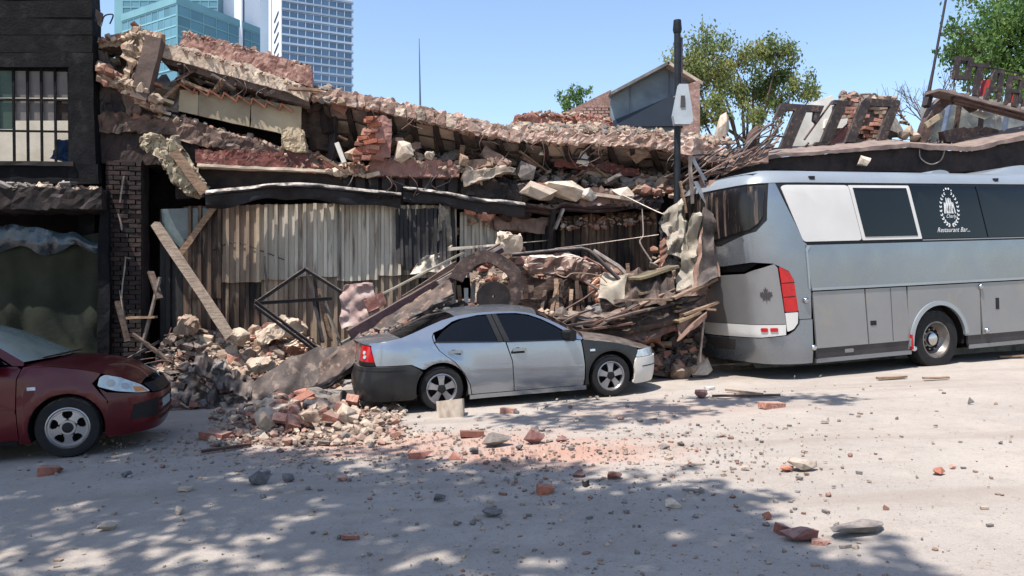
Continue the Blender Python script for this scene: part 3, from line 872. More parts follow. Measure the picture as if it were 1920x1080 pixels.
# ---------------- silver sedan
def sedan():
    h = R(16)
    M_ = Vector((.262, 10.55)); n = Vector((-math.sin(h), math.cos(h))) * .86
    x, y = M_.x + n.x, M_.y + n.y
    root = empty('parked_car', (x, y, gz(x)), 'dusty silver sedan with a black front fender parked under the fallen debris', 'car', rot=(0, -.0413, h))
    HW = .862
    def zb(u): return .945 - .055 * max(0, min(1, (u + 1.3) / 2.1))
    def ins(u, z):
        b = zb(u)
        d = .022 * ((z - .58) / .36) ** 2 if z < b else .022 * ((b - .58) / .36) ** 2
        if z < .3: d += (.3 - z) * .18
        if z > b - .05:
            t = z - b + .05
            d += min(t, .09) ** 2 * 2.9 + max(0, t - .09) * .53
        dx = u + 1.256; dz = z - .31                 # flared arch lips
        for cx in (-1.256, 1.256):
            q = math.hypot(u - cx, z - .31)
            if q < .62: d -= .022 * max(0, 1 - abs(q - .40) / .2) ** 1.5 * (1 if z < .85 else 0)
        return d
    S = Shell(-2.27, 2.09, HW, .36, .5, ins, s0=lambda z: .05 * max(0, min(1, (.62 - z) / .2)) - .06 * max(0, z - .64),
              s1=lambda z: -.25 * max(0, z - .52), bow=.06)
    RC = -2.27 + .36 - .36 * math.pi / 2 - (HW - .36)   # u on the rear centre line
    FC = 2.09 - .5 + .5 * math.pi / 2 + (HW - .5)
    P = []
    def part(poly, name, m, off=0.0, th=.022, step=.09, sharp=35, label=None, both=True, parent=None):
        o = S.panel(poly, th, off, step).build(name, m, parent or root, smooth=sharp, local=True, fix=False)
        if label: o['label'] = label
        if both: mirror(o)
        return o
    ar = arc(-1.256, .31, .362, 128, 4, 14)
    door_r_edge = [(-.845, .2), (-.87, .34), (-.945, .5), (-1.07, .665), (-1.2, .765), (-1.275, .83), (-1.335, .93), (-1.36, 1.02), (-1.33, 1.08)]
    roof_edge = [(-2.0, .995), (-1.78, 1.03), (-1.6, 1.09), (-1.4, 1.165), (-1.2, 1.235), (-1.0, 1.283), (-.8, 1.308), (-.6, 1.318), (-.38, 1.32), (-.15, 1.312),
                 (.05, 1.287), (.2, 1.245), (.38, 1.165), (.58, 1.055), (.76, .945), (.84, .885)]
    win_r = [(-1.30, .945), (-1.305, .985), (-1.2, 1.09), (-1.05, 1.185), (-.9, 1.24), (-.72, 1.27), (-.545, 1.277), (-.50, 1.17), (-.41, .905)]
    win_f = [(-.275, .90), (-.345, 1.1), (-.40, 1.28), (-.2, 1.278), (-.02, 1.262), (.12, 1.228), (.3, 1.15), (.48, 1.045), (.68, .9), (.66, .872)]
    quarter = [(-2.14, .672), (-1.66, .668), (-1.52, .6)] + [a for a in ar if a[0] > -1.5] + [(-.885, .2), (-.86, .2)] + door_r_edge[0:1] + door_r_edge[1:] + \
              [(-1.2, 1.125), (-1.05, 1.215), (-.95, 1.245), (-.95, 1.29)] + [(-1.0, 1.283), (-1.2, 1.235), (-1.4, 1.165), (-1.6, 1.09), (-1.78, 1.03), (-2.0, .995), (-2.3, .975), (-2.46, .955), (-2.24, .945)]
    quarter = [p for i, p in enumerate(quarter) if i == 0 or math.dist(p, quarter[i - 1]) > .004]
    qo = part(quarter, 'rear_quarter_panel', 'car_silver')
    qo['label'] = 'silver rear wing with fuel flap'
    fl = part(rounded([(-1.665, .775), (-1.50, .765), (-1.50, .885), (-1.665, .895)], .04), 'fuel_flap', 'car_silver', off=.004, th=.012, both=False, parent=None)
    # cabin side: rails and pillars round the two windows
    rail = [(-.95, 1.245), (-.82, 1.262), (-.68, 1.285), (-.5, 1.292), (-.3, 1.294), (-.1, 1.287), (.08, 1.255), (.26, 1.185), (.46, 1.075), (.72, .905), (.74, .872), (.815, .86)] + \
           [p for p in reversed(roof_edge) if p[0] > -.96] + [(-.95, 1.29)]
    part(rail, 'roof_rail', 'car_silver', step=.1)
    part([(-.43, .90), (-.545, 1.285), (-.475, 1.29), (-.352, .90)], 'door_pillar', 'trim_black', off=.002)
    part([(-.342, .90), (-.465, 1.29), (-.395, 1.29), (-.262, .895)], 'door_pillar', 'trim_black', off=.004)
    part(win_r, 'rear_side_window', 'glass_tint', off=-.012, th=.004, step=.1)
    part(win_f, 'front_side_window', 'glass_tint', off=-.012, th=.004, step=.1)
    part([(-.395, .893), (-.385, .908), (-1.34, .958), (-1.345, .942)], 'window_trim', 'trim_black', off=.006, th=.02)
    part([(.70, .862), (.695, .876), (-.30, .904), (-.30, .889)], 'window_trim', 'trim_black', off=.006, th=.02)
    # frame strip behind the rear window and rear door skin
    rd = door_r_edge[:-1] + [(-1.325, 1.06), (-1.315, .955)] + [(-.352, .893), (-.33, .893), (-.245, .62), (-.228, .2)]
    rd = [(p[0] + (.012 if i < 8 else 0), p[1]) for i, p in enumerate(rd)]
    d1 = part(rd, 'door', 'car_silver', label='silver rear door')
    fd = [(-.216, .2), (-.233, .62), (-.31, .887), (.735, .858), (.80, .852), (.818, .74), (.838, .5), (.83, .3), (.815, .2)]
    d2 = part(fd, 'door', 'car_silver', label='silver front door')
    for dd, hx, hz in ((d1, -1.05, .80), (d2, -.13, .775)):
        p = S.map(hx, hz)
        m = MB(); m.gridbox(8, 3, 2, lambda a, b, c: Vector((p.x - .1 + a * .2, p.y - .012 - .03 * math.sin(a * math.pi) ** .5 * (1 - c) + .015 * c, p.z - .02 + b * .042 + .006 * math.sin(a * 3.1))))
        ho = m.build('handle', 'car_silver', dd, smooth=50, local=True)
        m = MB(); m.gridbox(8, 3, 1, lambda a, b, c: Vector((p.x - .125 + a * .2, p.y - .004 + .01 * c, p.z - .05 + b * .085 * math.sin(.35 + a * 2.4))))
        m.build('handle_recess', 'trim_black', dd, smooth=50, local=True)
    for dd, a, b in ((d1, (-.875, .548), (-.25, .525)), (d2, (-.225, .523), (.815, .482))):
        o = S.panel([a, b, (b[0], b[1] + .035), (a[0], a[1] + .035)], .014, .012, .2).build('door_moulding', 'car_silver', dd, smooth=30, local=True, fix=False)
    part([(-.87, .135), (.87, .135), (.86, .192), (-.87, .192)], 'sill', 'car_silver', off=.012, step=.3)
    # rear end
    bump = [(RC, .2), (-1.66, .2), (-1.625, .22)] + [a for a in arc(-1.256, .31, .365, 192, 136, 7)] + [(-1.56, .6), (-1.66, .655), (-2.1, .66), (RC, .66)]
    part(bump, 'rear_bumper', 'car_black', off=.03, th=.05)
    part([(RC, .595), (-1.75, .595), (-1.75, .61), (RC, .61)], 'bumper_groove', 'trim_black', off=.033, th=.01)
    lampp = [(-2.60, .675), (-2.15, .675), (-2.255, .935), (-2.47, .945), (-2.60, .94)]
    lo = part(rounded(lampp, .02), 'tail_lamp', 'lamp_red', off=.006)
    o = S.panel(rounded([(-2.6, .672), (-2.142, .672), (-2.165, .725), (-2.6, .73)], .01), .01, .010, .1).build('lamp_base', 'trim_black', lo, smooth=30, local=True, fix=False)
    for q in ((-2.36, .85), (-2.34, .79)):
        S.panel([(q[0] + .035 * math.cos(t), q[1] + .026 * math.sin(t)) for t in [k * .6283 for k in range(10)]], .004, .011, .2).build('reversing_lens', 'lamp_clear', lo, smooth=30, local=True, fix=False)
    part([(RC, .662), (-2.61, .662), (-2.61, .95), (RC, .965)], 'trunk_back', 'car_silver', label='silver boot lid back')
    # tops
    E = S.map
    def L(rows, name, m, lab=None, **k):
        rows = [(E(*e), xc, zc) for e, xc, zc in rows]
        o = loft(rows, **k).build(name, m, root, smooth=40, local=True)
        if lab: o['label'] = lab
        return o
    L([((-2.46, .955), -2.36, 1.0), ((-2.3, .975), -2.2, 1.03), ((-2.0, .995), -2.0, 1.055), ((-1.78, 1.03), -1.84, 1.07)], 'trunk_lid', 'car_silver')
    L([((-1.78, 1.03), -1.86, 1.068), ((-1.4, 1.165), -1.5, 1.225), ((-1.2, 1.235), -1.3, 1.31), ((-1.0, 1.283), -1.1, 1.355)], 'rear_window', 'glass_tint', p=3)
    L([((-1.0, 1.283), -1.1, 1.355), ((-.8, 1.308), -.85, 1.385), ((-.6, 1.318), -.6, 1.4), ((-.38, 1.32), -.38, 1.405), ((-.15, 1.312), -.13, 1.4), ((.05, 1.287), .1, 1.378), ((.2, 1.245), .28, 1.338)], 'roof', 'car_silver', p=2.6)
    L([((.2, 1.245), .28, 1.335), ((.38, 1.165), .5, 1.24), ((.58, 1.055), .72, 1.12), ((.76, .945), .9, 1.01), ((.84, .885), .99, .945)], 'windscreen', 'glass_tint', p=3)
    L([((.84, .86), 1.0, .935), ((1.05, .832), 1.2, .905), ((1.3, .79), 1.45, .865), ((1.5, .738), 1.7, .81), ((1.75, .675), 1.93, .73), ((2.1, .66), 2.0, .70)], 'bonnet', 'car_black', 'dull black replacement bonnet')
    # front
    af = arc(1.256, .31, .362, 196, 20, 16)
    fen = [(.835, .2), (.905, .2)] + af + [(1.61, .50), (1.64, .56), (1.70, .64), (1.68, .685), (1.5, .735), (1.3, .785), (1.05, .828), (.85, .855), (.82, .84), (.838, .74), (.855, .5), (.85, .3)]
    part(fen, 'front_fender', 'car_black', label='dull black replacement front fender')
    p = S.map(.97, .70)
    m = MB(); m.gridbox(4, 2, 1, lambda a, b, c: Vector((.93 + a * .075, p.y - .014 + c * .02, .686 + b * .03)))
    mirror(m.build('side_repeater', 'lamp_clear', root, local=True))
    hl = part(rounded([(1.655, .555), (2.25, .548), (2.25, .655), (1.95, .672), (1.715, .655)], .02), 'headlamp', 'lamp_clear', off=.004)
    fb = [(1.64, .17), (FC, .17), (FC, .53), (2.2, .54), (1.65, .545), (1.62, .5)] + arc(1.256, .31, .366, 16, -20, 5)
    part(fb, 'front_bumper', 'car_white', off=.02, th=.05, label='unpainted white front bumper')
    part([(1.75, .405), (FC, .405), (FC, .42), (1.75, .42)], 'bumper_groove', 'trim_black', off=.022, th=.006)
    part([(2.26, .548), (FC, .548), (FC, .66), (2.26, .655)], 'grille', 'trim_black', off=-.01)
    # mirrors
    p = S.map(.60, .93)
    m = MB(); m.gridbox(5, 4, 4, lambda a, b, c: Vector((p.x - .04 + a * .1, p.y - .15 + .17 * b, p.z - .055 + .12 * c)) + Vector((.03 * math.cos(b * 3), 0, .02 * math.sin(a * 3.14) * (c - .5) * 2)))
    mirror(m.build('wing_mirror', 'trim_black', root, smooth=60, local=True))
    # underside and wheel housings
    m = MB()
    m.box((0, 0, .46), (1.75, 1.45, .46)); m.box((-.1, 0, .45), (3.7, 1.0, .36)); m.box((-1.0, 0, .75), (1.9, .95, .3)); m.box((-.45, 0, 1.0), (1.5, .98, .36))
    m.build('underbody', 'void', root, local=True)
    for cx in (-1.256, 1.256):
        m = MB()
        vs = [[Vector((cx + .38 * math.cos(a), y, .31 + .38 * math.sin(a))) for a in [R(-20 + 220 * i / 12) for i in range(13)]] for y in (-.84, -.5)]
        m.grid(12, 1, lambda a, b: vs[round(b)][round(a * 12)])
        w_ = m.build('wheel_housing', 'void', root, local=True, thick=.01); mirror(w_)
        wheel(root, cx, -.755, .305, .305, .2, .207, 'alloy')
        wheel(root, cx, .755, .305, .305, .2, .207, 'alloy', side=1)
    # dark antenna-like roof gutter line
    return root
SEDAN = sedan()

# ---------------- red car (front half in view)
def redcar():
    h = R(17)
    M_ = Vector((-4.82, 8.1)); n = Vector((-math.sin(h), math.cos(h))) * .84
    x, y = M_.x + n.x, M_.y + n.y
    g = gz(x)
    root = empty('parked_car', (x, y, g), 'dark red hatchback in the shade with its bonnet edge lifted', 'car', rot=(0, -.0413, h))
    HW = .845
    def ins(u, z):
        d = .02 * ((min(z, .98) - .6) / .38) ** 2
        if z < .3: d += (.3 - z) * .2
        if z > .93: t = z - .93; d += min(t, .09) ** 2 * 2.9 + max(0, t - .09) * .5
        for cx in (0, -2.6):
            q = math.hypot(u - cx, z - .34)
            if q < .62: d -= .025 * max(0, 1 - abs(q - .41) / .2) ** 1.5
        d += .09 * max(0, u - .3) ** 2 if u < .6 else .09 * .09
        return d
    S = Shell(-3.4, .82, HW, .35, .5, ins, s1=lambda z: -.55 * max(0, z - .62) - .1 * max(0, .3 - z), s0=lambda z: 0.06 - .1 * max(0, z - .6), bow=.07)
    FC = .82 - .5 + .5 * math.pi / 2 + (HW - .5)
    RC = -3.4 + .35 - .35 * math.pi / 2 - (HW - .35)
    def part(poly, name, m, off=0.0, th=.022, step=.1, both=True, label=None):
        o = S.panel(poly, th, off, step).build(name, m, root, smooth=35, local=True, fix=False)
        if label: o['label'] = label
        if both: mirror(o)
        return o
    af = arc(0, .335, .375, 200, 8, 18)
    part([(-.455, .2), (-.37, .2)] + af + [(.40, .60), (.30, .74), (.26, .80), (.36, .90), (.16, .955), (-.1, 1.0), (-.3, 1.03), (-.40, 1.02), (-.455, .9), (-.47, .6)], 'front_fender', 'car_red')
    part([(.405, .20), (FC, .20), (FC, .60), (.95, .61), (.66, .645), (.405, .69), (.33, .74), (.41, .59)] + arc(0, .335, .378, 30, -15, 5)[1:], 'front_bumper', 'car_red', off=.014, th=.05)
    part(rounded([(.31, .765), (.50, .695), (.72, .645), (.88, .635), (.80, .73), (.60, .835), (.42, .885), (.34, .86)], .03), 'headlamp', 'lamp_clear', off=.008)
    hlr = [o for o in root.children if o.name.startswith('headlamp')][0]
    for cu, cz, rr_ in ((.47, .79, .052), (.62, .735, .045)):
        S.panel([(cu + rr_ * math.cos(k * .524), cz + rr_ * .8 * math.sin(k * .524)) for k in range(12)], .004, .012, .2).build('reflector', 'rim_silver', hlr, smooth=30, local=True, fix=False)
        pass
    S.panel([(.70, .66), (.84, .645), (.80, .70), (.70, .72)], .004, .012, .2).build('indicator_lens', 'lamp_amber', hlr, smooth=30, local=True, fix=False)
    part([(.92, .625), (FC, .61), (FC, .74), (.86, .735)], 'grille', 'trim_black', off=0)
    gl = part([(.62, .36), (.98, .34), (.98, .56), (.66, .52)], 'fog_lamp_recess', 'trim_black', off=.018, th=.01)
    for k in range(4):
        part([(1.02, .30 + k * .07), (FC, .30 + k * .07), (FC, .33 + k * .07), (1.02, .33 + k * .07)], 'grille_bar', 'trim_black', off=.02, th=.03)
    part([(1.1, .43), (1.5, .43), (1.5, .52), (1.1, .52)], 'number_plate_holder', 'box_grey', off=.03, th=.03, both=False)
    p = S.map(-.32, .785)
    m = MB(); m.gridbox(4, 2, 1, lambda a, b, c: Vector((-.36 + a * .08, p.y - .014 + c * .02, .77 + b * .035)))
    mirror(m.build('side_repeater', 'lamp_clear', root, local=True))
    d1 = part([(-.465, .24), (-.48, .6), (-.465, .9), (-.42, 1.0), (-.46, 1.03), (-1.32, 1.08), (-1.34, .7), (-1.3, .24)], 'door', 'car_red')
    d2 = part([(-1.315, .24), (-1.355, .7), (-1.335, 1.08), (-2.25, 1.13), (-2.22, .9), (-2.05, .66), (-1.95, .4), (-1.93, .24)], 'door', 'car_red')
    S.panel([(-1.3, .555), (-.48, .535), (-.48, .575), (-1.3, .595)], .014, .014, .2).build('door_moulding', 'car_red', d1, smooth=30, local=True, fix=False)
    p = S.map(-1.15, .86)
    m = MB(); m.gridbox(6, 2, 2, lambda a, b, c: Vector((-1.25 + a * .2, p.y - .03 * math.sin(a * 3.14) + c * .02, .845 + b * .04)))
    m.build('handle', 'car_red', d1, smooth=50, local=True)
    part([(-3.35 - .6, .3), (-2.98, .3)] + arc(-2.6, .335, .375, 180, 10, 14) + [(-1.945, .4), (-2.065, .66), (-2.235, .9), (-2.27, 1.13), (-3.2, 1.12), (-3.95, 1.05)], 'rear_quarter_panel', 'car_red')
    part([(RC, .25), (-3.95, .25), (-3.95, 1.05), (RC, 1.05)], 'tailgate', 'car_red')
    part([(-.48, .19), (-1.95, .19), (-1.95, .235), (-.48, .235)], 'sill', 'trim_black')
    roof_e = [(-.40, 1.075), (-.62, 1.22), (-.85, 1.345), (-1.1, 1.425), (-1.5, 1.45), (-2.1, 1.44), (-2.7, 1.38), (-3.1, 1.25), (-3.25, 1.12)]
    part([(-.55, 1.06), (-.80, 1.235), (-1.05, 1.34), (-1.36, 1.375), (-1.36, 1.10)], 'front_side_window', 'glass_tint', off=-.01, th=.004)
    part([(-1.42, 1.10), (-1.42, 1.378), (-2.0, 1.37), (-2.4, 1.33), (-2.5, 1.16)], 'rear_side_window', 'glass_tint', off=-.01, th=.004)
    part([(-.40, 1.035), (-.40, 1.075)] + roof_e[1:] + [(-3.0, 1.13), (-2.55, 1.14), (-2.45, 1.35), (-2.0, 1.39), (-1.42, 1.397), (-1.36, 1.395), (-1.04, 1.36), (-.78, 1.25), (-.50, 1.04)], 'roof_rail', 'car_red')
    part([(-1.36, 1.09), (-1.36, 1.39), (-1.42, 1.39), (-1.42, 1.09)], 'door_pillar', 'trim_black')
    p = S.map(-.66, 1.06)
    m = MB(); m.gridbox(5, 4, 4, lambda a, b, c: Vector((p.x - .05 + a * .11, p.y - .2 + .2 * b, p.z - .07 + .15 * c)) + Vector((.03 * math.cos(b * 3), 0, .02 * math.sin(a * 3.14) * (c - .5) * 2)))
    mirror(m.build('wing_mirror', 'car_red', root, smooth=60, local=True))
    E = S.map
    def L(rows, name, m, lab=None, **k):
        o = loft([(E(*e), xc, zc) for e, xc, zc in rows], **k).build(name, m, root, smooth=40, local=True)
        if lab: o['label'] = lab
    L([((-.40, 1.04), -.15, 1.08), ((-.1, 1.005), .1, 1.06), ((.16, .958), .3, 1.01), ((.36, .905), .52, .945), ((.58, .845), .62, .86), ((.82, .735), .70, .77)], 'bonnet', 'car_red', 'dark red bonnet standing a little open')
    L([((-.40, 1.075), -.12, 1.09), ((-.62, 1.22), -.42, 1.255), ((-.85, 1.345), -.72, 1.40), ((-1.0, 1.40), -.93, 1.47)], 'windscreen', 'glass_dusty', p=3)
    L([((-1.0, 1.40), -.93, 1.47), ((-1.1, 1.425), -1.1, 1.5), ((-1.5, 1.45), -1.5, 1.53), ((-2.1, 1.44), -2.1, 1.52), ((-2.7, 1.38), -2.7, 1.46), ((-2.95, 1.32), -3.0, 1.40)], 'roof', 'car_red')
    L([((-2.95, 1.32), -3.02, 1.39), ((-3.15, 1.2), -3.25, 1.25), ((-3.5, 1.05), -3.4, 1.05)], 'rear_window', 'glass_tint')
    m = MB(); m.box((-1.3, 0, .5), (1.8, 1.42, .55)); m.box((-1.3, 0, .5), (3.9, .95, .4)); m.box((-.15, 0, .72), (.7, .9, .3)); m.box((-1.6, 0, 1.1), (1.7, 1.0, .4))
    m.build('underbody', 'void', root, local=True)
    m = MB(); m.beam((-.25, -.62, 1.10), (-.05, .1, 1.12), .02, .015); m.build('wiper', 'trim_black', root, local=True)
    for cx in (0, -2.6):
        vs = [[Vector((cx + .39 * math.cos(a), y, .335 + .39 * math.sin(a))) for a in [R(-20 + 220 * i / 12) for i in range(13)]] for y in (-.82, -.48)]
        m = MB(); m.grid(12, 1, lambda a, b: vs[round(b)][round(a * 12)])
        mirror(m.build('wheel_housing', 'void', root, local=True, thick=.01))
        wheel(root, cx, -.735, .335, .325, .2, .215, 'cap')
        wheel(root, cx, .735, .335, .325, .2, .215, 'cap', side=1)
redcar()

# ---------------- bus
def bus():
    h = R(20)
    M_ = Vector((7.3, 12.7)); n = Vector((-math.sin(h), math.cos(h))) * 1.25
    x, y = M_.x + n.x, M_.y + n.y
    root = empty('coach_bus', (x, y, gz(x)), 'silver coach with a wreath emblem on its dark windows, rear end against the wreckage', 'bus', rot=(0, -.0413, h))
    HW = 1.25; ZT = 3.36
    def ins(u, z):
        d = .05 * max(0, z - 2.0)
        if z > 3.0:
            t = min(1, (z - 3.0) / .365); d += .34 * (1 - math.sqrt(max(0, 1 - t * t)))
        if z < .5: d += (.5 - z) * .12
        return d
    S = Shell(-3.26, 7.3, HW, .45, .4, ins, s0=lambda z: .11 * (z - .3) + .1 * max(0, min(1, (z - .25) / .5)) - .12 * max(0, z - 2.4) ** 2, bow=.12)
    A0 = -3.26 + .45; ARC = .45 * math.pi / 2
    def ru(w): return A0 - ARC - (w - .45)          # u of a rear-face point w metres in from the near side
    RC = ru(1.25)
    def T_(poly):                                    # panel joints lean back a little with height
        return [(u - .055 * (z - 1.2) if u > A0 else u, z) for u, z in poly]
    def part(poly, name, m, off=0.0, th=.03, step=.2, both=True, parent=None, label=None, zs=.15, tilt=True):
        o = S.panel(T_(poly) if tilt else poly, th, off, step, zstep=zs).build(name, m, parent or root, smooth=32, local=True, fix=False)
        if label: o['label'] = label
        if both: mirror(o)
        return o
    XE = 6.9
    # body skin
    part([(-2.66, 1.435), (6.9, 1.435), (6.9, 2.14), (-2.72, 2.14)], 'side_panel', 'bus_silver')
    part([(RC, 3.14), (XE, 3.14), (XE, 3.362), (RC, 3.362)], 'roof_edge', 'bus_roof', zs=.03)
    # rear corner column with the lamp cut out
    col = [(-2.70, .98), (-2.69, 1.42), (-2.74, 2.16), (-2.80, 2.2), (-3.06, 3.13), (-3.13, 3.13), (-3.16, 2.55), (ru(.22), 2.38), (ru(.9), 2.2), (ru(.9), 1.86), (ru(.3), 1.9), (-3.14, 1.87),
           (-3.075, 1.82), (-2.985, 1.745), (-2.935, 1.60), (-2.90, 1.10), (-2.895, .98)]
    part(col, 'rear_corner', 'bus_silver', step=.08, tilt=False)
    lp = part(rounded([(-3.085, 1.825), (-2.99, 1.74), (-2.94, 1.60), (-2.905, 1.105), (-3.06, 1.10)], .03), 'tail_lamp', 'lamp_red', off=.012, step=.06, tilt=False)
    for z in (1.33, 1.55):
        S.panel([(-3.075, z), (-2.935, z + .01), (-2.935, z + .022), (-3.075, z + .012)], .01, .016, .1).build('lamp_joint', 'trim_black', lp, local=True, fix=False)
    part(rounded([(-3.058, 1.088), (-2.908, 1.095), (-2.92, .92), (-2.975, .83), (-3.05, .79)], .02), 'reversing_lamp', 'bus_white', off=.008, step=.06, tilt=False)
    # rear face
    rw = [(-3.17, 3.02), (-3.20, 2.62), (-3.26, 2.51), (ru(.3), 2.42), (ru(.9), 2.33), (RC, 2.28), (RC, 3.10), (-3.25, 3.10)]
    part(rw, 'rear_window', 'glass_streak', off=-.006, tilt=False, label='black rear window streaked with dust')
    part([(-3.132, 3.13), (RC, 3.13), (RC, 2.2), (ru(.9), 2.2), (ru(.22), 2.38), (-3.158, 2.55)], 'rear_window_seal', 'trim_black', off=-.02, tilt=False)
    part([(ru(.9), 2.19), (RC, 2.19), (RC, 1.86), (ru(.9), 1.86)], 'rear_panel', 'bus_silver', tilt=False)
    part([(-3.30, 1.88), (RC, 1.86), (RC, 1.75), (ru(.5), 1.755), (-3.42, 1.81)], 'air_slot', 'void', off=-.05, tilt=False)
    part([(-3.06, .915), (-3.068, 1.08), (-3.10, 1.80), (-3.13, 1.86), (-3.25, 1.81), (-3.40, 1.765), (ru(.45), 1.72), (RC, 1.70), (RC, .915)], 'engine_door', 'bus_grey', off=.012, step=.08, tilt=False)
    o = part([(-3.06, .905), (RC, .905), (RC, .70), (ru(.3), .71), (-3.07, .745)], 'rear_strip', 'bus_white', off=.016, step=.08, tilt=False)
    for k in (0, 1):
        S.panel(rounded([(-3.27 + k * .115, .80), (-3.36 + k * .115, .80), (-3.36 + k * .115, .86), (-3.27 + k * .115, .86)], .02), .01, .03, .06).build('reflector', 'lamp_red', o, local=True, fix=False)
    part([(-2.70, .28), (-2.70, .97), (-2.893, .97), (-2.905, .90), (-2.96, .81), (-3.05, .735), (ru(.3), .695), (ru(.9), .685), (RC, .685), (RC, .28)], 'rear_bumper', 'bus_silver', off=.02, step=.08, tilt=False)
    part([(ru(.85), .66), (RC, .66), (RC, .47), (ru(.95), .47)], 'step_recess', 'bus_charcoal', off=.024, th=.01, tilt=False)
    # maple leaf mark
    lf = [(0, -.5), (.04, -.22), (.3, -.28), (.24, -.16), (.5, .06), (.42, .12), (.46, .28), (.3, .25), (.26, .34), (.12, .18), (.17, .48), (.08, .43), (0, .62)]
    lf = lf + [(-a, b) for a, b in reversed(lf[1:-1])]
    S.panel([(-3.25 + a * .15, 1.36 + b * .24) for a, b in lf], .004, .018, .05).build('leaf_mark', 'bus_charcoal', root, local=True, fix=False)
    # side windows: seal, white blanked pane, framed pane, dark panes
    part([(-3.10, 3.135), (-2.83, 2.145), (XE, 2.145), (XE, 3.135)], 'window_seal', 'trim_black', off=-.012, tilt=False)
    TI = -.235                                       # window joints lean
    def wx(x, z): return x + TI * (z - 2.18)
    def pane(a, b, name, m, off=.0, z0=2.195, z1=3.095, lean0=True, rr=.04, label=None):
        pts = [(wx(a, z0), z0), (wx(b, z0), z0), (wx(b, z1), z1), (wx(a, z1), z1)]
        o = S.panel(rounded(pts, rr), .02, off, .3).build(name, m, root, smooth=30, local=True, fix=False)
        if label: o['label'] = label
        return o
    mirror(pane(-2.80, -1.61, 'blanked_window', 'bus_white', .004, rr=.07, label='window blanked with a white panel'))
    fr = pane(-1.60, -.31, 'framed_window', 'bus_white', .006, rr=.02, label='dark pane in a white frame'); mirror(fr)
    S.panel([(wx(-1.53, 2.25), 2.25), (wx(-.39, 2.25), 2.25), (wx(-.39, 3.05), 3.05), (wx(-1.53, 3.05), 3.05)], .01, .014, .3).build('window_pane', 'glass_tint', fr, local=True, fix=False)
    g1 = pane(-.30, 1.22, 'window_pane', 'glass_tint', .0, rr=.01, label='dark pane with the wreath emblem'); mirror(g1)
    mirror(pane(1.25, 2.9, 'window_pane', 'glass_tint', .0, rr=.01)); mirror(pane(2.93, 4.5, 'window_pane', 'glass_tint', .0, rr=.01)); mirror(pane(4.53, 6.6, 'window_pane', 'glass_tint', .0, rr=.01))
    S.panel([(wx(-.30, 2.165), 2.165), (6.6, 2.165), (6.6, 2.182), (wx(-.30, 2.182), 2.182)], .02, .006, .4).build('window_sill_strip', 'bus_grey', root, local=True, fix=False)
    # emblem on the dark pane: leaves, dots, figures and script
    ec = (.36, 2.72)
    em = [MB(), MB(), MB()]; cur = [0]
    def mark(poly): S.panel([(ec[0] + a + TI * .25 * b, ec[1] + b) for a, b in poly], .002, .006, .5, mb=em[cur[0]])
    for sgn in (-1, 1):
        for k in range(11):
            t = R(-84 + 14.5 * k)
            bx, bz = sgn * .20 * math.cos(t), .285 * math.sin(t) - .02
            tx, tz = -sgn * math.sin(t), math.cos(t)
            for q in (-1, 1):
                ln = .062 - .002 * k; an = math.atan2(tz, tx) + q * .6
                dx, dz = math.cos(an) * ln, math.sin(an) * ln
                mark([(bx, bz), (bx + dx * .5 - dz * .26, bz + dz * .5 + dx * .26), (bx + dx, bz + dz), (bx + dx * .5 + dz * .26, bz + dz * .5 - dx * .26)])
    cur[0] = 1
    for dx, dz, r in ((-.085, .30, .014), (-.03, .325, .02), (.03, .325, .02), (.085, .295, .014)):
        mark([(dx + r * math.cos(k * 1.2566), dz + r * math.sin(k * 1.2566)) for k in range(5)])
    cur[0] = 2
    for dx, hh, w_ in ((-.085, .11, .02), (-.035, .19, .022), (.025, .19, .022), (.08, .12, .02)):
        mark([(dx - .045, -.10), (dx - .02, -.10), (dx + .012, hh * .35), (dx - .002, hh * .35 + .02), (dx - .018, hh - .02), (dx - .03, hh - .02)])
        mark([(dx + .0, hh - .03), (dx + .016, hh - .03), (dx + .058, -.10), (dx + .034, -.10)])
    for e_, n_ in zip(em, ('wreath_print', 'dot_print', 'figure_print')): e_.build(n_, 'print_white', g1, local=True, fix=False)
    def script(txt, u, z, size, name):
        cu = bpy.data.curves.new('lettering', 'FONT'); cu.body = txt; cu.size = size; cu.shear = .35; cu.align_x = 'CENTER'; cu.resolution_u = 3
        t = bpy.data.objects.new('lettering', cu); COL.objects.link(t)
        dg = bpy.context.evaluated_depsgraph_get()
        me = bpy.data.meshes.new_from_object(t.evaluated_get(dg))
        bpy.data.objects.remove(t)
        for v in me.vertices:
            uu, zz = u + v.co.x, z + v.co.y
            v.co = S.map(uu, zz) + S.nrm(uu, zz) * .007
        me.materials.clear(); me.materials.append(MATS['print_white'])
        o = bpy.data.objects.new(name, me); COL.objects.link(o); o.parent = g1
    script('Charly', ec[0] + .02, ec[1] - .175, .085, 'lettering')
    script('Restaurant Bar...', ec[0] + .06, ec[1] - .42, .115, 'lettering')
    # waist moulding and lower lockers
    part([(-2.66, 1.42), (6.9, 1.42), (6.9, 1.46), (-2.66, 1.46)], 'waist_moulding', 'bus_roof', off=.02, th=.03)
    mo = S.panel(T_([(-2.72, 1.45), (-2.69, 1.45), (-2.69, 2.05), (-2.62, 2.13), (-2.69, 2.135), (-2.72, 2.06)]), .02, .014, .3).build('corner_moulding', 'bus_roof', root, local=True, fix=False)
    part([(-2.645, .50), (-1.60, .50), (-1.60, 1.40), (-2.645, 1.40)], 'locker_door', 'bus_grey')
    lk = part([(-1.575, .50), (-.70, .50), (-.70, 1.40), (-1.575, 1.40)], 'locker_door', 'bus_grey')
    S.panel([(-1.03, .52), (-1.022, .52), (-1.05, 1.39), (-1.058, 1.39)], .004, .004, .3).build('door_joint', 'bus_charcoal', lk, local=True, fix=False)
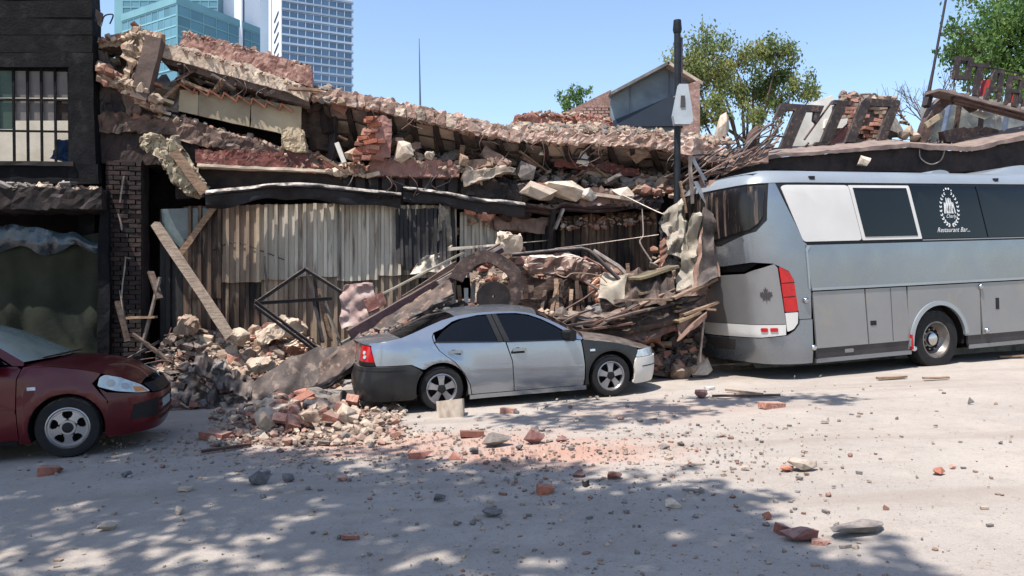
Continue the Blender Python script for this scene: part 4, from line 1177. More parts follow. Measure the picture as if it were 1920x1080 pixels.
    S.panel(rounded([(-1.50, .80), (-1.38, .80), (-1.38, .875), (-1.50, .875)], .01), .01, .008, .3).build('latch', 'trim_black', lk, local=True, fix=False)
    a = arc(0, .47, .60, 176, 4, 20)
    part([(-.68, .35), (-.63, .35)] + [(p[0], p[1]) for p in a] + [(.62, .50), (.98, .50), (.98, 1.40), (-.68, 1.40)], 'wheel_arch_panel', 'bus_grey', step=.15, tilt=False)
    ring = arc(0, .47, .665, 186, 6, 22); ring2 = arc(0, .47, .59, 6, 186, 22)
    part(ring + ring2, 'wheel_arch_trim', 'bus_roof', off=.028, th=.05, step=.15, tilt=False)
    part([(1.0, .50), (2.9, .50), (2.9, 1.40), (1.0, 1.40)], 'locker_door', 'bus_grey')
    S.panel([(1.36, .92), (1.44, .92), (1.44, 1.12), (1.36, 1.12)], .01, .006, .3).build('vent_slot', 'trim_black', root, local=True, fix=False)
    part([(2.92, .50), (6.9, .50), (6.9, 1.40), (2.92, 1.40)], 'locker_door', 'bus_grey')
    part([(-2.66, .335), (-.67, .335), (-.67, .50), (-2.66, .50)], 'skirt', 'bus_charcoal', off=-.01)
    part([(.64, .335), (6.9, .335), (6.9, .50), (.64, .50)], 'skirt', 'bus_charcoal', off=-.01)
    part([(-2.66, .265), (-.66, .265), (-.66, .333), (-2.66, .333)], 'skirt_strip', 'bus_silver', off=.006)
    part([(.66, .265), (6.9, .265), (6.9, .333), (.66, .333)], 'skirt_strip', 'bus_silver', off=.006)
    part(rounded([(-2.08, .39), (-1.9, .39), (-1.9, .45), (-2.08, .45)], .02), 'skirt_latch', 'bus_grey', off=.0)
    for u, z in ((-2.80, 1.27), (-2.72, .52), (1.0, 1.33), (1.08, .56), (-.62, .36)):
        p = S.map(u - .055 * (z - 1.2), z)
        m = MB(); m.lathe([(.05, .01), (.048, -.03), (.03, -.05), (.001, -.055)], (p.x, p.y, p.z), 14)
        m.build('marker_lamp', 'chrome', root, smooth=50, local=True)
    p = S.map(-.63, .42)
    m = MB(); m.beam((p.x + .0, p.y - .02, .35), (p.x - .02, p.y - .02, .60), .05, .03); m.build('mudguard_reflector', 'lamp_red', root, local=True)
    # roof top
    m = MB()
    hwt = 1.25 - ins(0, 3.362)
    def rp(a, b):
        xx = lerp(-3.45, 7.2, a); y = lerp(-hwt, hwt, b)
        return Vector((xx, y, 3.36 + .03 * (1 - (y / hwt) ** 2) - .05 * max(0, (-3.1 - xx)) * 3))
    m.grid(20, 8, rp); m.build('roof', 'bus_roof', root, smooth=40, local=True)
    m = MB(); m.gridbox(14, 6, 3, lambda a, b, c: Vector((lerp(1.0 + .9 * c ** .6, 5.6 - .5 * c, a), lerp(-.82, .82, b) * (1 - .12 * c), 3.36 + .20 * c * min(1, (.25 + 3 * a)))))
    m.build('air_conditioner', 'bus_roof', root, smooth=35, local=True)
    m = MB(); m.gridbox(6, 4, 2, lambda a, b, c: Vector((lerp(.25, .75, a), lerp(-.95, -.5, b), 3.33 + .08 * c * math.sin(a * 3.14) ** .5)))
    m.build('roof_hatch', 'bus_roof', root, smooth=40, local=True)
    for u in (-2.55, 1.55):
        p = S.map(u, 3.2); m = MB(); m.gridbox(3, 2, 2, lambda a, b, c: Vector((p.x + a * .1, p.y - .02 + b * .04, p.z + .045 * c)))
        m.build('roof_marker', 'trim_black', root, local=True)
    # chassis, housing
    m = MB(); m.box((2.2, 0, 1.75), (9.0, 2.05, 2.3)); m.box((2.2, 0, .55), (10.0, 1.5, .4)); m.box((-2.7, 0, 1.6), (.9, 1.6, 2.6)); m.box((2.6, 0, .5), (3.6, 2.0, .3))
    m.build('chassis', 'void', root, local=True)
    vs = [[Vector((.63 * math.cos(a), y, .47 + .63 * math.sin(a))) for a in [R(-10 + 200 * i / 16) for i in range(17)]] for y in (-1.2, -.75)]
    m = MB(); m.grid(16, 1, lambda a, b: vs[round(b)][round(a * 16)])
    mirror(m.build('wheel_housing', 'void', root, local=True, thick=.01))
    for yy, sd_ in ((-1.07, -1), (1.07, 1)):
        wheel(root, 0, yy, .47, .50, .28, .30, 'steel', side=sd_)
        wheel(root, 5.4, yy, .47, .50, .28, .30, 'steel', side=sd_)
    part([(6.9, .3), (7.3, .3), (7.3 - .4 + .63 + .85, .3), (7.3 - .4 + .63 + .85, 3.36), (6.9, 3.36)], 'front_face', 'bus_silver', tilt=False)
    return root
bus()



# ------------------------------------------------------------------ burnt building on the left
def box_on_facade(px0, py0, px1, py1, off, depth, mb=None, n=1):
    mb = mb or MB()
    a, b, c, d = FP(px0, py1, off), FP(px1, py1, off), FP(px1, py0, off), FP(px0, py0, off)
    mb.prism([a, b, c, d], -FN * depth); return mb
def burnt_building():
    c = FP(60, 560, .5); c.z = gz(c.x)
    root = empty('burnt_building', c, 'soot blackened two storey building with a barred window', 'building')
    part = lambda n, m, mb, **k: mb.build(n, m, root, **k)
    O = .5
    rg_ = random.Random(2)
    # upper wall of long courses, each a little proud or sunk
    y = -330
    while y < 126:
        h = 33 if y < 92 else 126 - y
        b_ = band([(-520, y), (172 + y * .02, y)], [(-520, y + h - .8), (172 + y * .02, y + h - .8)], O + rg_.uniform(-.006, .006), .45, n=10, j=1, k=1, amp=.006)
        part('wall_course', 'burnt', b_); y += h
    part('wall', 'burnt', band([(128, 124), (174, 124)], [(128, 345), (182, 345)], O, .45, n=4, j=6, k=1, amp=.012))
    part('wall', 'burnt', band([(-520, 306), (184, 308)], [(-520, 345), (184, 345)], O, .45, n=14, j=2, k=1, amp=.012))
    part('wall', 'burnt', band([(-520, 124), (-90, 124)], [(-520, 345), (-90, 345)], O, .45, n=4, j=2, k=1, amp=.012))
    part('side_wall', 'burnt', MB().prism([FP(172, 150, O - .46), FP(184, 720, O - .46), FP(184, 720, O - .46) - FN * 3, FP(172, 150, O - .46) - FN * 3], FE * -.25))
    # ledge with fallen plaster on it
    part('ledge', 'burnt_brown', band([(-300, 352), (60, 349), (120, 352), (188, 356)], [(-300, 392), (188, 392)], O + .35, .8, n=30, j=2, k=3, amp=.03, topamp=.05))
    # window: frame, bars, panes
    part('window_frame', 'burnt', band([(-92, 124), (132, 128)], [(-92, 130), (132, 134)], O - .1, .1, n=2, j=1, k=1, amp=0))
    part('window_sill', 'concrete_dark', band([(-92, 301), (138, 303)], [(-92, 309), (138, 311)], O + .05, .3, n=8, j=1, k=1, amp=.01))
    for x in (-88, -60, -34, -8, 25, 51, 77, 103, 129):
        part('window_bar', 'burnt', MB().beam(FP(x, 128, O - .08), FP(x + 2, 304, O - .08), .035, .03, up=FN))
    for y in (185, 244):
        part('window_bar', 'burnt', MB().beam(FP(-92, y, O - .085), FP(131, y + 3, O - .085), .03, .035, up=FN))
    cols = [(-58, -36), (-32, -10), (-6, 23), (27, 49), (53, 75), (79, 101), (105, 127)]
    for i, (a, b) in enumerate(cols):
        for j, (t, q) in enumerate(((131, 183), (188, 242))):
            m_ = 'pane_grey' if j == 0 or i < 5 else 'pane_clear'
            part('window_pane', 'pane_green' if i < 3 else ('pane_grey' if (j == 0 or i < 6) else 'burnt_brown'), box_on_facade(a, t, b, q if j == 0 else q - (16 if i > 2 else 0), O - .12, .008))
    # room behind: the floor is open to the sky, its back wall is white for the brightness behind the bars
    part('back_wall', 'plaster_white', box_on_facade(-420, 150, 160, 345, -1.5, .15))
    part('floor_slab', 'concrete_dark', MB().prism([FP(-420, 345, O - .46), FP(184, 345, O - .46), FP(184, 345, O - .46) - FN * 3, FP(-420, 345, O - .46) - FN * 3], (0, 0, -.15)))
    # street level opening: dark room
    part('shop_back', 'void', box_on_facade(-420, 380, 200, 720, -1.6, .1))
    part('pier', 'burnt', band([(186, 356), (202, 356)], [(182, 700), (206, 700)], O, .6, n=1, j=8, k=1, amp=.015))
    part('pier', 'burnt', band([(-330, 356), (-260, 356)], [(-330, 760), (-260, 760)], O, .6, n=1, j=8, k=1, amp=.015))
    return root
burnt_building()
T(band([(108, 262), (132, 262)], [(100, 300), (130, 300)], -.7, .5, n=4, j=4, k=2, amp=.05).build('blue_bundle', 'blue_tarp', smooth=50), 'blue bundle seen through the barred window', 'bundle')
rq = random.Random(77)
for k in range(9):
    px = rq.uniform(-10, 182)
    piece('lump' if k % 2 else 'flat', rq.choice(['concrete_grey', 'concrete_dark', 'concrete_grey']), FP(px, 345 + rq.uniform(-4, 6), rq.uniform(.6, .8)), rq.uniform(.18, .42), name='plaster_lump',
          label='grey plaster lump lying on the burnt ledge under the barred window', cat='rubble', group='plaster lumps on the burnt ledge', sq=(1, .8, .5), rng=rq)
# green plastic sheet hanging in the shop opening
mb = MB()
def tf(u, v):
    p = FP(lerp(-150, 186, u), lerp(690, 432 + 10 * math.sin(u * 9), v), .35)
    return p + FN * (.10 * noise.noise(Vector((u * 5, v * 4, 1))) + .05 * noise.noise(Vector((u * 13, v * 3, 2))))
mb.grid(40, 26, tf)
T(mb.build('plastic_sheet', 'tarp_green', smooth=80, thick=.004), 'dark green plastic sheet closing the burnt shop front', 'sheet')
mb = MB()
def tf2(u, v):
    p = FP(lerp(-150, 188, u), lerp(470 + 8 * math.sin(u * 20), 430 + 8 * math.sin(u * 9) + 22 * max(0, u - .85) * 6, v), .42)
    return p + FN * (.12 * abs(noise.noise(Vector((u * 16, v * 2, 5)))) + .05 * math.sin(v * 3.1)) + Vector((0, 0, .05 * noise.noise(Vector((u * 11, v, 7)))))
mb.grid(60, 6, tf2)
T(mb.build('plastic_fold', 'plastic_silver', smooth=80, thick=.003), 'crumpled shiny fold of clear plastic along the top of the green sheet', 'sheet')

# ------------------------------------------------------------------ brick pier beside it
def brick_pier():
    c = FP(240, 690, .35); c.z = gz(c.x)
    root = empty('brick_pier', c, 'tall scorched brick pier between the burnt shop and the corrugated fence', 'pier')
    MB_ = band([(200, 300), (266, 300)], [(206, 700), (268, 700)], .30, .45, n=2, j=10, k=2, amp=.01)
    MB_.build('mortar_core', 'mortar_burnt', root)
    rr = random.Random(9); k = 0
    p0 = FP(200, 560, .30); wdt = (FP(267, 560, .30) - p0).length
    z = gz(p0.x) + .14
    me = None; row = 0
    while z < 3.72:
        ncol = 3; off = 0 if row % 2 == 0 else -.11
        x = off
        while x < wdt - .04:
            a = max(x, 0); b = min(x + .225, wdt)
            if b - a > .05 and rr.random() > .05:
                b_ = MB(); q = p0 + FE * (a + b) / 2 + FN * (.012 + rr.uniform(-.006, .014)); q.z = z + .035
                b_.gridbox(1, 1, 1, lambda u, v, w: q + FE * (u - .5) * (b - a - .012) + FN * (v - .5) * .11 + Vector((0, 0, (w - .5) * .066)) + Vector((rr.uniform(-.004, .004), rr.uniform(-.004, .004), rr.uniform(-.004, .004))))
                b_.build('brick', rr.choice(['brick_burnt', 'brick_burnt', 'brick_sooty']), root)
            x += .235
        z += .080; row += 1
    for (a, b) in (((236, 480), (228, 560)), ((238, 482), (246, 484)), ((226, 545), (232, 590)), ((222, 400), (228, 430)), ((232, 330), (226, 380))):
        MB().beam(FP(*a, .40), FP(*b, .42), .03, .02, n=3, amp=.02).build('bent_strap', 'steel_pale', root)
brick_pier()

# ------------------------------------------------------------------ dark core of the ruin (what shows through the gaps)
core = empty('collapsed_building', FP(760, 560, -2) * 1.0, 'collapsed two storey brick and concrete building with a sagging roof slab', 'building')
core.location.z = gz(core.location.x)
def cpart(name, m, mb, label=None, **k):
    o = mb.build(name, m, core, **k)
    if label: o['label'] = label
    return o
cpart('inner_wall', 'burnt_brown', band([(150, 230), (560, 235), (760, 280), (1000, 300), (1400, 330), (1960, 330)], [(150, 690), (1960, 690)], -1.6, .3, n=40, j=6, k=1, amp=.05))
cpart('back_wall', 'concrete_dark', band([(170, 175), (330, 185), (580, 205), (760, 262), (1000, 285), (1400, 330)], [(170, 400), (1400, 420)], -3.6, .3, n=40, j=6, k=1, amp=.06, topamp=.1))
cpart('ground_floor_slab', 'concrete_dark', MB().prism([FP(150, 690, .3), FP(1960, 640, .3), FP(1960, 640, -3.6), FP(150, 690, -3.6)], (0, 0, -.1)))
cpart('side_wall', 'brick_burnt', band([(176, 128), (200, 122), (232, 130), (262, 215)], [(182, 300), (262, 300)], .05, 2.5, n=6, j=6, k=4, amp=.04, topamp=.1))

# lintel beams and floor edges across the front
cpart('lintel_beam', 'concrete_brown', band([(178, 212), (240, 214), (300, 219), (362, 226), (420, 248), (470, 258), (545, 282), (600, 290)], [(178, 246), (300, 250), (420, 284), (545, 290), (600, 312)], .30, .5, n=60, j=3, k=3, amp=.035, topamp=.07),
      'cracked concrete lintel with a crumbled top edge')
cpart('lower_lintel', 'render_dark', band([(184, 248), (372, 254)], [(186, 305), (372, 312)], .22, .45, n=20, j=4, k=2, amp=.02))
cpart('fascia_board', 'fascia_red', band([(366, 280), (450, 282), (540, 287), (600, 296), (628, 306)], [(366, 306), (628, 318)], (.4, .26), .5, n=40, j=3, k=2, amp=.018, topamp=.04), 'dark red rendered fascia')
cpart('fascia_drip', 'concrete_pale', band([(370, 307), (622, 318)], [(370, 312), (622, 323)], (.44, .29), .4, n=14, j=1, k=1, amp=.008), 'pale drip edge under the red fascia')
cpart('roller_shutter_box', 'burnt_brown', band([(330, 313), (640, 324)], [(330, 372), (640, 362)], .12, .3, n=10, j=4, k=1, amp=.02))
cpart('floor_edge', 'render_pink', band([(694, 296), (760, 298), (850, 304), (862, 312)], [(694, 330), (862, 332)], .26, .6, n=30, j=3, k=2, amp=.02, topamp=.06), 'reddish concrete floor edge under the brick stump')
cpart('dark_panelling', 'burnt_brown', band([(640, 322), (870, 330)], [(640, 392), (870, 392)], .02, .2, n=12, j=3, k=1, amp=.02))
for k in range(9):
    x = 650 + k * 25
    cpart('shutter_slat', 'steel_dark', MB().beam(FP(x, 332, .08), FP(x + rq.uniform(-3, 3), 386, .08), .17, .04, up=FN))

# the long sagging roof slab: edge beam, crumbled top, sloping underside with joists and infill panels
edge_t = [(588, 166), (640, 172), (700, 180), (760, 192), (850, 214), (900, 226), (960, 240), (1040, 246), (1140, 250), (1250, 256), (1310, 260), (1372, 284)]
edge_b = [(588, 188), (640, 192), (700, 206), (760, 220), (850, 242), (900, 254), (960, 262), (1040, 270), (1140, 272), (1250, 280), (1310, 300), (1372, 306)]
cpart('roof_edge_beam', 'concrete_edge', band(edge_t, edge_b, (.25, .45), .55, n=110, j=3, k=3, amp=.035, topamp=.08, freq=5), 'long sagging concrete roof edge, crumbled along its top')
# vertical cracks and stuck mortar on the edge: proud blocks of uneven length
rr = random.Random(15)
x = 640
while x < 960:
    w = rr.uniform(14, 30)
    t0 = poly_at(edge_t, (x - 588) / 784)[1]; 
    y0 = lerp(172, 240, (x - 640) / 320); y1 = y0 + 22
    cpart('edge_block', rr.choice(['concrete_edge', 'concrete_edge', 'concrete_pale2', 'concrete_edge']), band([(x, y0 - 1), (x + w - 2, y0 + w * .2)], [(x, y1), (x + w - 2, y1 + w * .2)], .33 + rr.uniform(-.02, .04), .2, n=3, j=2, k=1, amp=.02))
    x += w
def under(u, v):
    """underside of the fallen slab: hinged at the edge beam, its far side dropped"""
    t = poly_at(edge_b, u)
    a = FP(t[0], t[1] - 4, lerp(.1, .3, u))
    q = (lerp(600, 1380, u), lerp(300, 345, min(1, u * 1.7)))
    b = FP(q[0], q[1] - 10 * max(0, u - .6), -1.25)
    return lerp(a, b, v) + nz(lerp(a, b, v), 1.5, .05)
mb = MB(); mb.grid(60, 10, under); cpart('roof_slab_underside', 'slab_under', mb, smooth=30)
for k in range(19):
    u = .03 + k * .052
    a, b = under(u, .02), under(u + .02, .98)
    cpart('joist', 'joist', MB().beam(a + Vector((0, 0, -.05)) + FN * .05, b + Vector((0, 0, -.05)) + FN * .05, .09, .14, n=6, amp=.02))
    if k < 18:
        for j in range(4):
            if rr.random() < .2: continue
            v0, v1 = .04 + j * .24, .04 + j * .24 + .21
            w0, w1 = u + .009, u + .045
            pts = [under(w0, v0), under(w1, v0), under(w1, v1), under(w0, v1)]
            tl = Vector((0, 0, rr.uniform(-.06, .0)))
            m_ = MB(); m_.prism([p + tl * (1 if i in (0, 1) else .3) + FN * .05 + Vector((0, 0, -.04)) for i, p in enumerate(pts)], FN * -.04)
            cpart('infill_panel', rr.choice(['infill', 'infill', 'slab_under']), m_)
# second fallen floor beneath
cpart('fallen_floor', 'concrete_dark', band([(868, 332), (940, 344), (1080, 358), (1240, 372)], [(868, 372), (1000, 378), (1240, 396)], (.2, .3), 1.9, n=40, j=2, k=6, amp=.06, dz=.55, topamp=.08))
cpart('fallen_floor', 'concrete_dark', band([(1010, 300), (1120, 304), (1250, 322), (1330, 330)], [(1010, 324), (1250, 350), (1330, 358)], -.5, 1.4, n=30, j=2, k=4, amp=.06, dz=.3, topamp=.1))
cpart('floor_beam', 'fascia_red', band([(1040, 298), (1140, 305), (1200, 318)], [(1040, 312), (1140, 322), (1200, 332)], -.2, .2, n=16, j=2, k=1, amp=.03))

# upper left: tilted roof beams
cpart('tilted_roof_beam', 'concrete_pale2', band([(292, 78), (380, 96), (470, 124), (540, 148), (584, 168)], [(300, 106), (380, 128), (470, 154), (540, 172), (578, 190)], (.2, .35), .35, n=60, j=4, k=2, amp=.009, topamp=.05, freq=6), 'pale cracked beam slanting down across the gap')
cpart('tilted_roof_beam', 'brown_soffit', band([(300, 106), (380, 129), (470, 155), (580, 186)], [(306, 118), (380, 142), (470, 168), (580, 200)], (.15, .3), .4, n=40, j=2, k=2, amp=.02), 'brown underside strip of the slanting beam')
cpart('roof_screed', 'screed_red', band([(344, 60), (400, 74), (480, 96), (540, 114), (584, 126)], [(334, 90), (400, 104), (480, 130), (540, 148), (586, 164)], (.12, .25), .7, n=70, j=6, k=2, amp=.012, freq=6, topamp=.07, dz=.1), 'red brown broken screed standing on the slanting beam')
cpart('leaning_post', 'brown_soffit', MB().beam(FP(292, 74, .35), FP(264, 188, .35), .30, .26, n=6, amp=.03), 'dark brown post leaning under the slanting beam')
cpart('broken_wall_top', 'broken_tan', band([(234, 58), (250, 50), (278, 60), (302, 74)], [(238, 150), (262, 160), (280, 140), (300, 92)], .3, .5, n=20, j=8, k=3, amp=.09, topamp=.08, endamp=.1), 'ragged tan wall fragment on the skyline')
cpart('broken_wall_top', 'broken_tan', band([(182, 70), (210, 68), (242, 64)], [(182, 90), (210, 84), (242, 84)], .2, .5, n=14, j=2, k=2, amp=.05, topamp=.08))
cpart('wall_stump', 'plaster_old', band([(178, 92), (196, 100), (214, 128), (236, 130)], [(180, 214), (262, 214)], .18, .5, n=14, j=8, k=2, amp=.04, topamp=.1), 'stained plaster wall stump at the corner')
cpart('wall_stump', 'brown_soffit', band([(232, 112), (252, 118), (262, 140)], [(236, 214), (262, 216)], .3, .5, n=6, j=8, k=2, amp=.05, topamp=.08))
# soffit panels with the folded roof sheet above
for a, b in (((337, 168), (372, 172)), ((374, 172), (470, 184)), ((472, 184), (566, 200))):
    x0, x1 = a[0], b[0]
    yb0 = lerp(208, 258, (x0 - 337) / 229); yb1 = lerp(208, 258, (x1 - 337) / 229)
    cpart('soffit_panel', 'plaster_tan', band([a, b], [(x0 - 2, yb0), (x1 - 2, yb1)], .1, .05, n=6, j=4, k=1, amp=.008))
zz = [(330, 160)]
xq = 334
while xq < 535:
    yy = lerp(166, 205, (xq - 334) / 200)
    zz += [(xq + 4, yy - 10), (xq + 27, yy + 6)]; xq += 27
mb = MB()
mb.grid(len(zz) - 1, 3, lambda u, v: FP(*zz[round(u * (len(zz) - 1))], .2) - FN * 1.6 * v + Vector((0, 0, .35 * v)))
cpart('folded_roof_sheet', 'clay', mb, 'folded clay coloured roof sheet with a zigzag end', thick=.025)
cpart('soffit_shade_backing', 'void', band([(337, 200), (566, 240)], [(337, 262), (566, 290)], -.5, .1, n=8, j=2, k=1, amp=.05))  # dark sheet put in for the shade under the soffit
cpart('soffit_shade_backing', 'concrete_dark', band([(560, 190), (600, 200), (690, 215)], [(560, 300), (690, 300)], -.9, .2, n=8, j=4, k=1, amp=.08))
for x, y0, x2, y1, w, m_ in ((590, 195, 600, 285, .3, 'wood_dark'), (605, 185, 618, 250, .22, 'brick_burnt'), (628, 200, 622, 300, .12, 'concrete_dark'), (566, 198, 572, 260, .2, 'wood_dark')):
    cpart('post', m_, MB().beam(FP(x, y0, -.2), FP(x2, y1, -.1), w, w * .7, n=4, amp=.03))
cpart('plaster_stub', 'plaster_cream', band([(528, 238), (546, 240), (566, 242)], [(526, 276), (550, 284), (576, 284)], .38, .25, n=10, j=8, k=2, amp=.03, topamp=.05, endamp=.05), 'cream plastered stub of wall')
# brick stump with white edge
def stump():
    root = empty('brick_stump', FP(712, 300, .4), 'upright stump of pink brickwork standing on the floor edge', 'wall stump')
    band([(702, 224), (716, 216), (734, 224)], [(704, 294), (734, 294)], .42, .35, n=6, j=10, k=3, amp=.015, topamp=.04).build('rendered_face', 'render_pink', root)
    r2 = random.Random(4)
    for r_ in range(13):
        y = 296 - r_ * 6.2
        xl = lerp(672, 700, (r_ / 13) ** 1.3) + r2.uniform(-8, 8)
        x = xl
        while x < 704:
            w = r2.uniform(12, 20)
            p = FP(x + w / 2, y, .38 + r2.uniform(-.05, .09))
            piece('brick', r2.choice(['brick', 'brick_dusty', 'brick', 'brick_orange']), p - root.location, .24, rot=(r2.uniform(-.25, .25), r2.uniform(-.2, .2), PHI + r2.uniform(-.4, .4)), name='brick', parent=root, rng=r2)
            x += w
stump()
# behind: pink brick parapet on the roof and grey rubble
cpart('parapet_stub', 'brick_pink', band([(966, 218), (1010, 212), (1060, 214), (1110, 218), (1145, 226)], [(966, 246), (1145, 246)], -.5, .5, n=30, j=4, k=2, amp=.05, topamp=.07), 'pink brick parapet remnant on the roof')

def dup_label(base, i): return base
# ------------------------------------------------------------------ corrugated metal fence
def fence():
    c = FP(620, 560, .0); c.z = gz(c.x)
    root = empty('corrugated_fence', c, 'tall rusty corrugated metal fence patched from overlapping sheets', 'fence')
    rr = random.Random(12)
    def sheet(px0, px1, y0, y1, off, m, seed, top=.03, bend=.012, amp=.01, name='corrugated_sheet', bot=0.0, curl=0.0):
        a = FP(px0, 560, off); b = FP(px1, 560, off); Lw = (b - a).length
        pitch = .148; n = max(2, int(Lw / pitch)); 
        prof = [(0, 0), (.46, 0), (.54, 1), (.84, 1), (.92, 0)]
        us = [(i + q) / n for i in range(n) for q, _ in prof] + [1.0]
        ds = [h for i in range(n) for _, h in prof] + [0]
        mb = MB(); ny = 10
        def fn(u, v):
            i = round(u * (len(us) - 1)); t = us[i]
            px = lerp(px0, px1, t)
            yt = y0(px) if callable(y0) else y0
            p = FP(px, lerp(y1, yt, v), off)
            w = noise.noise(Vector((t * Lw * 1.3 + seed * 9, p.z * .9, seed)))
            p = p + FN * (ds[i] * .06 + w * bend * 2 + noise.noise(Vector((t * Lw * 1.5, p.z * 2, seed + 5))) * amp)
            if v > .99: p.z += (noise.noise(Vector((t * Lw * 2.5, seed, 0))) + .5 * noise.noise(Vector((t * Lw * 9, seed, 3)))) * top
            if v < .01 and bot: p.z += (noise.noise(Vector((t * Lw * 2.2, seed, 8))) + .6 * noise.noise(Vector((t * Lw * 8, seed, 3)))) * bot
            if curl: p += FN * curl * (1 - v) ** 2 * (.5 + t)
            return p
        mb.grid(len(us) - 1, ny, fn)
        return mb.build(name, m, root, thick=.004)
    tops = lambda px: lerp(388, 378, (px - 345) / 400) if px < 745 else 385
    xs = [344, 414, 486, 558, 632, 706, 782, 852]
    for i, (a, b) in enumerate(zip(xs, xs[1:])):
        sheet(a, b + 4, tops, (560, 529, 524, 519, 526, 516, 521)[i], .12 + (i % 2) * .012, 'zinc' if i > 1 else ('zinc_rust', 'zinc_old')[i], i + 1, top=.02, bot=.025, bend=.014)
        sheet(a, b + 4, 512, 668, .04 + (i % 2) * .012, ('zinc_rust', 'zinc_rust', 'zinc_old', 'zinc_old', 'zinc_old', 'zinc_old', 'zinc_rust')[i], i + 20, top=.01)
    sheet(300, 348, 392, 668, -.02, 'zinc_black', 41)
    sheet(862, 934, lambda p: 398 + (p - 862) * .12, 520, -.05, 'zinc', 43, top=.06, bend=.05)
    sheet(1052, 1140, lambda p: 404, 530, -.25, 'zinc_rust', 45, top=.05, bend=.03)
    sheet(1136, 1232, lambda p: 398, 530, -.22, 'zinc_rust', 46, top=.05, bend=.03)
    o = sheet(742, 836, 392, 492, .22, 'zinc_black', 50, top=.06, bend=.06, amp=.05, bot=.22, curl=.12)
    o['label'] = 'blackened sheet peeled off the fence with a torn lower edge'
    sheet(934, 1052, lambda p: 420, 530, -.45, 'zinc_black', 47, top=.1, bend=.05)
    # rail behind
    MB().beam(FP(340, 524, -.08), FP(850, 520, -.08), .04, .06, up=FN).build('rail', 'steel_rust', root)
fence()


# ------------------------------------------------------------------ awning strips over the fence
def strip_metal(pts, off, drop, out, m, label, n=50, seed=0):
    """a buckled sheet-metal gutter: rolled bright lip above, dark face hanging below"""
    mb = MB()
    def fn(u, v):
        t = poly_at(pts, u)
        p = FP(t[0], t[1], off if not isinstance(off, tuple) else lerp(off[0], off[1], u))
        d = drop * (1 + .35 * noise.noise(Vector((u * 5, seed, 0))))
        w = FN * (.06 * noise.noise(Vector((u * 6, v * 2, seed))) + .025 * noise.noise(Vector((u * 19, v * 3, seed))))
        prof = [(-out, .05), (-.03, .045), (0, .02), (.02, -.01), (.01, -.04), (-.03, -.05), (-.05, -d * .5), (-.04, -d * .8), (-.07, -d)]
        i = min(int(round(v * 8)), 8)
        return p + FN * prof[i][0] + Vector((0, 0, prof[i][1])) + w
    mb.grid(n, 8, fn)
    return T(mb.build('buckled_gutter', m, smooth=45, thick=.006), label, 'gutter')
strip_metal([(385, 362), (440, 356), (500, 349), (560, 346), (610, 350), (680, 358), (752, 366)], (.85, .46), .24, .35, 'gutter_metal', 'long buckled metal gutter sagging over the corrugated fence, left length')
strip_metal([(756, 354), (800, 358), (850, 366), (900, 376), (940, 378), (985, 384)], .44, .22, .4, 'gutter_metal', 'buckled metal gutter with a bright lip over the peeled black sheet', seed=3)
strip_metal([(850, 376), (930, 381), (1000, 387), (1036, 392), (1060, 382), (1110, 388), (1170, 384), (1232, 376)], .3, .12, .3, 'gutter_rust', 'sagging rusty gutter below the pale broken blocks', seed=6)
def sbeam(name, p, q, w, h, m, label, cat='beam', group=None, n=6, amp=.01, sag=None, up=(0, 0, 1)):
    return T(MB().beam(p, q, w, h, n=n, amp=amp, sag=sag, up=up).build(name, m, smooth=30), label, cat, group)
sbeam('steel_post', FP(848, 376, .15), FP(852, 500, .15), .09, .07, 'steel_dark', 'dark steel post between the fence and the narrow corrugated strip', 'post')
sbeam('steel_post', FP(1038, 385, .3), FP(1028, 470, .1), .10, .08, 'steel_dark', 'bent dark steel post under the kink of the rusty gutter', 'post')
sbeam('steel_post', FP(1056, 392, .3), FP(1040, 430, .35), .07, .05, 'steel_pale', 'short pale steel brace beside the kinked gutter', 'brace')
T(crumple([FP(818, 452, .3), FP(848, 470, .2), FP(842, 392, .35), FP(822, 380, .35)], 6, 14, .05, 3, 4).build('sheet_scrap', 'sheet_beige', smooth=50, thick=.004), 'curled pale scrap hanging by the dark steel post', 'scrap')
T(crumple([FP(770, 515, .5), FP(850, 505, .35), FP(845, 462, .3), FP(800, 480, .35)], 16, 10, .10, 4, 9).build('torn_sheet', 'zinc', smooth=40, thick=.004), 'bright torn strip of sheet metal along the foot of the peeled sheet', 'sheet')
# ledge blocks on the rusty gutter
for px, py, s, k, m_, lab in ((1012, 362, .62, 'lump', 'concrete_pale', 'pale concrete boulder on the gutter, leftmost of the row'), (1060, 358, .60, 'lump', 'concrete_pale', 'pale concrete boulder second along the gutter'),
                       (1098, 364, .34, 'lump', 'concrete', 'small round lump between the gutter boulders'), (1140, 368, .66, 'flat', 'concrete_pale', 'flat pale slab piece on the gutter'),
                       (1030, 350, .3, 'brick', 'brick_orange', 'orange brick on top of the gutter boulders'), (1168, 362, .34, 'lump', 'concrete_pale', 'white plaster lump near the lamp post end of the gutter')):
    piece(k, m_, FP(px, py, .35), s * 1.15, rot=(.1, .15, PHI), name='broken_block', label=lab, cat='rubble', sq=(1.3, .9, .7), rng=rq)
T(band([(1085, 360), (1110, 354), (1170, 362), (1186, 370)], [(1085, 386), (1186, 388)], .3, .4, n=16, j=3, k=2, amp=.03, topamp=.08).build('wall_chunk', 'concrete_brown2', smooth=30), 'broken wall chunk with a white top lying on the rusty gutter', 'rubble')
for px, py, s, m_ in ((912, 398, .42, 'brick_dusty'), (884, 392, .3, 'brick_dusty'), (948, 400, .36, 'brick_burnt'), (985, 404, .3, 'brick_burnt')):
    piece('lump', m_, FP(px, py, .2), s, name='brick_lump', label='clump of broken brickwork hanging under the gutter beside the narrow strip', cat='rubble', group='brickwork clumps under the gutter', rng=rq)
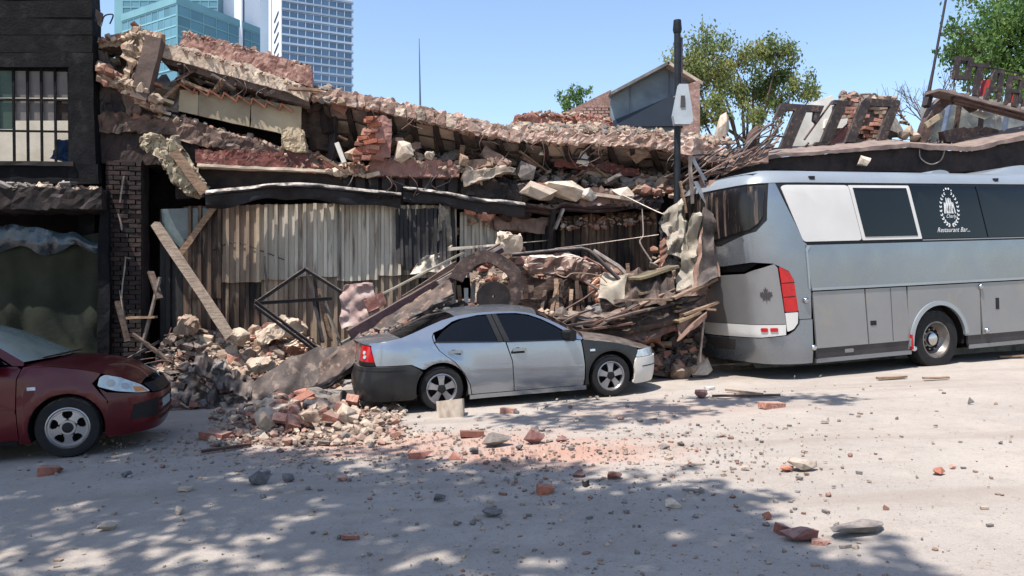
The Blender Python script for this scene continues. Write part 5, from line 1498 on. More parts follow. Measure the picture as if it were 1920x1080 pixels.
T(band([(925, 406), (1030, 408)], [(930, 432), (1020, 436)], .15, .3, n=16, j=3, k=1, amp=.03).build('broken_lintel', 'concrete_brown', smooth=30), 'broken brown lintel hanging under the gutter', 'lintel')
# hanging wall chunk with a plank
T(band([(262, 256), (286, 250), (304, 262), (330, 258), (352, 300), (384, 352)], [(278, 282), (300, 300), (312, 322), (330, 345), (345, 364), (366, 366)], (.62, .55), .3, n=26, j=8, k=3, amp=.06, freq=5, endamp=.06).build('hanging_chunk', 'rough_render', smooth=25), 'rough pale wall chunk hanging aslant from the lintel', 'rubble')
sbeam('plank', FP(326, 284, .68), FP(384, 362, .6), .06, .16, 'wood', 'weathered plank along the edge of the hanging wall chunk', 'plank')
# leaning timber
sbeam('timber_pole', FP(292, 420, .25), FP(432, 632, 1.0), .13, .11, 'timber_grey', 'long grey timber leaning down into the rubble heap', 'timber', amp=.02)
T(MB().prism([FP(302, 392, .12), FP(372, 390, .12), FP(398, 392, .12), FP(342, 470, .12), FP(306, 430, .12)], -FN * .01).build('window_glass', 'glass_shard', smooth=False), 'broken dusty glass pane beside the top of the leaning timber', 'glass')
sbeam('timber_strut', FP(402, 388, .2), FP(330, 486, .25), .05, .1, 'wood', 'short pale strut crossing the broken glass pane', 'timber')
# scrap by the foot of the pier
for a, b, w, m_, lab in (((238, 596), (292, 594), .08, 'wood', 'short pale board lying level at the foot of the brick pier'), ((265, 655), (300, 520), .04, 'steel_pale', 'thin bright rod leaning on the brick pier'), ((220, 565), (240, 640), .08, 'wood_dark', 'charred stick leaning beside the brick pier'),
                    ((282, 510), (300, 560), .10, 'wood_dark', 'charred upright board end by the pier'), ((250, 625), (320, 680), .09, 'wood_dark', 'charred board sloping down behind the red bonnet'), ((300, 640), (210, 690), .1, 'steel_dark', 'dark steel bar across the foot of the pier')):
    sbeam('scrap_board', FP(*a, .75), FP(*b, .95), w, .04, m_, lab, 'board')

# ------------------------------------------------------------------ rubble heaps
def mound(name, prof, o_back, o_front, label, m='rubble_soil', lift=0.0, nx=60, ny=16):
    mb = MB()
    def fn(u, v):
        px, py = poly_at(prof, u)
        b = FP(px, py + 8, o_back); f = FP(px, py + 8, o_back) + FN * (o_front - o_back); f.z = gz(f.x) - .02
        e = v ** .8
        p = lerp(b, f, v); p.z = lerp(b.z, f.z, e) + .05 * noise.noise(p * 2.3) + .03 * noise.noise(p * 6)
        return p
    mb.grid(nx, ny, fn)
    o = mb.build(name, m, smooth=60)
    T(o, label, 'rubble heap', None, 'stuff')
    return fn
RM = ['rub_pale', 'rub_tan', 'rub_brick', 'rub_grey']
def heap(fn, n, smin, smax, label, seed, wts=(3, 3, 2, 1), urange=(0, 1), vrange=(0, .95), shapes=('lump', 'flat', 'brick'), mats=None):
    r = random.Random(seed); mb = MB()
    mats = mats or RM
    for _ in range(n):
        u, v = r.uniform(*urange), r.uniform(*vrange)
        s = smin * (smax / smin) ** (r.random() ** 1.6)
        p = fn(u, v) + Vector((0, 0, s * .12))
        stuff_add(mb, r.choice(shapes), p, s, r.choices(range(len(mats)), wts[:len(mats)])[0], r)
    return T(mb.build('rubble', mats), label, 'rubble', None, 'stuff')
def scatter(fn, n, smin, smax, name, label, cat, group, seed, kinds, mats, urange=(0, 1), vrange=(0, .9), lift=.25):
    r = random.Random(seed)
    for _ in range(n):
        u, v = r.uniform(*urange), r.uniform(*vrange)
        s = r.uniform(smin, smax)
        piece(r.choice(kinds), r.choice(mats), fn(u, v) + Vector((0, 0, s * lift)), s, name=name, label=label, cat=cat, group=group, rng=r)
# heap before the fence, left of the silver car
f1 = mound('rubble', [(296, 668), (318, 622), (350, 606), (400, 610), (440, 618), (480, 612), (530, 600), (560, 606), (600, 640), (640, 690)], .25, 1.9, 'earth and mortar at the core of the heap before the corrugated fence')
heap(f1, 1500, .05, .26, 'small broken bricks and mortar covering the heap before the corrugated fence', 1, (3, 4, 3, 1), urange=(.12, 1))
heap(f1, 260, .06, .24, 'sooty crumbs at the dark left end of the heap before the fence', 2, (1,), urange=(0, .2), mats=['rub_soot'])
scatter(f1, 80, .15, .34, 'broken_block', 'pale broken block bedded in the heap before the corrugated fence', 'rubble', 'broken blocks in the heap before the fence', 5, ('lump', 'brick', 'flat', 'lump'), ('concrete_pale', 'rub_pale', 'rub_tan', 'brick_dusty', 'rub_pale'), (.25, .98), (.0, .75))
scatter(f1, 16, .22, .40, 'sooty_block', 'sooty block at the dark end of the heap beside the brick pier', 'rubble', 'sooty blocks beside the brick pier', 6, ('lump', 'brick'), ('rub_soot', 'concrete_dark', 'brick_burnt'), (.02, .3), (.0, .9))
def bigblk(px, py, off, sz, rot, m, label):
    mb = MB(); c = FP(px, py, off); q = Euler(rot).to_matrix(); s0 = random.uniform(0, 50); sz = tuple(v * .82 for v in sz)
    def fn(a, b, d):
        p = Vector(((a - .5) * sz[0], (b - .5) * sz[1], (d - .5) * sz[2])); w = c + q @ p
        w = c + q @ Vector([v * (1 - .07 * (abs(2 * a - 1) ** 3 + abs(2 * b - 1) ** 3 + abs(2 * d - 1) ** 3 - 1)) for v in p]); return w + nz(w + Vector((s0, 0, 0)), 2.2, .09) + nz(w + Vector((0, s0, 0)), 7, .045) + nz(w, 19, .012) + (noise.cell_vector(noise.voronoi((w + Vector((s0, 0, 0))) * 8)[1][0] * 9) - Vector((.5, .5, .5))) * .05
    mb.gridbox(12, 9, 7, fn)
    return T(mb.build('masonry_block', m), label, 'rubble')
bigblk(524, 622, .8, (.95, .4, .30), (.1, -.35, PHI), 'rub_pale', 'long pale masonry block tilted on top of the heap, behind the black frame')
bigblk(556, 652, 1.2, (.5, .36, .24), (.3, -.2, PHI + .3), 'brick_pale_top', 'orange brick clump with a pale top beside the foot of the black frame')
bigblk(352, 612, .5, (.42, .4, .3), (.2, .2, .4), 'rub_tan', 'square tan block at the top left of the heap by the fence')
bigblk(446, 630, .9, (.32, .26, .24), (.5, .3, .7), 'rub_pale', 'pale angular block where the leaning timber ends')
bigblk(410, 692, 1.5, (.34, .3, .24), (.2, .1, .3), 'rub_grey', 'grey square block low on the left of the heap')
bigblk(492, 684, 1.6, (.45, .36, .2), (.5, -.2, .2), 'rub_pale', 'bright flat slab piece low in the heap above the fallen sheet')
rw = random.Random(44)
for k in range(22):
    u = rw.uniform(.1, .45); p = f1(u, rw.uniform(.05, .7)) + Vector((0, 0, .12))
    d = Vector((rw.uniform(-.6, .6), rw.uniform(-.25, .25), rw.uniform(-.12, .25)))
    wire([p - d, p + Vector((0, 0, rw.uniform(0, .12))), p + d * .7 + Vector((rw.uniform(-.1, .1), 0, rw.uniform(-.1, .1)))], .009, 'steel_rust', 'rusty reinforcing rod tangled in the dark end of the heap', 'rod', 'reinforcing_rod', 'rods tangled in the heap before the fence')
# small pile on the road behind the silver car
def f2(u, v):
    px = lerp(395, 760, u); h = (.21 * math.exp(-((u - .45) / .20) ** 2) + .07 * math.exp(-((u - .78) / .2) ** 2))
    g = GP(px, lerp(772, 838, v) - 12 * max(0, u - .5)); w = math.exp(-((v - .25) / .42) ** 2)
    g.z += h * w + .01; return g
mb = MB(); mb.grid(50, 14, lambda u, v: f2(u, v) + Vector((0, 0, .03 * noise.noise(f2(u, v) * 5) - .02 - .05 * (max(abs(u - .5) * 2, abs(v - .4) * 1.6) ** 6))))
T(mb.build('rubble', 'rubble_soil', smooth=60), 'mortar dust at the core of the brick pile on the road', 'rubble heap', None, 'stuff')
heap(f2, 1300, .03, .15, 'small brick and mortar bits of the pile on the road behind the silver car', 3, (4, 2, 3, 1), vrange=(0, 1))
scatter(f2, 48, .16, .34, 'brick_fragment', 'broken brick in the low pile on the road behind the silver car', 'brick', 'bricks in the pile on the road', 7, ('brick', 'brick', 'lump'), ('brick_dusty', 'brick', 'rub_pale', 'rub_pale', 'brick_orange', 'rub_tan'), (.2, .75), (.05, .7))
for px, py, s, m_, lab in ((607, 757, (.62, .35, .16), 'rub_grey', 'grey flat slab on top of the brick pile by the black bumper'), (532, 772, (.7, .5, .12), 'rub_pale', 'pale thin slab lying across the brick pile'), (545, 790, (.24, .22, .2), 'brick_dusty', 'red brick block standing in the middle of the pile'),
                       (500, 775, (.32, .3, .22), 'rub_pale', 'pale block at the left shoulder of the brick pile'), (580, 795, (.22, .2, .18), 'rub_tan', 'tan block in the front of the brick pile')):
    g = GP(px, py + 22); bigblk(0, 0, 0, s, (rw.uniform(-.15, .15), rw.uniform(-.15, .15), rw.uniform(-.3, .3)), m_, lab).location = (g.x, g.y, g.z + .10)
# heap under the wreckage right of the fence
f3 = mound('rubble', [(880, 500), (930, 452), (960, 440), (1000, 474), (1060, 476), (1130, 482), (1180, 500), (1240, 520), (1330, 540)], .1, 1.9, 'core of the heap between the silver car and the coach')
heap(f3, 1500, .05, .26, 'small broken masonry over the heap between the silver car and the coach', 4, (4, 3, 3, 1), vrange=(0, .8))
scatter(f3, 80, .15, .4, 'broken_block', 'broken masonry block in the heap between the silver car and the coach', 'rubble', 'broken blocks between the car and the coach', 8, ('lump', 'brick', 'flat'), ('concrete_pale', 'rub_pale', 'rub_tan', 'brick_dusty', 'concrete_brown2', 'brick'), (.05, .95), (.0, .55))
bigblk(955, 458, .6, (.5, .4, .5), (.2, .2, .3), 'concrete_pale', 'white masonry lump standing at the top of the heap')
bigblk(1035, 498, 1.0, (1.15, .6, .42), (.15, .08, PHI), 'concrete_brown2', 'big brown wall block with a white top above the sedan roof')
bigblk(1090, 508, 1.2, (.75, .5, .4), (.1, .3, .5), 'concrete_brown2', 'brown wall block with a crusted white edge next to the bent pipe')
bigblk(1128, 540, 1.3, (.5, .4, .5), (.3, .5, .2), 'brick_pale_top', 'orange brick block inside the bent pipe frame')
bigblk(1155, 572, 1.6, (.8, .4, .28), (.1, .2, .3), 'brick_pale_top', 'orange brick slab under the bent pipe frame')
bigblk(1120, 590, 1.9, (.6, .4, .3), (.2, .1, .1), 'concrete_grey', 'grey block behind the windscreen of the silver car')
for px, py, off, s, m_ in ((1245, 690, 2.1, .55, 'concrete_brown'), (1275, 700, 2.3, .5, 'rub_tan'), (1225, 660, 1.9, .5, 'brick_burnt'), (1300, 690, 2.0, .4, 'brick_burnt')):
    piece('lump', m_, FP(px, py, off), s, name='broken_block', label='brown block in the dark gap between the car nose and the coach', cat='rubble', group='blocks between the car nose and the coach', rng=rq, sq=(1, .9, .9))
# upper floor debris
f4 = lambda u, v: FP(lerp(180, 300, u), lerp(lerp(95, 190, u), lerp(150, 212, u), v), lerp(-.3, .45, v))
heap(f4, 520, .06, .32, 'pinkish broken masonry spilling over the corner of the upper floor', 11, (4, 4, 3, 1), urange=(.15, 1))
f5 = lambda u, v: FP(lerp(1000, 1290, u), lerp(lerp(286, 330, u), lerp(345, 362, u), v), lerp(-1.2, .1, v))
heap(f5, 900, .04, .30, 'grey ash and broken masonry on the fallen floor under the roof slab', 12, (1, 2, 1, 4), mats=['rub_tan', 'rub_soot', 'rub_brick', 'rub_grey'])
f6 = lambda u, v: FP(lerp(960, 1370, u), lerp(lerp(236, 262, max(0, u * 1.6 - .6)), lerp(250, 272, max(0, u * 1.6 - .6)), v), lerp(-.4, .35, v))
heap(f6, 2400, .03, .20, 'pale broken concrete along the top of the sagging roof slab', 13, (5, 2, 1, 3))
f7 = lambda u, v: FP(lerp(600, 960, u), lerp(168, 238, u ** .9) + v * 12, lerp(-.2, .3, v))
heap(f7, 900, .02, .10, 'crumbs along the upper edge of the roof beam', 14, (3, 3, 3, 1))
f8 = lambda u, v: FP(lerp(560, 700, u), lerp(300, 312, u) + v * 22, lerp(0, .28, v))
heap(f8, 330, .05, .24, 'orange brick bits spilling over the end of the red fascia', 15, (3, 2, 5, 1))
f9 = lambda u, v: FP(lerp(736, 940, u), lerp(292, 320, u) + v * 14, lerp(-.1, .26, v))
heap(f9, 330, .05, .26, 'pale rubble lying on the floor edge beside the brick stump', 16, (5, 3, 3, 1))
f10 = lambda u, v: FP(lerp(340, 620, u), lerp(150, 196, u) + v * 14, lerp(-1.2, .1, v))
heap(f10, 300, .06, .3, 'dark debris lying on the folded roof sheet', 17, (1, 1, 1, 2), mats=['rub_tan', 'rub_soot', 'rub_soot', 'rub_grey'])
f11 = lambda u, v: FP(lerp(1190, 1345, u), lerp(320, 350, u) + v * 40, lerp(-.5, .4, v))
heap(f11, 420, .05, .28, 'red brick rubble behind the lamp post', 18, (1, 2, 5, 1))
f12 = lambda u, v: FP(lerp(586, 640, u), lerp(160, 170, u) + v * 30, lerp(-.4, .4, v))
heap(f12, 160, .06, .22, 'grey broken concrete at the joint of the two roof beams', 19, (2, 2, 1, 4))
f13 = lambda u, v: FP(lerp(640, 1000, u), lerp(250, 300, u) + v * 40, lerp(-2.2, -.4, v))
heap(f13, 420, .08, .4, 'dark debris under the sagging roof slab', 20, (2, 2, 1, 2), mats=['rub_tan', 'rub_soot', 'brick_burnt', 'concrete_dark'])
for px, py, s, k, m_, lab in ((755, 284, .42, 'lump', 'concrete_pale', 'round pale boulder on the floor edge right of the brick stump'), (806, 292, .2, 'lump', 'concrete_pale', 'small pale lump farther along the floor edge'), (790, 296, .5, 'flat', 'concrete_pale', 'flat pale slab on the floor edge'),
                       (868, 300, .26, 'lump', 'rub_tan', 'tan lump near the torn end of the floor edge'), (660, 288, .3, 'lump', 'rub_tan', 'tan lump left of the brick stump'), (985, 320, .45, 'lump', 'rub_grey', 'grey angular block below the hanging steel mesh'), (1195, 290, .5, 'lump', 'rub_tan', 'tan block under the right end of the roof slab'),
                       (1150, 335, .5, 'flat', 'rub_grey', 'grey flat block on the fallen floor')):
    piece(k, m_, FP(px, py, .1 if px > 950 else .3), s, name='broken_block', label=lab, cat='rubble', rng=rq)
T(band([(868, 324), (904, 316), (950, 310), (968, 316)], [(874, 346), (906, 336), (950, 322), (966, 322)], .5, .3, n=14, j=3, k=2, amp=.03, topamp=.05).build('floor_tile_slab', 'concrete_pale', smooth=30), 'pale cornered slab jutting from the end of the floor edge', 'slab')
sbeam('white_board', FP(632, 268, .4), FP(646, 306, .42), .12, .08, 'plaster_white', 'short white board standing left of the brick stump', 'board')
for a, b, w, lab in (((600, 292), (654, 328), .07, 'splintered pale lath lying over the end of the red fascia'), ((540, 166), (600, 170), .1, 'pale wood stub at the joint of the roof beams')):
    sbeam('lath', FP(*a, .5), FP(*b, .45), w, .05, 'wood', lab, 'lath')
# tilted boards in the upper left gap
for a, b, w, m_, lab in (((268, 176), (322, 196), .3, 'plaster_cream', 'pale plank with a hole in the upper gap, uppermost'), ((262, 198), (318, 216), .22, 'concrete_pale', 'pale plank in the upper gap, lower one'), ((255, 150), (300, 166), .35, 'rub_brick', 'brown curled board above the two pale planks'),
                    ((300, 190), (345, 150), .06, 'wood', 'thin stick crossing the dark upper gap'), ((340, 152), (400, 175), .12, 'wood', 'pale batten lying on the folded roof sheet'), ((395, 140), (440, 168), .14, 'steel_pale', 'bright bent strip on the folded roof sheet'),
                    ((440, 158), (480, 172), .16, 'wood_dark', 'dark board on the folded roof sheet'), ((500, 176), (524, 160), .2, 'steel_pale', 'bright crumpled scrap on the folded roof sheet'), ((330, 150), (372, 130), .14, 'wood_dark', 'dark board end against the sky gap'), ((420, 150), (400, 176), .1, 'wood', 'short batten end up on the folded roof sheet')):
    sbeam('board', FP(*a, .25), FP(*b, .1), w, .05, m_, lab, 'board', amp=.02)
for k in range(26):
    px = rw.uniform(345, 600); py = lerp(140, 185, (px - 345) / 255) + rw.uniform(-6, 16)
    c = FP(px, py, rw.uniform(-.8, .15)); d = Vector((rw.uniform(-.3, .3), rw.uniform(-.3, .3), rw.uniform(-.18, .18)))
    sbeam('splinter', c - d, c + d, rw.uniform(.04, .14), .03, rw.choice(['wood', 'wood_dark', 'steel_pale', 'steel_dark', 'brown_soffit']), 'splintered batten in the debris on the folded roof sheet', 'splinter', 'splinters on the folded roof sheet', n=2)
for k in range(30):
    px = rw.uniform(640, 1250); py = lerp(262, 330, (px - 640) / 610) + rw.uniform(-20, 20)
    c = FP(px, py, rw.uniform(-1.2, .1)); d = Vector((rw.uniform(-.45, .45), rw.uniform(-.3, .3), rw.uniform(-.3, .3)))
    sbeam('splinter', c - d, c + d, rw.uniform(.03, .10), .03, rw.choice(['wood_dark', 'steel_dark', 'steel_rust', 'wood']), 'splintered batten under the sagging roof slab', 'splinter', 'splinters under the roof slab', n=2)
# hanging mesh and pale plate under the slab
for k in range(4):
    sbeam('mesh_bar', FP(1068 + k * 17, 300, .12), FP(1098 + k * 16, 258, .12), .025, .025, 'steel_dark', 'black bar of the bent steel mesh under the roof slab', 'bar', 'bars of the bent mesh under the slab', n=2, amp=0)
for a, b in (((1072, 296), (1130, 304)), ((1085, 278), (1140, 288))):
    sbeam('mesh_bar', FP(*a, .14), FP(*b, .14), .025, .025, 'steel_dark', 'black bar of the bent steel mesh under the roof slab', 'bar', 'bars of the bent mesh under the slab', n=2, amp=0)
T(band([(1096, 270), (1112, 266)], [(1080, 306), (1100, 310)], .05, .04, n=6, j=6, k=1, amp=.02, endamp=.05).build('pale_plate', 'plaster_white', smooth=30), 'white torn plate behind the bent mesh', 'plate')
T(MB().prism([FP(1010, 290, .0), FP(1030, 264, .0), FP(1030, 292, .0)], -FN * .03).build('pale_plate', 'plaster_white'), 'small white triangle of plate under the roof slab', 'plate')

# ------------------------------------------------------------------ wreckage in front of the fence and on the silver car
# fallen canopy fascia: a long folded sheet sweeping from the heap up past the car's tail
def sweep(path, off, heights, m, label, name, n=60, thick=.02, seed=0, wob=.03, lean=.0, j=6, cat='sheet'):
    mb = MB()
    def fn(u, v):
        t = poly_at(path, u); h = poly_at([(i, q) for i, q in enumerate(heights)], u)[1]
        o = lerp(off[0], off[1], u)
        p = FP(t[0], t[1], o); p.z += h * v
        p += FN * (-lean * v + wob * 2 * noise.noise(Vector((u * 5, v * 1.5, seed))) + wob * noise.noise(Vector((u * 14, v * 4, seed + 3))))
        p.z += wob * noise.noise(Vector((u * 9, seed, v * 2)))
        return p
    mb.grid(n, j, fn)
    return T(mb.build(name, m, smooth=45, thick=thick), label, cat)
sweep([(420, 772), (470, 766), (540, 750), (600, 730), (650, 700)], (2.0, 2.3), [.12, .42, .62, .62, .42], 'sheet_greybrown', 'fallen grey brown canopy sheet holding back the foot of the heap', 'canopy_sheet', seed=2, lean=.25, wob=.06)
sweep([(596, 736), (640, 706), (690, 668), (740, 628), (790, 592), (850, 552)], (2.75, 2.6), [.40, .42, .36, .32, .28, .24], 'wreck_brown', 'twisted brown canopy edge sloping up behind the boot of the silver car', 'canopy_edge', seed=5, lean=.3, thick=.06, wob=.05)
sweep([(560, 752), (620, 722), (690, 668), (760, 612), (850, 556)], (2.85, 2.68), [.10, .09, .08, .07, .06], 'steel_dark', 'black steel edge bar under the fallen canopy edge', 'edge_bar', seed=7, thick=.05, wob=.015, cat='bar')
sweep([(312, 742), (350, 756), (400, 776), (440, 784)], (1.6, 2.1), [.30, .42, .34, .2], 'wreck_dark', 'dark crumpled sheet between the red car nose and the heap', 'crumpled_sheet', seed=9, lean=.4, wob=.09)
sweep([(360, 690), (420, 730), (470, 748)], (1.7, 2.05), [.25, .3, .25], 'wreck_dark', 'torn dark sheet folded over the left foot of the heap', 'crumpled_sheet', seed=13, lean=.5, wob=.1)
for a, b, o, w, h, m_, lab in (((655, 628), (938, 465), (2.1, 1.9), .22, .16, 'steel_plum', 'long plum coloured steel beam leaning over the sedan roof'),
                            ((644, 650), (836, 552), (1.9, 1.7), .20, .16, 'steel_greygreen', 'grey green steel channel below the plum beam'),
                            ((820, 530), (942, 460), (2.2, 1.98), .10, .05, 'steel_pale', 'bright flat strip along the upper end of the plum beam'),
                            ((640, 666), (740, 610), (2.0, 1.9), .12, .10, 'steel_dark', 'dark bar under the grey green channel'),
                            ((760, 566), (860, 500), (1.35, 1.2), .05, .22, 'wood_dark', 'brown board edge standing behind the plum beam'),
                            ((700, 560), (868, 474), (1.2, 1.0), .12, .03, 'sheet_beige', 'beige strip lying behind the plum beam')):
    sbeam('steel_beam' if 'steel' in m_ else 'board', FP(*a, o[0]), FP(*b, o[1]), w, h, m_, lab, 'beam' if 'steel' in m_ else 'board', n=10, amp=.012)
T(crumple([FP(640, 620, 1.5), FP(712, 596, 1.5), FP(700, 535, 1.35), FP(640, 540, 1.3)], 14, 10, .12, 2.6, 21).build('crumpled_sheet', 'pink_grey', smooth=40, thick=.01), 'crumpled pink grey panel at the foot of the plum beam', 'sheet')
T(crumple([FP(690, 590, 1.62), FP(722, 572, 1.62), FP(716, 548, 1.55), FP(684, 566, 1.55)], 6, 4, .03, 3, 23).build('red_board', 'fascia_red', smooth=40, thick=.02), 'small dark red board on the crumpled pink grey panel', 'board')
T(crumple([FP(752, 612, 2.25), FP(812, 566, 2.25), FP(806, 540, 2.1), FP(750, 580, 2.1)], 12, 6, .04, 4, 24).build('perforated_board', 'board_tan', smooth=40, thick=.02), 'tan perforated board scrap on the canopy edge above the boot', 'board')
for k in range(7):                                  # dark blocks behind the rear window
    px = 700 + k * 24
    piece('brick', 'wreck_dark', FP(px, 640 - k * 9 + rw.uniform(-4, 4), 2.1), rw.uniform(.35, .6), name='dark_block', label='dark dusty block wedged between the canopy edge and the rear window of the silver car', cat='rubble', group='dark blocks behind the silver car', rng=rq)
# black angle-iron frame
fr = empty('angle_iron_triangle', FP(560, 640, 1.5), 'black triangular angle iron frame standing on the heap', 'frame')
for a, b, oa, ob in (((478, 566), (572, 502), 1.5, 1.2), ((572, 502), (640, 545), 1.2, 1.5), ((478, 566), (622, 557), 1.5, 1.4), ((478, 562), (598, 652), 1.5, 1.7), ((476, 570), (592, 656), 1.58, 1.78), ((575, 506), (606, 640), 1.2, 1.6), ((590, 520), (602, 640), 1.15, 1.3)):
    m = MB(); p, q = FP(*a, oa), FP(*b, ob)
    m.beam(p, q, .055, .012, n=3); m.beam(p + Vector((0, .02, -.025)), q + Vector((0, .02, -.025)), .012, .055, n=3)
    m.build('frame_bar', 'steel_dark', fr)
for a, b, w, m_, lab in (((596, 540), (620, 640), .09, 'wood', 'pale lath hanging inside the black frame'), ((606, 560), (640, 650), .07, 'steel_pale', 'bright strip hanging at the right of the black frame'), ((496, 480), (500, 545), .03, 'steel_dark', 'dark hook hanging on the fence left of the black frame')):
    sbeam('hanging_lath', FP(*a, 1.0), FP(*b, 1.2), w, .03, m_, lab, 'lath')
wire([FP(398, 470, .15), FP(440, 454, .15), FP(490, 470, .15), FP(540, 490, .15)], .008, 'steel_dark', 'thin dark cable looping across the corrugated fence')
# curved channel letter and disc lying above the sedan roof
def ring(c, ro, ri, a0, a1, dep, m, label, name, ex=1.0, rot=0, cat='sign part', tail=None):
    mb = MB(); n = 28
    def fn(u, v, w):
        a = R(lerp(a0, a1, u)); r = lerp(ri, ro, v)
        x, z = r * math.cos(a) * ex, r * math.sin(a)
        x, z = x * math.cos(rot) - z * math.sin(rot), x * math.sin(rot) + z * math.cos(rot)
        p = c + FE * x + Vector((0, 0, z)) - FN * dep * w
        return p + nz(p, 2.2, .06) + nz(p, 7, .022)
    mb.gridbox(n, 3, 2, fn)
    return T(mb.build(name, m, smooth=30), label, cat)
ring(FP(914, 538, 2.45), .54, .35, -62, 165, .2, 'sign_brown', 'bent brown channel letter curving over the sedan roof', 'channel_letter', ex=1.08)
mb = MB(); c = FP(926, 556, 2.5)
mb.gridbox(24, 2, 1, lambda u, v, w: c + (FE * math.cos(u * 6.2832) * 1.1 + Vector((0, 0, math.sin(u * 6.2832)))) * (.02 + .22 * v) - FN * .1 * w)
T(mb.build('dark_disc', 'burnt_brown', smooth=30), 'dark round plate resting on the sedan roof inside the curved letter', 'plate')
for k in range(7):
    a = FP(852 + k * 11, 576, 2.0); b = FP(846 + k * 14, 530 + (k % 3) * 5, 1.9)
    sbeam('slat', a, b, .07, .02, ('steel_pale', 'wood', 'plaster_white')[k % 3], 'pale slat fanned under the curved letter on the sedan roof', 'slat', 'fanned slats on the sedan roof', n=2)
T(band([(850, 566), (1010, 562)], [(850, 586), (1010, 582)], 1.7, .6, n=14, j=2, k=2, amp=.04).build('dark_board', 'wood_dark', smooth=30), 'dark board lying behind the sedan roof', 'board')
T(band([(960, 524), (1100, 520), (1180, 560)], [(960, 596), (1100, 600), (1180, 610)], 1.2, .4, n=14, j=4, k=2, amp=.06).build('broken_boarding', 'wood_dark', smooth=30), 'broken dark boarding behind the sedan windscreen', 'boarding')
for k in range(14):
    px = 965 + k * 13 + rw.uniform(-3, 3)
    sbeam('slat', FP(px, 592, 1.5), FP(px + rw.uniform(-14, 14), 530 + rw.uniform(-8, 14), 1.35), rw.uniform(.05, .1), .02, rw.choice(['wood_dark', 'wood', 'steel_rust', 'burnt_brown']), 'upright broken slat behind the sedan windscreen', 'slat', 'upright slats behind the windscreen', n=2)
# bent pipe frame
def pipe(name, pts, r, m, label, offs, cat='pipe'):
    P_ = [FP(x, y, o) for (x, y), o in zip(pts, offs)]
    return wire(P_, r, m, label, cat, name, n=8)
T(MB().tube([FP(960, 478, 1.6), FP(1040, 470, 1.7), FP(1090, 466, 1.75), FP(1104, 470, 1.8), FP(1118, 482, 1.85), FP(1190, 552, 2.1)], .035, 8).build('bent_pipe', 'steel_dark', smooth=50), 'thick bent black pipe arching over the heap', 'pipe')
T(MB().tube([FP(1100, 530, 2.0), FP(1150, 560, 2.1), FP(1168, 570, 2.1)], .022, 6).build('pipe_end', 'steel_pale', smooth=50), 'short bright pipe below the bent black pipe', 'pipe')
T(MB().tube([FP(1060, 580, 1.9), FP(1095, 560, 1.9), FP(1130, 534, 1.9)], .018, 6).build('thin_rod', 'steel_rust', smooth=50), 'thin rusty rod crossing below the bent black pipe', 'rod')
T(MB().tube([FP(1112, 470, 1.5), FP(1160, 500, 1.6), FP(1190, 530, 1.8)], .04, 7).build('bent_rail', 'steel_pale', smooth=50), 'pale flat rail running beside the bent black pipe', 'rail')
sbeam('stake', FP(1180, 540, 1.8), FP(1176, 494, 1.8), .05, .05, 'wood', 'short pale stake standing among the wreckage', 'stake')
wire([FP(1040, 466, 1.2), FP(1120, 456, 1.2), FP(1235, 440, 1.5)], .008, 'steel_pale', 'thin bright cable stretched across the dark corrugated sheets')
wire([FP(1204, 392, .8), FP(1206, 440, .9), FP(1200, 455, 1.0), FP(1222, 490, 1.4)], .014, 'steel_pale', 'bent thin tube hanging under the rusty gutter')
wire([FP(1168, 366, .5), FP(1230, 396, .9), FP(1262, 408, 1.2)], .012, 'steel_pale', 'pale rod slanting down from the white plaster lump')
wire([FP(1040, 500, 1.9), FP(1042, 512, 1.9), FP(1060, 520, 1.95), FP(1076, 512, 1.95), FP(1120, 516, 2.0), FP(1138, 530, 2.0)], .010, 'wood', 'loose pale cable looping over the brown wall block')
# debris mass over the car's nose: layered boards
for path, off, hs, m_, lab, sd in (([(1010, 604), (1090, 616), (1150, 622), (1220, 610), (1330, 572)], (2.5, 2.7), [.10, .12, .2, .24, .2], 'wreck_brown', 'lowest layer of the board wreckage above the car nose', 31),
                                ([(1060, 596), (1150, 604), (1230, 586), (1322, 548)], (2.4, 2.55), [.10, .16, .2, .18], 'wood_dark', 'middle layer of dark boards above the car nose', 32),
                                ([(1130, 572), (1200, 566), (1262, 552), (1330, 530)], (2.2, 2.3), [.12, .16, .14, .10], 'wreck_brown', 'upper layer of brown boards reaching the coach', 33),
                                ([(1150, 640), (1210, 640), (1262, 622), (1300, 604)], (2.55, 2.7), [.14, .2, .22, .16], 'wreck_rust', 'rust red board under the wreckage in front of the coach', 34)):
    sweep(path, off, hs, m_, lab, 'wreck_board', seed=sd, thick=.10, wob=.05, lean=.2, cat='board')
for k in range(36):
    u = rw.random(); px = lerp(1030, 1310, u); py = lerp(600, 548, max(0, u - .3) * 1.4) + rw.uniform(-12, 30)
    c = FP(px, py, rw.uniform(2.3, 2.85)); L_ = rw.uniform(.15, .5)
    d = (FE + Vector((0, 0, rw.uniform(-.1, .5))) + FN * rw.uniform(-.3, .3)).normalized() * L_
    sbeam('wreck_plank', c - d, c + d, rw.uniform(.05, .16), .03, rw.choice(['wood_dark', 'wreck_brown', 'wood', 'wreck_rust', 'steel_dark']), 'splintered plank in the layered wreckage over the car nose', 'plank', 'planks over the car nose', n=2, amp=.02)
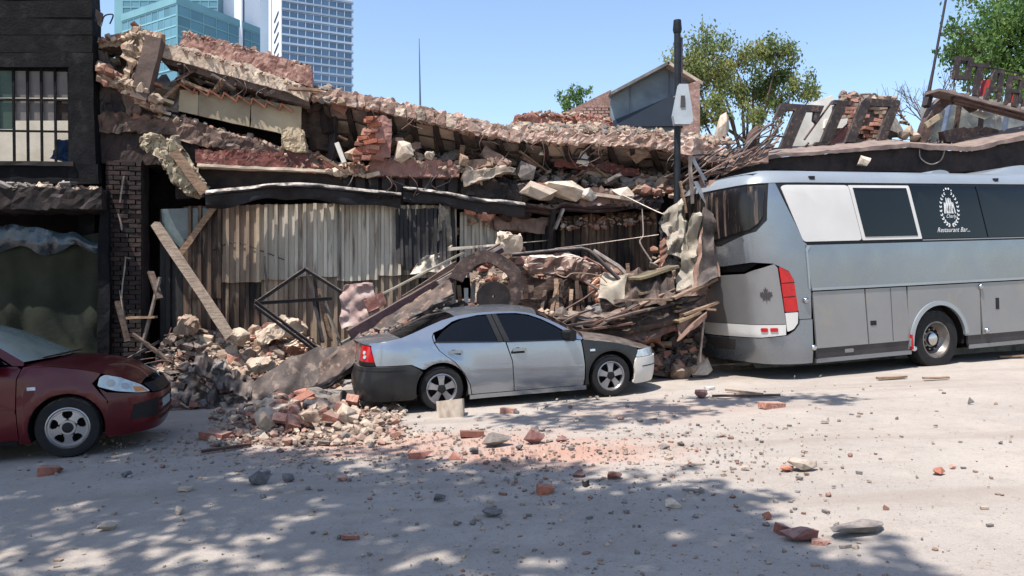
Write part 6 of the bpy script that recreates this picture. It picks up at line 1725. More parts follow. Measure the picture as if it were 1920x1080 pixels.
for a, b, w, m_, lab in (((1262, 560), (1342, 524), .16, 'wood', 'pale plank end sticking out towards the coach, upper one'), ((1280, 590), (1345, 566), .12, 'wood', 'pale splintered plank sticking out towards the coach, lower one'), ((1266, 604), (1308, 584), .22, 'board_tan', 'broken tan board end below the splintered plank'),
                    ((1040, 590), (1150, 600), .10, 'wood', 'pale long lath over the windscreen base'), ((1050, 606), (1120, 620), .2, 'board_tan', 'wedge shaped tan board on the bonnet edge'), ((1188, 522), (1262, 500), .34, 'sheet_olive', 'olive beige panel tilted behind the wreckage'), ((1192, 552), (1240, 536), .3, 'board_tan', 'tan panel under the olive one')):
    sbeam('board', FP(*a, 2.75 if a[0] > 1255 else 2.3), FP(*b, 2.7 if a[0] > 1255 else 2.1), w, .04, m_, lab, 'board', amp=.025)
for px, m_ in ((1212, 'board_tan'), (1228, 'wood'), (1246, 'board_tan')):
    sbeam('short_stave', FP(px, 562, 2.0), FP(px + 3, 532, 1.9), .04, .03, m_, 'short upright slat under the olive panel', 'slat', 'slats under the olive panel', n=2)
T(band([(1190, 620), (1300, 612)], [(1190, 700), (1310, 700)], 1.7, .3, n=10, j=4, k=1, amp=.08).build('shade_backing', 'wreck_dark', smooth=30), 'dark backing added for the shade under the wreckage between the car nose and the coach', 'boarding')  # dark sheet added in place of the hollow's deep shade
# crumpled metal standing against the coach
for c4, nx, ny, amp, fq, sd, m_, lab in (
        ([FP(1262, 560, 2.3), FP(1296, 556, 2.4), FP(1330, 398, 2.1), FP(1292, 400, 2.0)], 9, 13, .20, 2.2, 51, 'sheet_pale', 'tall pale crumpled sheet metal leaning on the coach'),
        ([FP(1244, 480, 2.0), FP(1300, 500, 2.1), FP(1290, 372, 1.8), FP(1244, 392, 1.7)], 10, 11, .24, 2.0, 52, 'sheet_pale', 'crumpled pale sheet metal with a dark fold by the lamp post'),
        ([FP(1236, 470, 1.7), FP(1262, 500, 1.8), FP(1262, 400, 1.6), FP(1234, 402, 1.5)], 6, 9, .2, 2.2, 53, 'zinc_black', 'dark creased sheet metal left of the pale crumpled sheets'),
        ([FP(1292, 560, 2.5), FP(1338, 530, 2.6), FP(1340, 420, 2.4), FP(1316, 420, 2.3)], 7, 10, .15, 2.4, 54, 'sheet_brownpink', 'brownish strip of sheet metal against the rear window of the coach'),
        ([FP(1300, 520, 2.45), FP(1324, 520, 2.5), FP(1324, 470, 2.4), FP(1304, 480, 2.35)], 8, 8, .08, 4, 55, 'zinc_black', 'small black crumpled scrap in the folds of the pale sheet'),
        ([FP(1234, 500, 1.9), FP(1262, 470, 1.9), FP(1252, 440, 1.8), FP(1238, 452, 1.8)], 6, 6, .06, 4, 56, 'wreck_rust', 'rusty torn scrap left of the pale crumpled sheet')):
    T(crumple(c4, nx, ny, amp, fq, sd).build('crumpled_sheet', m_, smooth=24, thick=.008), lab, 'sheet')
for a, b, oa, ob, w, m_, lab in (((1294, 292), (1298, 382), 2.0, 2.0, .09, 'steel_pale', 'upright pale steel channel in the crumpled metal'), ((1298, 296), (1322, 338), 2.0, 2.2, .08, 'steel_greyblue', 'grey bar sloping from the top of the upright channel'), ((1304, 340), (1346, 420), 2.1, 2.5, .09, 'steel_greyblue', 'grey bar sloping down to the coach window'),
                              ((1316, 330), (1322, 440), 2.0, 2.2, .08, 'sheet_brownpink', 'brown upright strip behind the sloping bars'), ((1334, 338), (1344, 520), 2.3, 2.6, .10, 'sheet_brownpink', 'long brown strip along the edge of the coach'), ((1326, 342), (1332, 470), 2.2, 2.4, .06, 'steel_rust', 'thin rusty strip beside the long brown strip'),
                              ((1276, 340), (1286, 400), 1.9, 1.9, .05, 'wood', 'thin pale lath left of the upright channel'), ((1322, 560), (1312, 680), 2.6, 2.6, .03, 'steel_pale', 'thin bright rod hanging before the shaded coach rear')):
    sbeam('metal_strip', FP(*a, oa), FP(*b, ob), w, .03, m_, lab, 'strip', n=8, amp=.02)
# thin bent rods and strips of the torn roof edge above, left of the letters
for k in range(44):
    u = rw.random(); px = lerp(1290, 1440, u); py = lerp(330, 268, u) + rw.uniform(-26, 18)
    c = FP(px, py, rw.uniform(.2, 1.4)); d = (FE + Vector((0, 0, rw.uniform(.1, 1.0))) + FN * rw.uniform(-.4, .4)).normalized() * rw.uniform(.2, .75)
    sbeam('roof_strip', c - d, c + d, rw.uniform(.02, .08), .02, rw.choice(['steel_rust', 'wood_dark', 'steel_pale', 'sheet_brownpink', 'steel_dark']), 'bent strip of the torn roof edge left of the big letters', 'strip', 'torn roof strips left of the letters', n=4, amp=.05, sag=(0, 0, rw.uniform(-.1, .1)))
T(crumple([FP(1360, 318, .9), FP(1440, 300, .9), FP(1450, 272, .5), FP(1370, 290, .5)], 12, 8, .08, 3, 61).build('roof_sheet', 'sheet_brownpink', smooth=40, thick=.01), 'brown roof sheet folded down at the left end of the sign ledge', 'sheet')
T(crumple([FP(1395, 300, .6), FP(1414, 298, .6), FP(1424, 232, .3), FP(1404, 244, .3)], 6, 10, .05, 3, 62).build('bent_sheet', 'steel_rust', smooth=40, thick=.01), 'rusty leaf shaped sheet standing up left of the letter T', 'sheet')

# ------------------------------------------------------------------ sign ledge and letters above the coach
OC = .35
T(band([(1352, 330), (1400, 312), (1450, 296), (1560, 288), (1640, 282), (1706, 276), (1760, 282), (1830, 284), (1880, 270), (1990, 250)], [(1352, 346), (1450, 318), (1560, 320), (1760, 322), (1990, 322)], OC, .5, n=70, j=3, k=2, amp=.02).build('sign_ledge', 'burnt_brown', smooth=30), 'long scorched roof fascia running above the coach', 'fascia')
T(band([(1352, 324), (1400, 306), (1450, 290), (1560, 281), (1640, 274), (1706, 268), (1760, 273), (1830, 276), (1880, 262), (1990, 240)], [(1352, 330), (1400, 312), (1450, 296), (1560, 288), (1640, 282), (1706, 276), (1760, 282), (1830, 284), (1880, 270), (1990, 250)], OC + .14, .9, n=70, j=1, k=5, amp=.012, dz=.26).build('ledge_roofing', 'ledge_metal', smooth=30), 'dusty sheet roofing along the top of the sign ledge', 'roofing')
def letter(polys, label, slant, c, hgt, dep, m='letter_metal', name='sign_letter', wid=1.0):
    """a solid channel letter: strokes drawn in letter units (0..1 high), butted end to end"""
    mb = MB(); o = c
    for i, poly in enumerate(polys):
        pts = [o + FE * ((x * wid + slant * z) * hgt) + Vector((0, 0, z * hgt)) - FN * .004 * i for x, z in poly]
        mb.prism(pts, -FN * dep)
    return T(mb.build(name, m), label, 'letter')
def lc(px, py): return FP(px, py, -.15)
H = (lc(1500, 182).z - lc(1500, 268).z)
letter([[(.22, 0), (.46, 0), (.46, .86), (.22, .86)], [(-.12, .86), (.78, .86), (.78, 1), (-.12, 1)], [(-.12, .62), (-.04, .68), (.04, .86), (-.12, .86)], [(.78, .62), (.69, .68), (.64, .86), (.78, .86)], [(.08, 0), (.22, 0), (.22, .08), (.08, .06)], [(.46, 0), (.60, 0), (.60, .06), (.46, .08)]],
       'burnt black slanted metal letter T on the ledge above the coach', .45, lc(1440, 282), H * 1.04, .09, wid=1.12)
letter([[(.12, .07), (.36, .07), (.36, .91), (.12, .91)], [(0, 0), (.48, 0), (.48, .07), (0, .07)], [(.02, .91), (.50, .91), (.50, 1), (.02, 1)]],
       'burnt black slanted metal letter I between the T and the O', .46, lc(1528, 272), H * 1.02, .09, wid=1.0)
letter([[(0, 0), (.24, 0), (.24, 1), (.06, 1), (0, .9)], [(.24, .84), (.78, .84), (.78, 1), (.24, 1)], [(.78, .08), (1.0, .0), (1.0, .94), (.94, 1), (.78, 1)], [(.24, 0), (.40, 0), (.40, .07), (.24, .07)]],
       'burnt black open slanted metal letter O beside the brick stub', .44, lc(1586, 266), H * 1.0, .09, wid=1.0)
for k, (a, b) in enumerate((((1508, 262), (1560, 190)), ((1552, 270), (1590, 232)), ((1560, 278), (1545, 264)), ((1590, 278), (1620, 262)), ((1505, 280), (1516, 268)), ((1640, 272), (1612, 262)))):
    sbeam('letter_brace', FP(*a, -.15), FP(*b, -.3), .035, .03, 'steel_rust', 'thin rusty brace behind the big slanted letters', 'brace', 'braces behind the slanted letters', n=1, amp=0)
# G: a tall round outline with a bar
gc = FP(1772, 268, -.25)
ring(FP(1802, 270, -.25), 1.14, .94, 58, 182, .22, 'sign_brown', 'round burnt outline letter with a curved back, farther along the ledge', 'sign_letter', ex=.88, cat='letter')
T(band([(1770, 246), (1800, 238), (1850, 240), (1872, 244)], [(1774, 266), (1850, 262), (1876, 260)], -.2, .15, n=14, j=2, k=1, amp=.03).build('letter_bar', 'sign_brown', smooth=30), 'scorched bar of sign metal lying inside the round letter', 'bar')
sbeam('bent_bracket', FP(1736, 236, -.1), FP(1764, 216, -.1), .05, .12, 'plaster_cream', 'pale bent arm standing inside the round letter', 'bracket')
T(MB().prism([FP(1818, 214, -.1), FP(1842, 208, -.3), FP(1862, 216, -.3), FP(1846, 224, -.1)], (0, 0, .03)).build('pale_plate', 'plaster_white'), 'white plate hanging under the sloping sign rail', 'plate')
for k in range(12):
    px = 1735 + k * 16
    sbeam('ledge_bracket', FP(px, 280, -.05), FP(px + rw.uniform(-12, 12), 262, -.25), .03, .03, 'steel_rust', 'small rusty bracket under the round letter', 'bracket', 'brackets on the sign ledge', n=1, amp=0)
wire([FP(1724, 276, .4), FP(1726, 296, .4), FP(1745, 308, .42), FP(1764, 300, .4), FP(1772, 278, .4)], .014, 'steel_pale', 'loop of pale cable hanging below the round letter')
piece('lump', 'concrete_pale', FP(1620, 304, .55), .34, name='lamp_fitting', label='round pale lamp fitting on the dark fascia above the coach', cat='lamp', rot=(0, 0, 0), rng=rq)
# things standing behind the letters
T(band([(1492, 204), (1545, 184), (1562, 178)], [(1478, 280), (1556, 280)], -.9, .12, n=8, j=4, k=1, amp=.01).build('white_partition', 'plaster_white', smooth=30), 'white partition wall left standing behind the letters T and I', 'wall')
T(band([(1548, 224), (1590, 222)], [(1545, 240), (1586, 240)], -.85, .12, n=4, j=1, k=1, amp=.005).build('white_partition', 'plaster_white'), 'short white wall strip over the pink wall behind the letters', 'wall')
T(band([(1545, 238), (1600, 236)], [(1540, 284), (1600, 284)], -.95, .2, n=6, j=3, k=1, amp=.01).build('pink_wall', 'render_rose', smooth=30), 'rose painted low wall behind the letters', 'wall')
def brick_stub():
    c = FP(1625, 275, -1.1)
    root = empty('brick_stub', c, 'broken brick wall stub rising behind the letter O', 'wall')
    band([(1572, 192), (1600, 184), (1640, 176), (1668, 184)], [(1572, 282), (1668, 282)], -1.12, .4, n=12, j=8, k=2, amp=.05, topamp=.06).build('mortar_core', 'mortar', root, smooth=30)
    r2 = random.Random(6)
    for r_ in range(13):
        y = 278 - r_ * 7.4; x = 1574 + (r_ % 2) * 8
        while x < 1662:
            if not (1596 < x < 1640 and 200 < y < 268 and r2.random() < .5) and y > 186 - max(0, x - 1600) * .15:
                p = FP(x + 8, y, -1.08 + r2.uniform(-.03, .06))
                piece('brick', r2.choice(['rub_tan', 'brick_dusty', 'brick_dusty', 'rub_pale', 'rub_brick']), p - root.location, .25, rot=(r2.uniform(-.12, .12), r2.uniform(-.1, .1), PHI + r2.uniform(-.2, .2)), name='brick', parent=root, rng=r2, idx=r2.randrange(4))
            x += 18
    return root
brick_stub()
f14 = lambda u, v: FP(lerp(1575, 1700, u), lerp(178, 186, u) + v * 6 + 60 * max(0, u - .8) * 4, lerp(-1.4, -1.0, v))
heap(f14, 90, .08, .26, 'brick bits on top of the brick stub', 25, (2, 3, 3, 1))
piece('lump', 'rub_grey', FP(1676, 244, -.6), .75, name='boulder', label='grey rounded boulder with a pale top right of the letter O', cat='rubble', sq=(.8, .8, 1), rot=(.2, .3, .4), rng=rq)
for px, py in ((1694, 252), (1706, 246), (1714, 256)):
    piece('lump', 'rub_pale', FP(px, py, -.4), .3, name='broken_block', label='small pale block between the boulder and the round letter', cat='rubble', group='pale blocks right of the boulder', rng=rq)
piece('lump', 'concrete_pale', FP(1352, 240, -1.5), .7, name='plaster_lump', label='white plaster lump standing up on the roof right of the brick pier', cat='rubble', sq=(.5, .5, 1.0), rot=(.1, .2, 0), rng=rq)
# walls and clutter inside the round letter
T(band([(1740, 192), (1790, 176), (1990, 210)], [(1735, 275), (1990, 262)], -1.5, .2, n=16, j=4, k=1, amp=.03, topamp=.05).build('stained_wall', 'wall_stain', smooth=30), 'stained grey wall behind the round letter', 'wall')
for x0, x1, m_ in ((1764, 1782, 'blue_grey'), (1788, 1800, 'wood_dark'), (1836, 1842, 'steel_dark'), (1880, 1892, 'blue_grey')):
    sbeam('wall_strip', FP(x0, 266, -1.25), FP(x1, 190, -1.25), .12, .05, m_, 'vertical strip on the stained wall behind the round letter', 'strip', 'strips on the stained wall', n=2)
# sloping rail with the boxy letters
sbeam('sign_rail', FP(1748, 172, -.1), FP(1990, 236, .1), .42, .06, 'ledge_metal', 'sloping metal rail carrying the boxy letters', 'rail', n=16, amp=.02)
sbeam('sign_rail', FP(1786, 186, .05), FP(1990, 240, .2), .10, .05, 'steel_rust', 'lower rusty edge of the sloping sign rail', 'rail', n=10)
for k in range(7):
    a = FP(1788 + k * 26, 168 + k * 6.6, -.1); b = FP(1786 + k * 26, 188 + k * 6.6, .05)
    sbeam('rail_clip', a, b, .08, .03, 'steel_dark', 'dark clip across the sloping sign rail', 'clip', 'clips on the sloping sign rail', n=1, amp=0)
BS = {'O': [[(0, .30), (.16, .30), (.16, 1), (0, 1)], [(.44, .30), (.60, .30), (.60, 1), (.44, 1)], [(.16, .30), (.44, .30), (.44, .42), (.16, .42)], [(.16, .88), (.44, .88), (.44, 1), (.16, 1)]],
      'T': [[(.24, 0), (.42, 0), (.42, .88), (.24, .88)], [(0, .88), (.66, .88), (.66, 1), (0, 1)]],
      'A': [[(0, 0), (.15, 0), (.36, .88), (.28, 1), (.24, 1)], [(.46, 0), (.62, 0), (.62, 1), (.36, 1), (.36, .88), (.46, .88)], [(.14, .30), (.46, .30), (.46, .44), (.18, .44)]],
      'B': [[(0, 0), (.15, 0), (.15, 1), (0, 1)], [(.15, 0), (.5, 0), (.5, .13), (.15, .13)], [(.15, .44), (.48, .44), (.48, .56), (.15, .56)], [(.15, .87), (.5, .87), (.5, 1), (.15, 1)], [(.48, .13), (.62, .13), (.62, .44), (.48, .44)], [(.48, .56), (.60, .56), (.60, .87), (.48, .87)]]}
for ch, px, py, hh, lab in (('O', 1786, 166, 62, 'black boxy letter O at the upper left end of the sloping rail'), ('T', 1814, 178, 62, 'black boxy letter T with a red smear second on the sloping rail'), ('A', 1846, 188, 60, 'black boxy letter A third on the sloping rail'), ('B', 1886, 198, 58, 'black boxy letter B fourth on the sloping rail'), ('A', 1916, 206, 58, 'black boxy letter A last on the sloping rail')):
    h_ = FP(px, py - hh, -.1).z - FP(px, py, -.1).z
    lt = letter(BS[ch], lab, .16, FP(px, py, -.1), h_, .07)
    for dx in (2, 20):
        MB().beam(FP(px + dx, py + 4, -.1), FP(px + dx + 2, py - 24, -.14), .025, .025).build('leg', 'steel_dark', lt)
sbeam('frame_tube', FP(1786, 114, -.16), FP(1990, 152, -.1), .03, .03, 'steel_dark', 'thin dark tube along the top of the boxy letters', 'tube', n=4)
for a, b in (((1842, 186), (1848, 150)), ((1888, 200), (1894, 172))):
    sbeam('red_plate', FP(*a, -.2), FP(*b, -.22), .20, .02, 'paint_red', 'red painted plate behind the boxy letters', 'plate', 'red plates behind the boxy letters', n=3, amp=.02)
sbeam('tan_plate', FP(1898, 206, -.24), FP(1904, 178, -.24), .2, .02, 'plaster_cream', 'cream plate behind the boxy letter B', 'plate', n=3)
# leaning rod
T(MB().tube([FP(1737, 196, -.3), FP(1750, 130, -.32), FP(1777, -20, -.4)], [.05, .03, .025], 7).build('leaning_rod', 'steel_dark', smooth=60), 'tall thin dark rod leaning up into the sky from the round letter', 'rod')
sbeam('rod_socket', FP(1736, 200, -.28), FP(1744, 172, -.3), .14, .12, 'steel_dark', 'dark socket at the foot of the leaning rod', 'socket', n=1, amp=0)

# ------------------------------------------------------------------ lamp post with its grey box
def lamp_post():
    b = FP(1268, 640, 1.0); b.z = gz(b.x) + .1
    root = empty('lamp_post', b, 'black street lamp post with a grey metal box strapped to it', 'lamp post')
    k = b.y / FPX; Z = lambda py: CH + (CY - py) * k
    o = Vector((b.x, b.y, 0))
    MB().tube([o + Vector((0, 0, b.z)), o + Vector((.02, 0, Z(280))), o + Vector((.02, 0, Z(46)))], .062, 14).build('pole', 'pole_black', root, smooth=50)
    MB().tube([o + Vector((.10, .02, Z(240))), o + Vector((.10, .02, Z(70)))], .028, 8).build('conduit', 'steel_plum', root, smooth=50)
    MB().tube([o + Vector((.02, 0, Z(62))), o + Vector((.02, 0, Z(56))), o + Vector((.02, 0, Z(38)))], [.07, .085, .07], 12).build('pole_cap', 'pole_black', root, smooth=50)
    m = MB()
    prof = [(-.06, Z(164)), (.10, Z(164)), (.17, Z(205)), (.20, Z(232)), (.14, Z(238)), (-.14, Z(238)), (-.17, Z(222)), (-.11, Z(190))]
    m.prism([o + Vector((x + .06, -.09, z)) for x, z in prof], (0, -.16, 0))
    bx = m.build('meter_box', 'box_grey', root)
    MB().prism([o + Vector((x + .05, -.25, z)) for x, z in ((-.02, Z(186)), (.05, Z(186)), (.06, Z(207)), (-.03, Z(207)))], (0, -.02, 0)).build('slot_plate', 'bus_charcoal', bx, origin=b)
    for y in (182, 226):
        MB().lathe([(.068, -.012), (.075, -.012), (.075, .012), (.068, .012)], (0, 0, 0), 16).build('strap', 'steel_pale', root, origin=Vector((0, 0, 0))).matrix_local = Matrix.Translation((o + Vector((.02, 0, Z(y)))) - b) @ Matrix.Rotation(R(90), 4, 'X')
lamp_post()
wire([FP(178, 30, .4), FP(188, 50, .45), FP(196, 30, .3), FP(212, 28, .2), FP(206, 45, .15)], .012, 'steel_dark', 'black cable curling out above the corner of the burnt building')
sbeam('broken_stub', FP(166, 30, .2), FP(186, 32, .25), .2, .2, 'brown_soffit', 'brown stub jutting from the corner of the burnt building', 'stub')

# ------------------------------------------------------------------ loose stones on the road
ST = [(1503, 872, 52, 'lump', 'concrete_pale', 'white concrete chunk alone on the bright road', (1, .7, .6)), (1474, 878, 24, 'lump', 'brick_orange', 'orange brick bit touching the white concrete chunk', (1.2, .8, .5)), (1503, 1004, 66, 'lump', 'brick_plum', 'plum brown broken brick lying in front of its red fellow', (1.15, .75, .55)),
      (1472, 992, 40, 'brick', 'brick', 'upright red brick half behind the plum brown brick', (.8, 1, 1.4)), (1612, 985, 100, 'lump', 'rub_grey', 'long grey slab of mortar in the right foreground', (1.25, .5, .28)), (1597, 1016, 55, 'flat', 'rub_grey', 'thin grey flake in front of the long grey slab', (1, .4, .6)), (1543, 1014, 36, 'brick', 'brick_dusty', 'dusty brick end right of the plum brown brick', (1, 1, .7)),
      (1031, 916, 44, 'brick', 'brick_orange', 'orange red brick near the black slab', (1, 1.1, 1.2)), (1122, 905, 56, 'flat', 'wreck_dark', 'black flat slab on the brick dust', (1, .5, 1.4)), (1150, 893, 34, 'lump', 'brick', 'red brick lump behind the black slab', (1.1, .8, .6)), (1300, 917, 42, 'flat', 'rub_grey', 'grey flake at the edge of the tree shade', (1, .6, 1)),
      (1261, 946, 30, 'lump', 'concrete_pale', 'pale stone in a patch of sun', (1.1, .8, .6)), (1438, 970, 20, 'lump', 'brick', 'small red brick bit left of the upright brick', (1, .8, .9)), (1760, 884, 26, 'lump', 'brick_orange', 'orange brick bit alone at the far right of the road', (1, .8, .6)), (1786, 876, 11, 'lump', 'brick_dusty', 'tiny brick bit beside the orange one', (1, .8, .8)),
      (930, 826, 52, 'lump', 'rub_grey', 'grey mortar lump in front of the silver car', (1.1, .8, .55)), (1002, 824, 40, 'lump', 'brick_plum', 'plum brown lump right of the grey mortar lump', (1, .8, .85)), (856, 862, 30, 'lump', 'brick', 'red brick lump at the edge of the shade', (1, .8, .8)), (792, 850, 44, 'brick', 'brick', 'red brick lying at the left edge of the brick dust', (1, 1, .9)),
      (845, 772, 50, 'brick', 'concrete_pale', 'pale square block against the rear wheel of the silver car', (.9, 1.3, 2.0)), (953, 771, 26, 'brick', 'brick_dusty', 'dusty brick beside the sill of the silver car', (1, 1, 1.3)), (485, 900, 40, 'lump', 'rub_dark', 'dark grey stone in the shade, largest there', (1, .8, .75)), (512, 881, 52, 'flat', 'rub_dark', 'dark grey flat flake behind the dark stone', (1, .6, 1)),
      (540, 898, 26, 'lump', 'rub_dark', 'small dark stone right of the dark grey one', (1, .8, .8)), (337, 962, 22, 'lump', 'concrete_pale', 'pale upright pebble in the left foreground', (.8, .8, 1.1)), (201, 990, 30, 'lump', 'rub_pale', 'low pale stone at the lower left', (1.1, .8, .6)), (655, 1003, 48, 'flat', 'brick', 'flat red brick flake in the lower middle', (1, .5, 1)),
      (924, 960, 36, 'lump', 'rub_dark', 'grey stone in the middle foreground', (1.1, .8, .55)), (823, 934, 28, 'lump', 'rub_dark', 'grey stone left of the middle foreground one', (1.1, .8, .6)), (105, 879, 50, 'brick', 'brick', 'whole red brick in front of the red car wheel', (1, 1, 1.1)), (352, 913, 46, 'flat', 'rub_pale', 'pale flat flake in the left shade', (1, .5, .8)),
      (1447, 758, 46, 'brick', 'brick_dusty', 'dusty pink brick lying in front of the coach', (1, .8, .8)), (1314, 742, 24, 'lump', 'brick_plum', 'brown lump in front of the coach corner', (1, 1, 1)), (1314, 698, 54, 'lump', 'concrete_pale', 'big pale concrete block beside the coach bumper', (1, .9, .8)), (1268, 690, 48, 'lump', 'concrete_brown', 'brown concrete block between car nose and coach', (.8, .8, 1.1)),
      (1820, 756, 17, 'lump', 'rub_grey', 'small grey scrap on the bright road to the right', (.8, .5, 1)), (1310, 868, 26, 'flat', 'concrete_pale', 'pale flake on the sunlit road', (1, .7, .9)), (1245, 838, 20, 'lump', 'rub_grey', 'small grey stone on the pinkish road', (1, .8, .6)), (1330, 726, 28, 'flat', 'plaster_white', 'white crumpled scrap beside the brown lump', (1, .7, 1.2)),
      (1395, 878, 17, 'lump', 'concrete_pale', 'tiny pale stone on the open road', (1.1, .8, .6)), (1205, 700, 30, 'lump', 'rub_pale', 'pale stone before the nose of the silver car', (1, .9, .7)), (1100, 880, 30, 'flat', 'rub_grey', 'grey chip on the brick dust', (1, .7, 1)), (885, 812, 40, 'brick', 'brick', 'red brick in front of the sedan door', (1, 1, .9)), (405, 815, 50, 'brick', 'brick', 'red brick at the left foot of the pile on the road', (1.1, 1, .9))]
rs_ = random.Random(19)
for px, py, w, k, m_, lab, sq in ST:
    g = GP(px, py + w * .14); s = w / FPX * g.y / .93
    o = piece(k, m_, g, s, rot=(rs_.uniform(-.12, .12), rs_.uniform(-.12, .12), rs_.uniform(-.5, .5)), name='brick_fragment' if 'brick' in m_ else 'stone', label=lab, cat='brick' if 'brick' in m_ else 'stone', sq=sq, rng=rs_)
    hz = dict(lump=.40, brick=.15, flat=.08)[k]
    o.location.z += s * sq[2] * hz * .75
for k in range(160):
    r_ = rs_.random()
    if r_ < .45: px, py = rs_.gauss(960, 230), 800 + abs(rs_.gauss(0, 60))
    elif r_ < .6: px, py = rs_.gauss(1000, 420), 770 + 280 * rs_.random() ** 1.6
    elif r_ < .85: px, py = rs_.gauss(1180, 160), rs_.uniform(740, 800)
    else: px, py = rs_.uniform(60, 640), rs_.uniform(815, 890)
    if px < 330 and py < 850: py += 60
    py = max(py, 745 + max(0, 900 - px) * .08)
    g = GP(px, py); red = rs_.random() < .3
    s = rs_.choice([.03, .035, .04, .05, .06, .10]) * rs_.uniform(.8, 1.3)
    kk = rs_.choice(['lump', 'flat', 'lump', 'brick'])
    o = piece(kk, rs_.choice(['brick', 'brick_orange', 'brick_dusty', 'brick_plum'] if red else ['rub_grey', 'rub_pale', 'rub_dark', 'concrete_grey']), g, s, rot=(rs_.uniform(-.2, .2), rs_.uniform(-.2, .2), rs_.uniform(0, 6)),
          name='brick_fragment' if red else 'stone', label='small red brick chip scattered on the dusty road' if red else 'small grey stone scattered on the dusty road', cat='brick' if red else 'stone', group='brick chips scattered on the road' if red else 'small stones scattered on the road', sq=(1, .8, .7), rng=rs_)
    o.location.z += s * .15
mb = MB()
for k in range(7500):
    r_ = rs_.random()
    if r_ < .38: px, py = rs_.gauss(980, 260), 800 + abs(rs_.gauss(0, 62))
    elif r_ < .72: px, py = rs_.choice([rs_.gauss(900, 420), rs_.gauss(1250, 260), rs_.uniform(-40, 1950)]), 720 + 370 * rs_.random() ** 1.5
    else: px, py = rs_.gauss(480, 200), rs_.gauss(836, 26)
    if py < 735 + max(0, 960 - px) * .1 - max(0, px - 1300) * .07: continue
    s = .006 * 7 ** (rs_.random() ** 2.6)
    stuff_add(mb, rs_.choice(['lump', 'flat', 'brick']), GP(px, py) + Vector((0, 0, s * .1)), s * 1.4, rs_.choices((0, 1, 2, 3), (3, 3, 2.4 if r_ < .38 else .8, 4))[0], rs_, True)
T(mb.build('gravel', RM), 'fine brick and mortar grit strewn over the road', 'gravel', None, 'stuff')
for px0, py0, px1, py1, w, m_, lab in ((1336, 747, 1462, 744, .05, 'wood_dark', 'long dark stick lying in front of the coach corner'), (1645, 712, 1698, 709, .09, 'wood', 'pale plank scrap on the road by the coach wheel'), (1732, 713, 1778, 711, .07, 'wood', 'short pale stick right of the plank scrap'), (1872, 672, 1960, 670, .08, 'wood', 'pale board lying at the right edge under the coach'),
                                 (378, 852, 470, 838, .05, 'steel_rust', 'rusty bar lying at the foot of the brick pile'), (560, 832, 620, 836, .06, 'wood_dark', 'dark stick in front of the brick pile'), (1360, 735, 1430, 742, .03, 'wood', 'thin lath near the pink brick')):
    a, b = GP(px0, py0), GP(px1, py1)
    sbeam('stick', a + Vector((0, 0, .03)), b + Vector((0, 0, .03)), w, .03, m_, lab, 'stick')

# more debris filling the gap by the coach, on the car's tail and along every broken edge
f15 = lambda u, v: FP(lerp(1165, 1318, u), lerp(lerp(612, 596, u), 704, v), lerp(1.75, 2.35, v))
heap(f15, 420, .08, .32, 'brown broken masonry filling the gap between the car nose and the coach', 41, (1, 2, 2, 3), mats=['rub_tan', 'rub_brick', 'rub_soot', 'rub_soot'])
f16 = lambda u, v: FP(lerp(1225, 1345, u), lerp(lerp(470, 430, u), lerp(575, 540, u), v), lerp(1.5, 2.2, v))
heap(f16, 160, .08, .26, 'broken masonry caught behind the crumpled sheets at the coach', 42, (2, 3, 2, 2))
for c4, nx, ny, amp, fq, sd, m_, lab in (
        ([FP(1170, 585, 2.5), FP(1270, 560, 2.6), FP(1262, 500, 2.1), FP(1180, 520, 2.0)], 8, 6, .16, 2.2, 71, 'wreck_brown', 'brown buckled sheet over the wreckage left of the coach'),
        ([FP(1030, 612, 2.5), FP(1150, 622, 2.6), FP(1140, 588, 2.2), FP(1040, 580, 2.1)], 9, 5, .12, 2.4, 72, 'wreck_dark', 'dark buckled sheet resting on the bonnet edge'),
        ([FP(1270, 640, 2.75), FP(1330, 600, 2.85), FP(1320, 540, 2.6), FP(1268, 560, 2.5)], 7, 7, .16, 2.2, 73, 'sheet_brownpink', 'brown torn sheet jammed against the lower rear of the coach'),
        ([FP(1310, 540, 2.75), FP(1346, 520, 2.85), FP(1342, 400, 2.6), FP(1322, 390, 2.5)], 5, 9, .12, 2.4, 74, 'wreck_dark', 'dark torn sheet pressed on the coach rear corner'),
        ([FP(700, 640, 2.75), FP(800, 596, 2.7), FP(830, 560, 2.35), FP(720, 600, 2.3)], 9, 5, .12, 2.6, 75, 'wreck_dark', 'dark crumpled sheet lying across the rear window of the silver car'),
        ([FP(1120, 560, 2.2), FP(1190, 566, 2.3), FP(1210, 520, 1.9), FP(1130, 516, 1.8)], 7, 5, .14, 2.4, 77, 'sheet_beige', 'beige crumpled sheet inside the heap by the bent pipe')):
    T(crumple(c4, nx, ny, amp, fq, sd).build('crumpled_sheet', m_, smooth=24, thick=.01), lab, 'sheet')
f17 = lambda u, v: FP(lerp(672, 840, u), lerp(634, 572, u) + v * 10, lerp(2.3, 2.9, v))
heap(f17, 160, .05, .22, 'dark dusty rubble lying on the boot and rear window of the silver car', 43, (1, 2, 1, 2), mats=['rub_tan', 'rub_soot', 'rub_brick', 'rub_grey'])
f18 = lambda u, v: FP(lerp(850, 1035, u), lerp(572, 586, u) + v * 4, lerp(1.6, 2.3, v))
heap(f18, 150, .05, .2, 'rubble and dust behind the sedan roof', 44, (2, 2, 2, 2))
def crust(pts, o0, o1, n, s0, s1, label, seed, wts=(4, 3, 3, 1), mats=None, drop=8):
    heap(lambda u, v: FP(*[q + (v * drop if i else 0) for i, q in enumerate(poly_at(pts, u))], lerp(o0, o1, v)), n, s0, s1, label, seed, wts, mats=mats)
